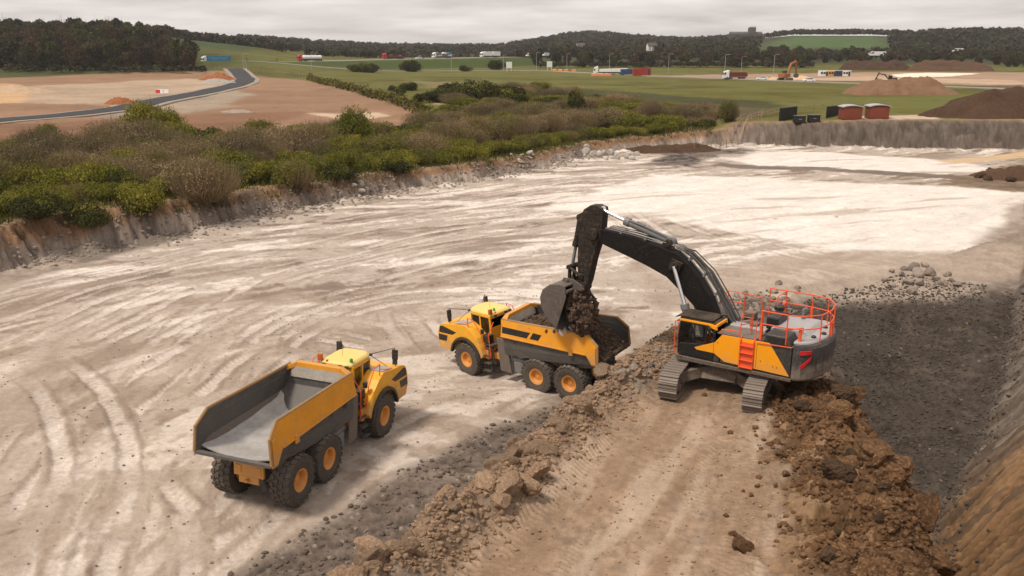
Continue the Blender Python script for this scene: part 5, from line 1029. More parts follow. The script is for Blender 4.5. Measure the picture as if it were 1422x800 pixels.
# ---- soil in the truck and falling from the bucket
def build_load():
    nx, ny = 110, 60; X = np.linspace(-1.78, 3.70, nx); Yn = np.linspace(-1, 1, ny); XX, YY = np.meshgrid(X, Yn, indexing='ij')
    fz = np.interp(XX, [-1.8, -1.15, -.2, 1.2, 2.9, 3.8], [2.24, 2.15, 1.96, 1.75, 1.7, 2.5]); YW = YY * np.interp(XX, [-1.8, -1.2, 3.8], [1.34, 1.38, 1.38])
    top = np.interp(XX, [-1.8, -1.4, -.6, .3, 1.2, 2.4, 3.3, 3.7], [2.26, 2.62, 3.3, 3.98, 3.62, 3.45, 3.22, 2.9]) - .38 * np.abs(YY) ** 2 * np.interp(XX, [-1.8, 0, 1, 3.7], [.6, 1.2, .6, .35])
    n_ = fbm(XX / .7, YW / .7, 4, 5) * .14 + fbm(XX / .2, YW / .2, 3, 6) * .06; ZZ = np.maximum(top + n_, fz)
    V = np.stack([XX, YW, ZZ], -1).reshape(-1, 3); B = np.stack([XX, YW * .72, np.minimum(fz - .02, ZZ - .05)], -1).reshape(-1, 3)
    I = np.arange(nx * ny).reshape(nx, ny); F = np.stack([I[:-1, :-1], I[1:, :-1], I[1:, 1:], I[:-1, 1:]], -1).reshape(-1, 4)
    edge = np.concatenate([I[:, 0], I[-1, 1:], I[::-1, -1][1:], I[0, ::-1][1:-1]]); e2 = np.roll(edge, -1); N = nx * ny
    S = np.stack([edge, edge + N, e2 + N, e2], -1)
    o = link('soil_load', np_mesh('soil_load', np.concatenate([V, B]), np.concatenate([F, S, F[:, ::-1] + N]), M['soil'], True)); o.matrix_world = TM2
    tag(o, 'heap of dark brown soil filling the body of the truck under the bucket', 'soil')
    rg = np.random.default_rng(3); me = lump_mesh('falling_soil', 77, M['soil'], sub=5, amp=.34, flat=.9)
    o2 = link('falling_soil', me); o2.matrix_world = EM @ Matrix.Translation((7.70, -.1, 1.84)) @ Matrix.Rotation(.28, 4, 'Y') @ Matrix.Diagonal((.64, .90, 1.3, 1)); tag(o2, 'dark soil pouring out of the open excavator bucket', 'soil')
    # crumbs on the surface of the load
    k = rg.choice(N, 1500); P = V[k] + rg.normal(size=(1500, 3)) * .02; a = rg.normal(size=(900, 3)); a /= np.linalg.norm(a, axis=1)[:, None]
    W = np.array((EM @ Matrix.Translation((7.70, -.1, 1.84)) @ Matrix.Rotation(.28, 4, 'Y'))); Q = (a * np.array([.62, .88, 1.22])) ; Q = Q @ W[:3, :3].T + W[:3, 3]
    A = np.array(TM2); P = P @ A[:3, :3].T + A[:3, 3]; P = np.concatenate([P, Q]); n = len(P); s = .03 + .11 * rg.random(n) ** 2.5
    base, F0 = CHV, CHF; NV = len(base)
    VV = base[None] * (1 + .5 * (rg.random((n, NV, 1)) - .5)) * rg.uniform(.7, 1.25, (n, 1, 3)) * s[:, None, None] + P[:, None, :]
    o3 = link('soil_crumbs', np_mesh('soil_crumbs', VV.reshape(-1, 3), (F0[None] + (np.arange(n) * NV)[:, None, None]).reshape(-1, 3), M['soil'])); tag(o3, 'loose crumbs over the dark soil in the truck and bucket', 'soil', kind='stuff')
build_load()
# ---------------------------------------------------------------- plants
M['leaf_green'] = leaf('leaf_green', (0.150, 0.165, 0.022), (0.225, 0.215, 0.032)); M['leaf_olive'] = leaf('leaf_olive', (0.135, 0.138, 0.030), (0.190, 0.175, 0.042)); M['leaf_dark'] = leaf('leaf_dark', (0.042, 0.051, 0.015), (0.072, 0.075, 0.021))
M['leaf_bright'] = leaf('leaf_bright', (0.207, 0.199, 0.025), (0.293, 0.259, 0.044)); M['twig'] = leaf('twig', (0.226, 0.166, 0.100), (0.296, 0.226, 0.134)); M['twig_brown'] = leaf('twig_brown', (0.098, 0.058, 0.031), (0.130, 0.081, 0.042))
M['leaf_wood'] = leaf('leaf_wood', (.017, .019, .008), (.033, .031, .012), .25); M['leaf_woodgreen'] = leaf('leaf_woodgreen', (0.081, 0.089, 0.026), (0.121, 0.113, 0.036), .25); M['leaf_woodbrown'] = leaf('leaf_woodbrown', (0.075, 0.051, 0.029), (0.108, 0.072, 0.038), .25)
M['far_dark'] = leaf('far_dark', (.034, .034, .016), (.05, .046, .022), .02); M['far_green'] = leaf('far_green', (.065, .07, .022), (.085, .08, .028), .02); M['far_brown'] = leaf('far_brown', (.075, .055, .034), (.095, .07, .042), .02)  # distance haze put into these lighter leaf colours
M['bark'] = earth('bark', (.045, .035, .026), (.07, .055, .042), (.1, .08, .06), 3); M['straw'] = leaf('straw', (.30, .20, .11), (.40, .29, .17)); M['grass_blade'] = leaf('grass_blade', (0.105, 0.112, 0.021), (0.165, 0.150, 0.038))
def quads(P, N, s, asp=1.5, rg=RNG):
    """leaf quads at P facing roughly N"""
    n = len(P); U = rg.normal(size=(n, 3)); U -= N * (U * N).sum(1)[:, None]; U /= np.linalg.norm(U, axis=1)[:, None] + 1e-9; W = np.cross(N, U)
    s = np.asarray(s).reshape(-1, 1) * np.ones((n, 1)); a = U * s * asp / 2; b = W * s / 2
    return np.stack([P - a, P + b, P + a, P - b], 1).reshape(-1, 3), np.arange(4 * n).reshape(n, 4)
def cloud(n, clumps, size, rg, shell=.55, jit=.8, zmin=.03):
    C = np.array(clumps); w = (C[:, 3] * C[:, 4] + C[:, 4] * C[:, 5] + C[:, 3] * C[:, 5]); k = rg.choice(len(C), n, p=w / w.sum())
    D = rg.normal(size=(n, 3)); D[:, 2] = D[:, 2] + .25; D /= np.linalg.norm(D, axis=1)[:, None]; r = shell + (1.04 - shell) * rg.random(n) ** .6
    wob = 1 + .22 * fbm(D[:, 0] * 2.2 + k * 3.1, D[:, 1] * 2.2 + D[:, 2] * 2, 3, 5)
    P = C[k, :3] + D * C[k, 3:6] * (r * wob)[:, None]; keep = P[:, 2] > zmin; P, D = P[keep], D[keep]
    N = D + rg.normal(size=P.shape) * jit; N /= np.linalg.norm(N, axis=1)[:, None]
    return quads(P, N, size * rg.uniform(.6, 1.4, len(P)), 1.5, rg)
def stems(n, r, h, w, rg, spread=1.0, curve=.25):
    """thin upright twigs fanning from the base"""
    a = rg.random(n) * 6.28; q = np.sqrt(rg.random(n)); base = np.stack([np.cos(a) * q * r * .35, np.sin(a) * q * r * .35, np.zeros(n)], 1)
    hh = h * (1 - .45 * q ** 2) * rg.uniform(.75, 1.08, n); tip = np.stack([np.cos(a) * q * r * spread, np.sin(a) * q * r * spread, hh], 1) + rg.normal(size=(n, 3)) * .12
    mid = (base + tip) / 2 + np.stack([np.cos(a) * q * r * curve, np.sin(a) * q * r * curve, hh * .06], 1); Vs = []; Fs = []
    side = rg.normal(size=(n, 3)); side[:, 2] *= .2; side /= np.linalg.norm(side, axis=1)[:, None]; side *= w
    V = np.stack([base - side, base + side, mid + side * .7, mid - side * .7, tip + side * .3, tip - side * .3], 1).reshape(-1, 3); b = np.arange(n)[:, None] * 6
    return V, np.concatenate([b + np.array([0, 1, 2, 3]), b + np.array([3, 2, 4, 5])])
def plant_mesh(name, parts):
    V = []; F = []; I = []; ms = []; o = 0
    for (v, f), m in parts:
        V.append(v); F.append(f + o); o += len(v); i = ms.index(m) if m in ms else (ms.append(m) or len(ms) - 1); I.append(np.full(len(f), i))
    return np_mesh(name, np.concatenate(V), np.concatenate(F), [M[q] for q in ms], False, np.concatenate(I))
def dome(rg, n, r, h, k=.5): return [(rg.normal() * r * .42, rg.normal() * r * .42, h * rg.uniform(.3, .68), r * rg.uniform(.35, .6), r * rg.uniform(.35, .6), h * rg.uniform(.26, .42)) for _ in range(n)]
SH = {}
def protos():
    for i in range(4):
        rg = np.random.default_rng(300 + i)
        SH.setdefault('willow', []).append(plant_mesh('willow_shrub', [(stems(1500, 1.0, 1.0, .0075, rg), 'twig'), (cloud(2600, dome(rg, 9, 1, 1), .036, rg, .55), 'twig'), (cloud(1900, dome(rg, 9, 1, .95), .036, rg, .5), 'leaf_olive')]))
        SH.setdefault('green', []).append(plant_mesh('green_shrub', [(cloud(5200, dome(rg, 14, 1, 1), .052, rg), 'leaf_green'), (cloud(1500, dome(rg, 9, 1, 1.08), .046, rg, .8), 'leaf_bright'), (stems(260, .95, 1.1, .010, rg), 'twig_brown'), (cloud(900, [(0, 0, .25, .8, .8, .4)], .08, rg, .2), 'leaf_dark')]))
        SH.setdefault('olive', []).append(plant_mesh('olive_shrub', [(cloud(3900, dome(rg, 11, 1, 1), .045, rg), 'leaf_olive'), (cloud(2000, dome(rg, 8, 1, 1), .046, rg), 'leaf_green'), (stems(800, 1, 1.06, .008, rg), 'twig')]))
        SH.setdefault('dark', []).append(plant_mesh('dark_shrub', [(cloud(4600, dome(rg, 10, 1, 1), .06, rg), 'leaf_dark'), (cloud(1300, dome(rg, 8, 1, 1), .052, rg, .8), 'leaf_green'), (stems(200, .9, 1.05, .010, rg), 'twig_brown')]))
    for i in range(3):
        rg = np.random.default_rng(400 + i)
        for key, m1, m2, wid in (('wdark', 'leaf_wood', 'leaf_woodgreen', .42), ('wgreen', 'leaf_woodgreen', 'leaf_wood', .45), ('wbrown', 'leaf_woodbrown', 'leaf_wood', .42)):
            cl = [(rg.normal() * wid * .4, rg.normal() * wid * .4, rg.uniform(.16, .88), wid * rg.uniform(.35, .6), wid * rg.uniform(.35, .6), rg.uniform(.1, .18)) for _ in range(15)]
            cl.append((0, 0, .46, wid * .75, wid * .75, .44))
            crown = plant_mesh('crown', [(cloud(1100, cl, .085, rg, .6), m1), (cloud(350, cl, .07, rg, .85), m2), (stems(260 if key == 'wbrown' else 60, wid, 1.02, .010, rg), 'twig_brown')])
            tr = MB(); tr.tube([(0, 0, -.05), (.01, 0, .3), (-.01, .01, .62), (0, 0, .9)], .026, 7, .006)
            for _ in range(6): a = rg.random() * 6.28; zz = rg.uniform(.25, .55); tr.tube([(0, 0, zz), (math.cos(a) * wid * .4, math.sin(a) * wid * .4, zz + .18), (math.cos(a) * wid * .75, math.sin(a) * wid * .75, zz + .25)], .012, 5, .004)
            t_ = tr.build('trunk', M['bark']); me = t_.data; bpy.data.objects.remove(t_)
            SH.setdefault(key, []).append((crown, me))
protos()
def shrub(name, kind, x, y, r, h, label, group, z=None):
    o = bpy.data.objects.new(name, random.choice(SH[kind])); COL.objects.link(o); o.location = (x, y, (hz(x, y) if z is None else z) - .05); o.scale = (r * random.uniform(.9, 1.15), r * random.uniform(.9, 1.15), h); o.rotation_euler = (0, 0, random.uniform(0, 6.28)); tag(o, label, 'shrub', group); return o
def tree(kind, x, y, r, h, label, group, z=None, cat='tree', name='tree'):
    o = empty(name, (x, y, (hz(x, y) if z is None else z) - .1)); c, t = random.choice(SH[kind]); o.rotation_euler = (0, 0, random.uniform(0, 6.28)); tag(o, label, cat, group)
    k = r / .45
    for nm, me in (('trunk', t), ('crown', c)): q = link(nm, me, o); q.scale = (k, k, h)
    return o
LBL = {'willow': ('willow_shrub', 'grey brown twiggy willow shrub in the scrub behind the earth bank', 'twiggy willow shrubs'), 'green': ('green_shrub', 'leafy mid green shrub standing in the scrub behind the front hedge row', 'green shrubs in the scrub'),
       'olive': ('olive_shrub', 'olive brown half bare shrub in the scrub behind the earth bank', 'olive shrubs in the scrub'), 'dark': ('dark_shrub', 'low dark green shrub in the scrub behind the earth bank', 'dark shrubs in the scrub')}
def plant_all():
    # front row, along the lip of the bank
    line = [(-46, 58), (-40.4, 62.4), (-39.4, 67.8), (-36.4, 72.2), (-31.8, 78.4), (-21.4, 93.2), (-15.8, 102), (-5.2, 111.2), (2.0, 121.8), (8.8, 134.6), (20.4, 145.6), (29, 149)]
    pts = []
    seg = [math.dist(a, b) for a, b in zip(line[:-1], line[1:])]; s = 0
    while s < sum(seg):
        t = s
        for (a, b), l in zip(zip(line[:-1], line[1:]), seg):
            if t <= l: break
            t -= l
        x = a[0] + (b[0] - a[0]) * t / l; y = a[1] + (b[1] - a[1]) * t / l; nx, ny = -(b[1] - a[1]) / l, (b[0] - a[0]) / l
        f = s / sum(seg); k = random.uniform(.3, 1.7); pts.append((x + nx * k, y + ny * k, f)); s += random.uniform(1.3, 2.2) if f < .75 else random.uniform(2, 3.6)
    for it in range(8):                                     # step back from the edge until the plant stands on the flat
        A = np.array(pts); Z = height(A[:, 0], A[:, 1]); _, sA, _ = polyline(A[:, 0], A[:, 1], BASE); pA = idw(A[:, 0], A[:, 1], TOPS, 3.0)
        pts = [(x - (.55 if z < q - .35 else 0), y + (.4 if z < q - .35 else 0), f) for (x, y, f), z, q in zip(pts, Z, pA)]
    for (x, y, f), z in zip(pts, Z):
        r = random.uniform(1.3, 1.9); h = random.uniform(1.5, 2.5) * (1 - .25 * f)
        shrub('hedge_shrub', 'green' if random.random() < .7 else ('olive' if random.random() < .6 else 'dark'), x, y, r, h, 'dense green shrub of the front row along the top of the earth bank', 'shrubs of the front row', float(z))
    # scrub
    P = np.array(SCRUB); placed = [(p[0], p[1], 2.0) for p in pts]; out = []
    tries = 0
    while len(out) < 205 and tries < 9000:
        tries += 1; px, py = random.uniform(-60, 1000), random.uniform(118, 300)
        x, y = gp(px, py, 3.2)
        if not inside(np.array([x]), np.array([y]), SCRUB)[0]: continue
        if px > 850 and random.random() < .5: continue
        sp = 3.0 + (y - 65) * .022
        if any((x - a) ** 2 + (y - b) ** 2 < sp * sp for a, b, _ in placed): continue
        placed.append((x, y, 1)); out.append((x, y))
    A = np.array(out); Z = height(A[:, 0], A[:, 1]); ok = [i for i in range(len(out)) if Z[i] > 1.2]; out = [out[i] for i in ok]; A = A[ok]; Z = Z[ok]; NZ = fbm(A[:, 0] / 14, A[:, 1] / 14, 2, 201)
    for (x, y), z, n_ in zip(out, Z, NZ):
        n_ += random.uniform(-.45, .45); kind = 'willow' if n_ > .2 else 'olive' if n_ > -.02 else 'green' if n_ > -.62 else 'dark'
        sc = random.uniform(.8, 1.25); r = {'willow': 2.7, 'olive': 2.3, 'green': 2.0, 'dark': 1.8}[kind] * sc; h = {'willow': 3.3, 'olive': 2.6, 'green': 2.3, 'dark': 1.7}[kind] * sc * random.uniform(.75, 1.1)
        if y > 150: r *= 1.2; h *= .85
        nm, lb, gr = LBL[kind]; shrub(nm, kind, x, y, r, h, lb, gr, float(z))
    for px, py, z, r, h, kind, lb in ((206, 190, 3.8, 2.6, 4.6, 'green', 'tall bushy green shrub with two crowns at the edge of the brown field'), (232, 192, 3.8, 2.2, 4.0, 'green', 'rounded green shrub right beside the two crowned one by the brown field'), (491, 196, 3, 2.2, 5.0, 'green', 'tallest narrow green shrub in front of the tip of the brown field'), (70, 190, 4, 1.0, 1.9, 'green', 'small lone green shrub on the brown field at the left edge'),
                                   (800, 162, 2.8, 1.6, 5.6, 'dark', 'narrow dark green shrub standing up in the middle of the scrub'), (1012, 172, 3, 1.8, 3.4, 'olive', 'olive shrub beside the pale reed patch near the fence'), (866, 176, 2.6, 3.0, 3.0, 'green', 'broad bright green shrub near the pale reed patch'), (935, 178, 2.5, 2.6, 2.6, 'green', 'green shrub at the left end of the post fence'), (905, 168, 2.6, 2.4, 4.0, 'willow', 'tall grey willow shrub left of the pale reed patch')):
        x, y = gp(px, py, z); shrub('lone_shrub', kind, x, y, r, h, lb, None)
    x, y = gp(648, 140, 4)
    for dx, r, h in ((-6, 4.0, 3.2), (-2, 4.5, 4.4), (2.5, 4.5, 4.6), (6.5, 4, 3.8), (10, 3.6, 3.2)): shrub('dark_shrub', 'dark', x + dx, y + random.uniform(-1, 1), r, h, 'dark shrub in the broad thicket standing alone in the green field', 'dark field thicket')
    for px, py, r, h in ((555, 131, 1.8, 2.6), (563, 124, 1.8, 2.0), (570, 125, 2, 2.6), (605, 137, 2, 2.4), (545, 126, 1.4, 1.6), (617, 140, 1.5, 1.6), (582, 140, 1.7, 1.8)):
        x, y = gp(px, py, 4); shrub('dark_shrub', 'dark', x, y, r, h, 'small dark round shrub on the grass beyond the long diagonal hedge', 'small dark field shrubs')
    for px, py, r, h in ((494, 100, 4, 3.6), (505, 100, 5, 5), (516, 100, 4, 4), (566, 97, 4.5, 6), (574, 98, 4, 6.5), (646, 98, 3, 3), (690, 96, 5, 5), (760, 86, 4, 4)):
        x, y = gp(px, py, 4.6); shrub('dark_shrub', 'dark', x, y, r, h, 'dark shrub on the foot of the grassy motorway embankment', 'embankment shrubs')
    # hedge between the brown field and the grass: one long hedge
    def hedge(name, line, zs, w, h, n, size, mats_, label, seed):
        rg = np.random.default_rng(seed); t = np.sort(rg.random(n * 2)); L = np.array(line); seg = np.linalg.norm(np.diff(L, axis=0), axis=1); cum = np.concatenate([[0], np.cumsum(seg)])
        d = rg.random(n) * cum[-1]; X = np.interp(d, cum, L[:, 0]); Y = np.interp(d, cum, L[:, 1]); a = rg.random(n) * math.pi; q = rg.random(n) ** .4
        hh = h * (1 + .35 * fbm(d / 3.1, d * 0, 3, seed)); Xo = X + np.cos(a) * q * w * rg.choice([1, 1], n); Yo = Y + rg.uniform(-1, 1, n) * w * .8; Zg = height(X, Y) if zs is None else np.interp(d, cum, zs)
        Pz = Zg + np.sin(a) * q * hh; Pp = np.stack([Xo, Yo, Pz], 1); N = rg.normal(size=(n, 3)); N[:, 2] += .6; N /= np.linalg.norm(N, axis=1)[:, None]
        V, F = quads(Pp, N, size * rg.uniform(.6, 1.4, n), 1.5, rg); o = link(name, np_mesh(name, V, F, [M[m] for m in mats_], False, rg.integers(0, len(mats_), n))); tag(o, label, 'hedge'); return o
    hedge('hedge', gps([(430, 111), (455, 118), (500, 128), (545, 140), (590, 153), (604, 157)], 4), None, 1.6, 2.1, 4200, .42, ['leaf_dark', 'leaf_green', 'twig_brown'], 'long diagonal hedge between the brown ploughed field and the green meadow', 21)
    ln = [(at_dist(u, d), d) for u, d in ((166, 742), (190, 748), (240, 752), (300, 756), (345, 752), (372, 745), (392, 730))]
    hedge('skyline_hedge', ln, None, 4, 6.0, 2600, 2.0, ['leaf_wood', 'leaf_wood', 'leaf_woodbrown'], 'dark hedge running down the skyline of the left hill field', 22)
    # ---- wood on the left
    out = []; tries = 0; polyw = [(at_dist(-40, 402), 402), (at_dist(150, 398), 398), (at_dist(281, 404), 404), (at_dist(268, 460), 460), (at_dist(232, 510), 510), (at_dist(178, 560), 560), (at_dist(-40, 560), 560)]
    while len(out) < 165 and tries < 9000:
        tries += 1; d = 400 + 160 * random.random() ** 1.15; u = random.uniform(-38, 280); x = at_dist(u, d)
        if inside(np.array([x]), np.array([float(d)]), polyw)[0] and all((x - a) ** 2 + (d - b) ** 2 > 40 for a, b in out): out.append((x, d))
    A = np.array(out); Z = height(A[:, 0], A[:, 1])
    for (x, y), z in zip(out, Z):
        f = random.random(); kind = 'wdark' if f < .42 else 'wbrown' if f < .7 else 'wgreen'; h = random.uniform(8, 13)
        tree(kind, x, y, h * random.uniform(.28, .42), h, {'wdark': 'dark evergreen tree in the wood on the left hillside', 'wbrown': 'brown bare twigged tree in the wood on the left hillside', 'wgreen': 'dull green leafy tree in the wood on the left hillside'}[kind], {'wdark': 'dark trees of the left wood', 'wbrown': 'brown trees of the left wood', 'wgreen': 'green trees of the left wood'}[kind], float(z))
    for u in range(98, 178, 8):
        d = 556; x = at_dist(u, d); h = random.uniform(11, 13.5) * (1 if u > 100 else .8); tree('wdark', x, d, 5, h, 'dense dark tree in the flat topped clump on the left skyline', 'skyline clump trees')
    for u in (4, 14, 30): tree('wdark', at_dist(u, 556), 556, 5.5, 13, 'dark round crowned tree on the skyline at the far left', 'far left skyline trees')
    # ---- wooded slope right of the centre
    out = []; tries = 0
    while len(out) < 190 and tries < 9000:
        tries += 1; d = 545 + 270 * random.random() ** 1.3; u = random.uniform(720, 1440); x = at_dist(u, d)
        if d < 600 and u < 800: continue
        if 1140 < u < 1400 and d < 570: continue
        if all((x - a) ** 2 + (d - b) ** 2 > 42 for a, b in out): out.append((x, d))
    A = np.array(out); Z = height(A[:, 0], A[:, 1])
    for (x, y), z in zip(out, Z):
        f = random.random(); kind = 'wbrown' if f < .5 else 'wgreen' if f < .75 else 'wdark'; h = random.uniform(5.5, 8.5)
        tree(kind, x, y, h * random.uniform(.34, .46), h, {'wdark': 'dark tree in the long wood beyond the building site on the right', 'wbrown': 'reddish brown bare tree in the long wood beyond the building site', 'wgreen': 'fresh green tree in the long wood beyond the building site'}[kind], {'wdark': 'dark trees of the right wood', 'wbrown': 'brown trees of the right wood', 'wgreen': 'green trees of the right wood'}[kind], float(z))
    # ---- far woods that read as one mass
    rg = np.random.default_rng(9); Vs = []; Fs = []; Is = []; o = 0
    zones = [((330, 1010), (1060, 1650), 1500, 8, 11), ((-60, 240), (640, 780), 110, 8, 10), ((400, 1010), (840, 1060), 420, 6, 8), ((690, 1460), (800, 1010), 620, 6, 8), ((235, 420), (770, 900), 160, 6, 8), ((1070, 1260), (1195, 1270), 160, 8, 10), ((1235, 1480), (900, 1250), 520, 8, 11), ((985, 1100), (1010, 1250), 110, 7, 9), ((330, 560), (640, 860), 130, 5, 7), ((1240, 1460), (660, 900), 200, 6, 8), ((800, 1460), (590, 800), 430, 4.5, 6.5), ((745, 1130), (536, 552), 300, 2.2, 4), ((0, 282), (390, 402), 90, 2, 3.5)]
    for (u0, u1), (d0, d1), n, h0, h1 in zones:
        u = rg.uniform(u0, u1, n); d = rg.uniform(d0, d1, n); x = (u - 711) / 1245 * d; z = height(x, d); s, dm = mw_coords(x, d); ok = (np.abs(dm) > 22) | (s > _L * 1.1)
        ok &= ~((u > 1055) & (u < 1236) & (d > 790) & (d < 1190))
        u, d, x, z = u[ok], d[ok], x[ok], z[ok]; n = len(u)
        h = rg.uniform(h0, h1, n); r = h * rg.uniform(.42, .6, n); k = 26
        D = rg.normal(size=(n, k, 3)); D /= np.linalg.norm(D, axis=2)[..., None]; D[..., 2] = np.abs(D[..., 2]) * 1.1 - .1; q = rg.uniform(.7, 1.05, (n, k, 1))
        P = np.stack([x, d, z + h * .42], 1)[:, None, :] + D * q * np.stack([r, r, h * .56], 1)[:, None, :]; N = D + .5 * rg.normal(size=D.shape); N /= np.linalg.norm(N, axis=2)[..., None]
        V, F = quads(P.reshape(-1, 3), N.reshape(-1, 3), np.repeat(r * .62, k), 1.3, rg); Vs.append(V); Fs.append(F + o); o += len(V); Is.append(np.repeat(rg.choice(3, n, p=[.4, .25, .35]), k))
    ob = link('far_wood', np_mesh('far_wood', np.concatenate(Vs), np.concatenate(Fs), [M['far_dark'], M['far_green'], M['far_brown']], False, np.concatenate(Is))); tag(ob, 'distant woods covering the hills along the horizon', 'wood', kind='stuff')
    # ---- undergrowth
    def tufts(name, poly_, n, h, mat, label, seed, z0=3.0, wdt=.05, k=5, noise_th=None):
        rg = np.random.default_rng(seed); P = poly_pts(poly_)(rg, n)
        if noise_th is not None: P = P[fbm(P[:, 0] / 7, P[:, 1] / 7, 3, seed) > noise_th]
        Z = height(P[:, 0], P[:, 1]); P = P[Z > 1.3]; Z = Z[Z > 1.3]; n = len(P); B = np.repeat(np.stack([P[:, 0], P[:, 1], Z], 1), k, 0) + rg.normal(size=(n * k, 3)) * [.16, .16, .0]; m = n * k
        hh = h * rg.uniform(.5, 1.25, m); T = B + np.stack([rg.normal(size=m) * .3 * h, rg.normal(size=m) * .3 * h, hh], 1); a = rg.random(m) * 6.28; S = np.stack([np.cos(a), np.sin(a), 0 * a], 1) * wdt
        V = np.stack([B - S, B + S, T + S * .2, T - S * .2], 1).reshape(-1, 3); ob = link(name, np_mesh(name, V, np.arange(4 * m).reshape(m, 4), M[mat])); tag(ob, label, 'grass', kind='stuff')
    tufts('scrub_grass', SCRUB, 16000, .55, 'grass_blade', 'rough green grass growing between the shrubs', 31)
    tufts('dead_grass', SCRUB, 9000, .6, 'straw', 'pale dead grass in patches between the shrubs', 32, noise_th=.12)
    tufts('reeds', gps([(932, 157), (985, 152), (1003, 160), (990, 172), (948, 170)], 3), 1500, 1.0, 'straw', 'pale straw coloured reeds in the patch by the post fence', 33)
    tufts('bank_grass', [(-46, 56), (-39.0, 60.6), (-38.0, 66.4), (-35.0, 70.6), (-30.4, 76.8), (-20.0, 91.6), (-14.4, 100.4), (-4, 109.4), (3.2, 120), (10, 132.8), (9, 135), (1.8, 122), (-5.2, 111.2), (-15.6, 102), (-21.2, 93.2), (-31.6, 78.4), (-36.2, 72.2), (-39.2, 68), (-40, 62.6)], 3400, .4, 'grass_blade', 'rough grass on the lip of the earth bank', 34)
plant_all()
# ---------------------------------------------------------------- roads
def ribbon(name, pts, w, mat, label, lift=.12, n=160, thick=.12, zf=None):
    L = np.array(pts, float); seg = np.linalg.norm(np.diff(L, axis=0), axis=1); cum = np.concatenate([[0], np.cumsum(seg)]); d = np.linspace(0, cum[-1], n); X = np.interp(d, cum, L[:, 0]); Y = np.interp(d, cum, L[:, 1])
    for _ in range(6):
        X[1:-1] = (X[:-2] + X[1:-1] * 2 + X[2:]) / 4; Y[1:-1] = (Y[:-2] + Y[1:-1] * 2 + Y[2:]) / 4
    tx = np.gradient(X); ty = np.gradient(Y); l = np.hypot(tx, ty); nx, ny = -ty / l, tx / l
    Z = height(X, Y) if zf is None else zf(X, Y); Z = np.convolve(np.pad(Z, 4, 'edge'), np.ones(9) / 9, 'valid') + lift
    m = MB(); m.loft([[(X[i] + nx[i] * w / 2, Y[i] + ny[i] * w / 2, Z[i]), (X[i] - nx[i] * w / 2, Y[i] - ny[i] * w / 2, Z[i]), (X[i] - nx[i] * w / 2, Y[i] - ny[i] * w / 2, Z[i] - thick), (X[i] + nx[i] * w / 2, Y[i] + ny[i] * w / 2, Z[i] - thick)] for i in range(n)])
    o = m.build(name, mat); tag(o, label, 'road', kind='structure'); return o
M['asphalt'] = earth('new_asphalt', (.06, .06, .064), (.075, .074, .077), (.10, .098, .098), 1, .1); M['old_road'] = earth('old_road', (.22, .20, .18), (.26, .24, .21), (.3, .27, .24), 1, .1); M['kerb'] = earth('kerb_concrete', (.32, .265, .215), (.40, .335, .28), (.46, .4, .34), .6, .1)
RD = gps([(-160, 176), (-60, 168), (0, 162), (90, 156), (175, 148), (215, 140), (275, 129), (318, 121), (338, 114.5), (342, 109.5), (334, 105.5), (326, 103)], 4.1)
ribbon('road_edge', RD, 10.6, M['kerb'], 'pale kerbs and verge beside the new curved asphalt road', .16, 200, .5); ribbon('road', RD, 7.0, M['asphalt'], 'new dark asphalt road curving through the brown field', .24, 200, .5)
mwp = [(MW1[0] + MWE[0] * s, MW1[1] + MWE[1] * s) for s in np.linspace(-140, _L * 1.12, 30)]
ribbon('motorway', mwp, 24, M['old_road'], 'grey motorway on a grass embankment crossing the view', .12, 140, .4, lambda X, Y: mw_z(mw_coords(X, Y)[0]))
ribbon('road', gps([(285, 99.5), (420, 99.3), (560, 99), (700, 98.5), (760, 99), (850, 103), (960, 107.5), (1060, 111.5), (1200, 116.5), (1330, 121), (1460, 126)], 4.1), 6, M['old_road'], 'pale side road along the far edge of the green meadow', .25, 200, .5)
def mw_at(u, off=0.):
    """point on the motorway in the direction of photo column u, off metres to the far side"""
    lo, hi = -200., 900.
    for _ in range(50):
        s = (lo + hi) / 2; x = MW1[0] + MWE[0] * s - MWE[1] * off; y = MW1[1] + MWE[1] * s + MWE[0] * off
        if 711 + 1245 * x / y < u: lo = s
        else: hi = s
    return x, y, float(mw_z(s)) + .13
MWA = math.atan2(MWE[1], MWE[0])
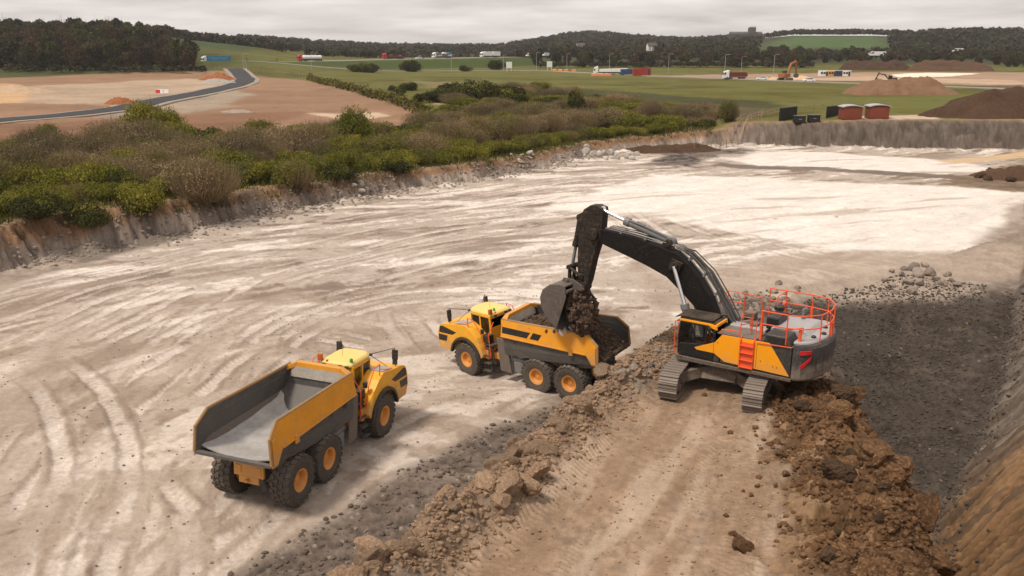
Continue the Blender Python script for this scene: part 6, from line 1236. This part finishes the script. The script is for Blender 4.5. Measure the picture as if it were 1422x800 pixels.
# ---------------------------------------------------------------- traffic and site vehicles (local x forward)
M['blue'] = paint('lorry_blue', (.03, .22, .42), .5, dust=.1); M['pale_blue'] = paint('pale_blue', (.3, .55, .7), .5, dust=.05); M['cont_red'] = paint('container_red', (.34, .028, .018), .5, dust=.15); M['cont_blue'] = paint('container_blue', (.02, .06, .16), .5, dust=.15); M['dred'] = paint('dark_red', (.16, .015, .012), .5, dust=.2); M['digger'] = paint('digger_orange', (.36, .12, .035), .5, dust=.4)
def wheels(root, xs, y, r=.5, w=.3):
    for x in xs:
        for s in (-1, 1): m = MB(); m.lathe([(.2, -w / 2), (r * .9, -w / 2), (r, -w / 2 + .05), (r, w / 2 - .05), (r * .9, w / 2), (.2, w / 2)], (x, s * (y - w / 2), r), 14); m.build('wheel', M['tyre'], root)
def cab_unit(root, x, mat, h=3.5):
    c = MB(); c.prism([(x - 1.1, .55), (x + 1.1, .55), (x + 1.15, 1.6), (x + .95, 2.7), (x + .6, h - .1), (x - 1.1, h)], -1.2, 1.2); c.prism([(x - 1.1, h - .05), (x + .4, h - .05), (x - .9, h + .4), (x - 1.1, h + .4)], -1.1, 1.1); c = c.build('cab', mat, root, .06)
    g = MB(); g.prism([(x + 1.14, 1.75), (x + .96, 2.7), (x + 1.0, 2.72), (x + 1.18, 1.75)], -1.08, 1.08); g.build('windscreen', M['black'], c)
    for s in (-1, 1): g = MB(); g.prism([(x + .2, 1.8), (x + .95, 1.75), (x + .8, 2.65), (x + .2, 2.65)], s * 1.2, s * 1.22); g.build('side_window', M['black'], c)
def lorry(name, pos, yaw, cabm, kind, label, group=None, bodym=None):
    root = empty(name, pos, (0, 0, yaw)); tag(root, label, 'lorry', group)
    if kind == 'rigid':
        wheels(root, (3.2, 1.6, -2.2, -3.5), 1.25); cab_unit(root, 3.6, cabm, 3.1); f = MB(); f.box((-.6, 0, .9), (8.2, .9, .3)); f.build('chassis', M['dark'], root)
        b = MB(); b.prism([(2.2, 1.15), (2.2, 2.75), (-4.4, 2.75), (-4.9, 1.5), (-4.5, 1.15)], -1.25, 1.25); b.prism([(2.2, 2.7), (2.9, 3.0), (2.9, 3.06), (2.1, 2.8)], -1.2, 1.2)
        for k in range(7): b.prism([(1.9 - k * .95, 1.2), (2.02 - k * .95, 1.2), (2.02 - k * .95, 2.7), (1.9 - k * .95, 2.7)], -1.31, 1.31)
        b.build('tipper_body', bodym or M['dred'], root, .03); return root
    wheels(root, (6.4, 3.0, -4.2, -5.5, -6.8), 1.25); cab_unit(root, 7.0, cabm); f = MB(); f.box((.2, 0, .95), (14.5, .9, .3)); f.box((-.5, 0, .7), (3.2, 2.3, .45)); f.build('chassis', M['cont_red'] if kind == 'curtain' else M['dark'], root)
    if kind == 'curtain':
        b = MB(); b.box((-1.0, 0, 2.65), (13.4, 2.5, 2.75)); b = b.build('trailer', bodym or M['blue'], root, .04)
        for s in (-1, 1):
            q = MB()
            for k in range(9): q.box((4.2 - k * 1.25, s * 1.256, 2.95 + .25 * math.sin(k * 1.7)), (.8, .012, .35), (0, .3 * math.cos(k * 2), 0))
            q.box((-1, s * 1.256, 2.2), (9, .012, .18)); q.split('curtain_marking', M['pale_blue'], b)
    elif kind == 'box':
        b = MB(); b.box((1.9, 0, 2.6), (6.6, 2.5, 2.8)); b.build('trailer', M['white'], root, .04); b = MB(); b.box((-5.6, 0, 2.6), (6.4, 2.5, 2.8)); b.build('trailer', M['white'], root, .04)
    elif kind == 'tanker':
        b = MB(); b.lathe([(.02, -12.2 / 2 - 1.3), (.8, -6.1 - 1.25), (1.15, -5.9 - 1.1), (1.18, 4.6), (.8, 4.95), (.02, 5.0)], (0, 0, 2.25), 20, 'x'); b = b.build('tank', M['white'], root, smooth=True)
        q = MB(); q.box((-1, 0, 1.15), (12, 2.3, .3)); q.box((-1, 0, 3.46), (9, .5, .1)); q.build('tank_frame', M['dark'], b)
    elif kind == 'lowloader':
        b = MB(); b.box((-2, 0, 1.2), (11.5, 2.5, .25)); b.prism([(3.6, 1.1), (4.8, 1.6), (5.4, 1.6), (5.4, 1.8), (4.6, 1.8), (3.4, 1.3)], -1.2, 1.2); b.build('trailer', M['dark'], root)
        q = MB(); q.prism([(3, 1.35), (3, 2.6), (1, 2.9), (.2, 2.2), (-4, 2.0), (-6, 2.6), (-6.6, 1.35)], -1.1, 1.1); q.build('covered_load', M['dred'], root, .1)
    elif kind == 'transporter':
        b = MB()
        for zz in (1.1, 2.5): b.box((-1.3, 0, zz), (12.8, 2.4, .15), (0, .02, 0))
        for k in range(6):
            for s in (-1, 1): b.box((4.8 - k * 2.45, s * 1.18, 1.8), (.12, .08, 1.4))
        b.build('car_deck', M['grey'], root)
        for k, (xx, zz, m) in enumerate(((2.6, 1.2, 'white'), (-2.2, 1.2, 'grey'), (-6, 1.2, 'white'), (3.4, 2.6, 'grey'), (-1.2, 2.6, 'white'), (-5.6, 2.6, 'blue'))):
            q = MB(); q.prism([(xx - 2, zz + .2), (xx + 2.1, zz + .2), (xx + 2.1, zz + .65), (xx + 1.1, zz + .8), (xx + .5, zz + 1.25), (xx - 1.2, zz + 1.25), (xx - 2, zz + .8)], -.85, .85); q.build('carried_car', M[m], root, .08)
    elif kind == 'flat':
        b = MB(); b.prism([(5.4, 1.2), (5.4, 2.3), (4.4, 2.5), (-7.6, 2.9), (-7.8, 1.4), (-6, 1.2)], -1.25, 1.25); b.build('trailer', M['white'], root, .05)
    return root
def car(name, pos, yaw, mat, label, van=False, cat='car', group=None):
    root = empty(name, pos, (0, 0, yaw)); tag(root, label, cat, group); wheels(root, (1.35, -1.35) if not van else (1.8, -1.7), .86 if not van else .98, .33, .2)
    b = MB()
    if van: b.prism([(-2.8, .35), (2.7, .35), (2.8, .9), (2.5, 1.2), (1.75, 1.35), (1.2, 2.1), (.8, 2.35), (-2.8, 2.35)], -.98, .98)
    else: b.prism([(-2.1, .3), (2.1, .3), (2.15, .65), (1.9, .8), (.95, .92), (.35, 1.42), (-1.1, 1.44), (-1.75, .98), (-2.15, .9)], -.86, .86)
    b = b.build('body', mat, root, .07); w = MB()
    if van:
        w.prism([(1.78, 1.38), (1.24, 2.1), (1.28, 2.12), (1.84, 1.38)], -.85, .85); w.build('windscreen', M['black'], b)
        for s in (-1, 1): w = MB(); w.prism([(.5, 1.4), (1.6, 1.38), (1.12, 2.0), (.5, 2.05)], s * .98, s * .99); w.build('side_window', M['black'], b)
    else:
        for s in (-1, 1): w = MB(); w.prism([(-1.5, .98), (.8, .95), (.3, 1.36), (-1.05, 1.38)], s * .86, s * .868); w.build('side_window', M['black'], b)
        w = MB(); w.prism([(.98, .94), (.4, 1.42), (.43, 1.44), (1.03, .94)], -.75, .75); w.build('windscreen', M['black'], b)
    return root
W_ = MWA + math.pi
lorry('curtain_lorry', mw_at(299, -6), W_, M['white'], 'curtain', 'white cabbed lorry with a long blue curtain sided trailer beside the left wood')
lorry('tanker_lorry', mw_at(430, -6), W_, M['red'], 'tanker', 'white tanker lorry with a red cab on the motorway')
lorry('low_loader', mw_at(546, 3), W_, M['red'], 'lowloader', 'dark red low loader with a red cab on the motorway')
lorry('car_transporter', mw_at(614, 4), W_, M['white'], 'transporter', 'car transporter with a white cab and two decks on the motorway')
lorry('box_lorry', mw_at(680, -4), W_, M['white'], 'box', 'white lorry with two white box bodies on the motorway')
car('white_car', mw_at(581, -5), W_, M['white'], 'white car on the motorway right of the dark red low loader')
car('white_van', mw_at(735, -4), W_, M['white'], 'white van on the motorway nearest to the white box lorry', True, 'van'); car('white_van', mw_at(758, 2), W_, M['white'], 'white van on the motorway second right of the white box lorry', True, 'van'); car('grey_car', mw_at(584, 5), W_, M['grey'], 'grey car on the far side of the motorway')
def at(px, py, z=4.1): x, y = gp(px, py, z); return (x, y, hz(x, y) + .05)
p = at(848, 103.5); lorry('flat_lorry', p, math.radians(176), M['white'], 'flat', 'white lorry with a long low white trailer behind orange barriers on the side road')
p = at(1020, 110); lorry('tipper_lorry', p, math.radians(182), M['white'], 'rigid', 'rigid tipper lorry with a white cab and dark red body at the building site')
car('site_car', at(1058, 111), math.radians(170), M['white'], 'white car parked just right of the tipper lorry'); car('site_car', at(1123, 113.5), math.radians(175), M['white'], 'white pickup sized car parked right of the orange digger')
x = at_dist(1216, 640); car('white_van', (x, 640, hz(x, 640) + 3.2), math.radians(180), M['white'], 'large white van on the road in front of the right hill wood', True, 'van').scale = (2.6, 1.4, 1.4)
x = at_dist(1330, 700); car('white_van', (x, 700, hz(x, 700) + 4), math.radians(180), M['white'], 'small white van high on the right wooded slope', True, 'van').scale = (1.4, 1.3, 1.4)
# containers, cabins, diggers
def container(name, pos, yaw, d, mat, label, cat='container', group=None, win=False):
    root = empty(name, pos, (0, 0, yaw)); tag(root, label, cat, group); b = MB(); b.box((0, 0, d[2] / 2), d)
    n = int(d[0] / .5)
    for k in range(n): b.box((-d[0] / 2 + (k + .5) * d[0] / n, 0, d[2] / 2), (.18, d[1] + .08, d[2] * .9))
    b = b.build('shell', mat, root, .02); r = MB(); r.box((0, 0, d[2] + .04), (d[0] + .1, d[1] + .1, .1)); r.build('roof', mat if not win else M['white'], b)
    dd = MB(); dd.box((d[0] * .3, -d[1] / 2 - .06, d[2] * .45), (.9, .06, d[2] * .8)); dd.build('door', M['dark'], b)
    if win:
        for k in (-.3, .02): w = MB(); w.box((d[0] * k, -d[1] / 2 - .06, d[2] * .58), (.9, .06, .8)); w.build('window', M['black'], b)
    return root
container('shipping_container', at(871, 104), .05, (6.0, 2.4, 2.5), M['cont_blue'], 'dark blue container between the white trailer and the red containers'); container('shipping_container', at(886, 105), .05, (4.6, 2.5, 3.0), M['cont_red'], 'left one of the two bright red containers by the side road'); container('shipping_container', at(896, 105), .05, (4.6, 2.5, 3.2), M['cont_red'], 'right one of the two bright red containers by the side road')
for px, m, lb in ((1143, 'white', 'white site cabin at the left end of the cabin row'), (1154, 'yellow', 'yellow site cabin in the middle of the cabin row'), (1164, 'cont_blue', 'dark blue site cabin right of the yellow one'), (1174, 'white', 'white site cabin at the right end of the cabin row')): container('site_cabin', at(px, 105.5), .03, (3.8, 2.5, 2.4), M[m], lb, 'site cabin', None, True)
container('site_cabin', at(290, 98.5), .1, (5.2, 2.5, 2.3), M['white'], 'small white site cabin below the blue lorry', 'site cabin', None, True)
def digger(pos, yaw, mat, label, sc=1.0, up=1.0):
    root = empty('site_digger', pos, (0, 0, yaw)); root.scale = (sc,) * 3; tag(root, label, 'excavator')
    for s in (-1, 1): t = MB(); t.prism(arc(-1.4, .45, .45, 90, 270, 6) + arc(1.4, .45, .45, -90, 90, 6), s * 1.3 - .28, s * 1.3 + .28); t.build('track', M['track'], root)
    u = MB(); u.box((-.5, 0, 1.6), (2.8, 2.4, 1.1)); u.box((0, 0, .95), (1, 1, .3)); u.build('house', mat, root, .08); c = MB(); c.box((.5, .75, 2.1), (1.3, .9, 1.7)); c = c.build('cab', M['dark'], root, .06); g = MB(); g.box((.5, 1.21, 2.4), (.9, .02, .8)); g.build('side_window', M['glass'], c)
    b = MB(); b.prism([(.6, 1.3), (.9, 1.3), (2.4, 3.6 * up), (4.4, 4.3 * up), (4.4, 4.6 * up), (2.1, 4.1 * up)], -.3, .3); b.build('boom', mat, root, .03); a = MB(); a.prism([(4.0, 4.9 * up), (4.6, 4.8 * up), (5.3, 1.9), (5.0, 1.8)], -.22, .22); a.build('stick', mat, root, .03)
    k = MB(); k.prism([(4.7, 2.0), (5.5, 1.9), (5.6, 1.2), (5.0, .8), (4.5, 1.1)], -.6, .6); k.build('bucket', M['bucket'], root, .03)
digger(at(1090, 112), math.radians(35), M['digger'], 'orange digger with its boom raised beside the tan spoil at the building site', 1.25, 1.25); digger(at(1237, 116), math.radians(165), M['dark'], 'small dark digger working at the end of the brown spoil heap', .95, .8)
# ---------------------------------------------------------------- heaps
def heap(name, px, py, z, rx, ry, h, mat, label, seed, ridge=.0, yaw=0., cat='soil heap'):
    x0, y0 = gp(px, py, z); n = 56; g = np.linspace(-1, 1, n); U, Vv = np.meshgrid(g, g, indexing='ij'); R = np.sqrt(np.maximum(np.abs(U) - ridge, 0) ** 2 / (1 - ridge) ** 2 + Vv ** 2)
    prof = np.clip(1 - R, 0, 1); prof = 1 - (1 - prof) ** 1.35; c, s = math.cos(yaw), math.sin(yaw); X = x0 + U * rx * c - Vv * ry * s; Y = y0 + ry * .0 + U * rx * s + Vv * ry * c
    Zg = height(X, Y); Z = Zg - .35 + prof * h * (1 + .22 * fbm(X / (rx * .35), Y / (ry * .35), 4, seed)) + .1 * h * fbm(X / (rx * .1), Y / (rx * .1), 3, seed + 1) * (prof > .02)
    I = np.arange(n * n).reshape(n, n); F = np.stack([I[:-1, :-1], I[1:, :-1], I[1:, 1:], I[:-1, 1:]], -1).reshape(-1, 4)
    o = link(name, np_mesh(name, np.stack([X, Y, Z], -1).reshape(-1, 3), F, mat, True)); tag(o, label, cat); return o
M['h_orange'] = earth('orange_soil', (.24, .085, .035), (.30, .115, .045), (.38, .18, .08), .5); M['h_brown'] = earth('brown_soil', (.17, .095, .055), (.23, .135, .08), (.3, .19, .12), .3); M['h_dark'] = earth('dark_topsoil', (.065, .036, .022), (.09, .052, .032), (.13, .08, .05), .25); M['h_tan'] = earth('tan_spoil', (.42, .29, .19), (.5, .36, .25), (.55, .42, .3), .5)
heap('soil_heap', 168, 144, 4, 4.2, 3.2, 1.9, M['h_orange'], 'small bright orange soil heap beside the curved road', 1); heap('soil_heap', 303, 111, 4, 8, 7, 3.0, M['h_orange'], 'orange topped heap behind the curve of the new road', 2); heap('gravel_heap', 302, 116, 4, 7.5, 4, 2.2, M['pale_stone'], 'pale gravel heap in front of the orange topped heap by the road', 3, cat='gravel heap')
heap('soil_heap', 1250, 130, 4, 16, 7, 4.2, M['h_brown'], 'long brown soil heap on the green meadow behind the brick huts', 4, .45, .06); heap('soil_heap', 1446, 160.5, 4.4, 22, 9.5, 5.6, M['h_dark'], 'large dark topsoil heap cut off by the right edge of the picture', 5, .25, .1)
heap('soil_heap', 1215, 97, 4, 21, 9, 6.0, M['h_dark'], 'left half of the long dark stockpile in front of the right wood', 6, .6); heap('soil_heap', 1320, 98, 4, 25, 9, 5.6, M['h_dark'], 'right half of the long dark stockpile in front of the right wood', 7, .6)
heap('spoil_heap', 1114, 110, 4, 6.5, 4, 1.7, M['h_tan'], 'low tan spoil heap right of the orange digger', 8); heap('spoil_heap', 1075, 110.5, 4, 4, 3, 1.3, M['h_tan'], 'small tan spoil heap left of the orange digger', 9); heap('rubble_heap', 330, 151, 4, 4.5, 2.4, 1.0, M['stone'], 'low grey concrete rubble heap beside the curved road', 10, cat='rubble heap'); heap('rubble_heap', 190, 158, 4, 9, 2.2, .9, M['stone'], 'long low grey rubble strip in front of the curved road', 12, .5, .2, cat='rubble heap')
heap('soil_heap', 20, 128, 4, 12, 8, 2.2, M['h_tan'], 'pale sandy heap at the left edge of the brown field', 13, .2)
heap('soil_heap', 1412, 242, .2, 7, 4.5, 1.5, M['h_dark'], 'rocky dark brown soil heap at the right end of the pale pit floor', 11, .2, .3)
heap('mud_heap', 935, 208, .2, 9, 3, 1.3, M['h_dark'], 'dark mud heap at the far corner of the pit below the bank', 14, .4, .2, cat='mud heap')
# ---------------------------------------------------------------- huts, fences, posts
M['brick'] = earth('red_brick', (.20, .055, .034), (.25, .075, .045), (.3, .12, .08), 1, .2); M['hutroof'] = paint('hut_roof', (.42, .42, .42), .5, dust=.1); M['fence'] = paint('black_fence', (.008, .008, .009), .6, dust=.05); M['timber'] = earth('timber', (.26, .19, .13), (.33, .25, .18), (.4, .31, .23), 3, .2)
def hut(px, label):
    x, y = gp(px, 163.8, 4.4); root = empty('brick_hut', (x, y, hz(x, y)), (0, 0, math.radians(-4))); tag(root, label, 'hut')
    b = MB(); b.box((0, 0, 1.0), (3.1, 2.8, 2.0)); b = b.build('wall', M['brick'], root, .02); r = MB(); a = arc(0, -3.6, 5.95, 73, 107, 8); r.prism([(q[0], q[1] - .02) for q in a] + [(q[0], q[1] - .16) for q in a[::-1]], -1.55, 1.55); r.build('roof', M['hutroof'], root)
    d = MB(); d.box((.9, 1.42, .9), (.9, .05, 1.75)); d.build('door', M['dark'], b)
    q = MB()
    for k in range(8): q.box((0, -1.402, .15 + k * .24), (3.1, .008, .03))
    q.build('mortar_courses', M['dred'], b)
hut(1180, 'red brick hut with a pale curved roof, left one of the pair'); hut(1217, 'red brick hut with a pale curved roof, right one of the pair')
def palisade(px0, px1, py, z, h, skew, label):
    a = gp(px0, py, z); b = gp(px1, py - skew, z); L = math.dist(a, b); n = int(L / .22); yaw = math.atan2(b[1] - a[1], b[0] - a[0]); root = empty('palisade_fence', (*a, hz(*a) - .1), (0, 0, yaw)); tag(root, label, 'fence')
    m = MB()
    for k in range(n + 1): m.prism([(k * L / n - .085, 0), (k * L / n + .085, 0), (k * L / n + .085, h - .1), (k * L / n, h), (k * L / n - .085, h - .1)], -.03, .03)
    m.build('pales', M['fence'], root); r = MB()
    for zz in (.4, h - .4): r.box((L / 2, .06, zz), (L, .05, .08))
    r.split('rail', M['fence'], root)
    for k in range(int(L / 2.5) + 1): p_ = MB(); p_.box((min(k * 2.5, L), .1, h / 2), (.1, .1, h)); p_.build('post', M['fence'], root)
palisade(1083, 1106, 163.5, 4.3, 2.3, 3, 'black palisade fence panel furthest left beside the brick huts'); palisade(1148, 1165, 163, 4.3, 2.1, 2, 'black palisade fence panel next to the left brick hut')
def box_unit(px, label):
    x, y = gp(px, 164.2, 4.4); root = empty('cabinet', (x, y, hz(x, y)), (0, 0, -.05)); tag(root, label, 'cabinet'); b = MB(); b.box((0, 0, .55), (1.8, 1.4, 1.1)); b = b.build('body', M['fence'], root, .03); l = MB(); l.box((0, 0, 1.13), (1.95, 1.55, .08)); l.build('lid', M['dark'], root); h = MB(); h.box((0, -.72, .6), (.5, .04, .06)); h.build('handle', M['light'], b)
box_unit(1110, 'low black cabinet between the two fence panels, left one'); box_unit(1130, 'low black cabinet between the two fence panels, right one')
def post_fence(name, pts, z, n, h, label, rails=2, mat='timber'):
    L = np.array(gps(pts, z)); seg = np.linalg.norm(np.diff(L, axis=0), axis=1); cum = np.concatenate([[0], np.cumsum(seg)]); d = np.linspace(0, cum[-1], n); X = np.interp(d, cum, L[:, 0]); Y = np.interp(d, cum, L[:, 1]); Z = height(X, Y)
    root = empty(name, (X[0], Y[0], Z[0])); tag(root, label, 'fence')
    for i in range(n): m = MB(); m.box((X[i] - X[0], Y[i] - Y[0], Z[i] - Z[0] + h / 2), (.11, .11, h)); m.build('post', M[mat], root)
    for k in range(rails): m = MB(); m.tube([(X[i] - X[0], Y[i] - Y[0] - .07, Z[i] - Z[0] + h * (.45 + .45 * k)) for i in range(n)], .035, 4); m.build('rail', M[mat], root)
post_fence('post_fence', [(965, 182), (990, 178), (1015, 175), (1040, 170), (1062, 164)], 3.2, 22, 1.25, 'timber post fence running from the scrub towards the black fence panels'); post_fence('post_fence', [(1002, 172), (1030, 168), (1062, 160), (1095, 156), (1150, 154), (1180, 153)], 4, 22, 1.2, 'thin timber fence behind the low black cabinets'); post_fence('wire_fence', [(300, 103), (330, 103.5), (380, 104), (430, 106)], 4.2, 24, 1.4, 'pale post fence across the top of the brown field', 1)
def lamp_post(px, py, h, label, group):
    x, y = gp(px, py, 4.2); root = empty('lamp_post', (x, y, hz(x, y))); tag(root, label, 'lamp post', group); m = MB(); m.tube([(0, 0, 0), (0, 0, h)], .13, 8, .08); m.tube([(0, 0, h), (.4, -.2, h + .25), (1.4, -.6, h + .3)], .06, 6); m.build('pole', M['light'], root); q = MB(); q.box((1.6, -.7, h + .3), (.8, .3, .14)); q.build('lamp_head', M['light'], root, .03)
for px, py, h in ((433, 101, 8), (581, 99, 8), (627, 99.5, 8.5), (699, 99, 8), (745, 98, 9.5), (787, 98, 9), (846, 101, 9), (928, 102, 9), (1006, 105, 9), (1074, 103, 9), (1029, 102, 8)): lamp_post(px, py, h, 'slim grey lamp post along the side road beyond the meadow', 'lamp posts along the side road')
for px in (339, 343): lamp_post(px, 103, 7, 'slim lamp post in the close pair beside the top of the curved road', 'pair of lamp posts by the curved road')
def signboard(px, py, label):
    x, y = gp(px, py, 4.2); root = empty('signboard', (x, y, hz(x, y)), (0, 0, .1)); tag(root, label, 'sign')
    for s in (-1, 1): m = MB(); m.box((s * 1.1, 0, 1.6), (.16, .16, 3.2)); m.build('post', M['white'], root); m = MB(); m.tube([(s * 1.1, 0, 1.8), (s * 1.1, 1.2, 0)], .06, 5); m.build('brace', M['white'], root)
    b = MB(); b.box((0, -.12, 3.3), (3.0, .1, 3.2)); b.build('board', M['white'], root, .02)
signboard(707, 99.5, 'tall blank white board on legs left of the other white board'); signboard(763, 97.5, 'tall blank white board on legs right of the other white board')
def barrier(px, py, m1, label, group, z=4.1, L=2.2):
    x, y = gp(px, py, z); root = empty('road_barrier', (x, y, hz(x, y) + .02), (0, 0, random.uniform(-.2, .2))); tag(root, label, 'barrier', group); b = MB(); b.prism([(-.3, 0), (.3, 0), (.22, .3), (.12, .9), (-.12, .9), (-.22, .3)], -L / 2, L / 2, 'x'); b.v = [(q[0], q[1], q[2]) for q in b.v]; b.build('body', M[m1], root, .03); q = MB(); q.box((0, 0, 1.0), (L * .9, .1, .22)); q.build('rail', M['white'], root)
M['bar_orange'] = paint('barrier_orange', (.7, .2, .06), .5, dust=.1)
for i in range(8): barrier(824 + i * 3.2, 105.5, 'bar_orange', 'orange plastic barrier in the row before the long white trailer', 'orange barriers by the white trailer', L=1.9)
for px, m1, lb in ((222, 'red', 'red plastic barrier on the brown field inside the road curve'), (228.5, 'white', 'white plastic barrier on the brown field beside a red one')): barrier(px, 128, m1, lb, None)
for px in (770, 778, 786, 797): barrier(px, 99.5, 'bar_orange', 'orange barrier standing right of the two white boards', 'orange barriers by the white boards')
# ---------------------------------------------------------------- hilltop building, white house
def castle():
    d = 1130; x = at_dist(1034, d); z = hz(x, d); root = empty('hilltop_hall', (x, d, z - 2)); tag(root, 'grey stone hall with a square tower on the skyline right of the centre', 'building'); M['castle'] = earth('grey_masonry', (.085, .08, .08), (.11, .10, .10), (.14, .13, .13), .2, .1)
    b = MB(); b.box((0, 0, 6), (46, 14, 12)); 
    for k in range(16): b.box((-21.5 + k * 2.9, -6.6, 12.5), (1.5, .7, 1))
    b = b.build('wall', M['castle'], root); r = MB(); r.prism([(-7, 11.5), (7, 11.5), (0, 15)], -20, 20, 'x'); r.build('roof', M['castle'], root); t = MB(); t.box((7, -2, 10), (8, 8, 20))
    for k in range(4): t.box((4 + k * 2, -5.6, 20.5), (1, .6, 1))
    t.build('tower', M['castle'], root)
    for k in range(7): w = MB(); w.box((-19 + k * 4.2, -7.02, 6), (1.4, .1, 3)); w.build('window', M['black'], b)
castle()
def house(u, d, dz, label):
    x = at_dist(u, d); root = empty('house', (x, d, hz(x, d) + dz), (0, 0, .15)); tag(root, label, 'house'); b = MB(); b.box((0, 0, 2.2), (8, 6, 4.4)); b.prism([(-3, 4.35), (3, 4.35), (0, 6.6)], -4, 4, 'x'); b = b.build('wall', M['white'], root); r = MB()
    for s in (-1, 1): r.add([(-4.3, 0, 6.75), (4.3, 0, 6.75), (4.3, s * 3.5, 4.2), (-4.3, s * 3.5, 4.2), (-4.3, 0, 6.6), (4.3, 0, 6.6), (4.3, s * 3.5, 4.05), (-4.3, s * 3.5, 4.05)], [(0, 1, 2, 3), (7, 6, 5, 4), (0, 4, 5, 1), (2, 6, 7, 3), (1, 5, 6, 2), (0, 3, 7, 4)])
    r = r.build('roof', M['dark'], root); c = MB(); c.box((3, 0, 7), (.8, .8, 1.6)); c.build('chimney', M['brick'], r)
    for k in (-2.4, 0, 2.4):
        for zz in (1.4, 3.4): w = MB(); w.box((k, -3.03, zz), (1, .08, 1.1)); w.build('window', M['black'], b)
house(905, 760, 4, 'white house with a dark roof among the trees of the long wood'); house(806, 900, 2, 'small pale house beyond the wood right of the white vans')
# ---------------------------------------------------------------- light, sky, camera
def build_light():
    w = bpy.data.worlds.new('World'); scene.world = w; w.use_nodes = True; t = w.node_tree; t.nodes.clear()
    N = t.nodes.new; L = t.links.new
    out = N('ShaderNodeOutputWorld'); bg = N('ShaderNodeBackground'); bg.inputs['Strength'].default_value = .1; L(bg.outputs[0], out.inputs[0])
    sky = N('ShaderNodeTexSky'); sky.sky_type = 'NISHITA'; sky.sun_disc = False; sky.sun_elevation = math.radians(SUN_EL); sky.sun_rotation = math.radians(SUN_ROT); sky.air_density = 1; sky.dust_density = 3
    tc = N('ShaderNodeTexCoord'); sep = N('ShaderNodeSeparateXYZ'); L(tc.outputs['Generated'], sep.inputs[0])
    # overcast: layered cloud, brighter overhead, drawn out along the horizon
    mz = N('ShaderNodeMath'); mz.operation = 'ADD'; mz.inputs[1].default_value = .09; L(sep.outputs[2], mz.inputs[0])
    dx = N('ShaderNodeMath'); dx.operation = 'DIVIDE'; L(sep.outputs[0], dx.inputs[0]); L(mz.outputs[0], dx.inputs[1])
    dy = N('ShaderNodeMath'); dy.operation = 'DIVIDE'; L(sep.outputs[1], dy.inputs[0]); L(mz.outputs[0], dy.inputs[1])
    cb = N('ShaderNodeCombineXYZ'); L(dx.outputs[0], cb.inputs[0]); L(dy.outputs[0], cb.inputs[1])
    no = N('ShaderNodeTexNoise'); no.inputs['Scale'].default_value = .8; no.inputs['Detail'].default_value = 7; no.inputs['Roughness'].default_value = .55; L(cb.outputs[0], no.inputs['Vector'])
    rp = N('ShaderNodeMapRange'); rp.inputs['From Min'].default_value = .3; rp.inputs['From Max'].default_value = .7; L(no.outputs['Fac'], rp.inputs['Value'])
    cl = N('ShaderNodeMix'); cl.data_type = 'RGBA'; L(rp.outputs[0], cl.inputs[0]); cl.inputs[6].default_value = (5.9, 5.4, 5.15, 1); cl.inputs[7].default_value = (9.3, 8.7, 8.3, 1)
    ze = N('ShaderNodeMapRange'); ze.inputs['From Min'].default_value = .03; ze.inputs['From Max'].default_value = .9; ze.inputs['To Min'].default_value = 1.0; ze.inputs['To Max'].default_value = ZEN; L(sep.outputs[2], ze.inputs['Value'])
    vm = N('ShaderNodeVectorMath'); vm.operation = 'SCALE'; L(cl.outputs[2], vm.inputs[0]); L(ze.outputs[0], vm.inputs[3])
    mx = N('ShaderNodeMix'); mx.data_type = 'RGBA'; mx.inputs[0].default_value = .9; L(sky.outputs[0], mx.inputs[6]); L(vm.outputs[0], mx.inputs[7]); L(mx.outputs[2], bg.inputs[0])
    sd = bpy.data.lights.new('sun', 'SUN'); sd.energy = SUN_E; sd.angle = math.radians(10); sd.color = (1, .91, .80)
    so = bpy.data.objects.new('sun', sd); COL.objects.link(so)
    a = math.radians(SUN_ROT); e = math.radians(SUN_EL); d = Vector((math.sin(a) * math.cos(e), math.cos(a) * math.cos(e), math.sin(e)))
    so.rotation_euler = d.to_track_quat('Z', 'Y').to_euler(); so.location = d * 100
    cam = bpy.data.cameras.new('camera'); co = bpy.data.objects.new('camera', cam); COL.objects.link(co); scene.camera = co
    cam.sensor_width = 36; cam.lens = 36 * FOC / 1422; cam.clip_end = 9000; cam.clip_start = .2
    co.location = (0, 0, CAMH); co.rotation_euler = (math.pi / 2 - PIT, 0, 0)
    v = scene.view_settings; v.view_transform = 'Standard'; v.look = 'None'; v.exposure = EXPO; v.gamma = 1; v.use_curve_mapping = False
SUN_EL, SUN_ROT, SUN_E, ZEN, EXPO = 60, 235, 2.9, 1.0, 0.16
build_light()

def build_haze():
    m = bpy.data.materials.new('haze'); m.use_nodes = True; t = m.node_tree; t.nodes.clear(); o = t.nodes.new('ShaderNodeOutputMaterial'); v = t.nodes.new('ShaderNodeVolumePrincipled'); v.inputs['Density'].default_value = HAZE; v.inputs['Color'].default_value = (.93, .92, .92, 1); v.inputs['Anisotropy'].default_value = .2; t.links.new(v.outputs[0], o.inputs['Volume'])
    b = MB(); b.box((0, 2400, 32), (9000, 5600, 78)); h = b.build('haze', m); tag(h, 'thin pale haze lying over the far hills', 'haze', kind='stuff')
HAZE = .0001
build_haze()
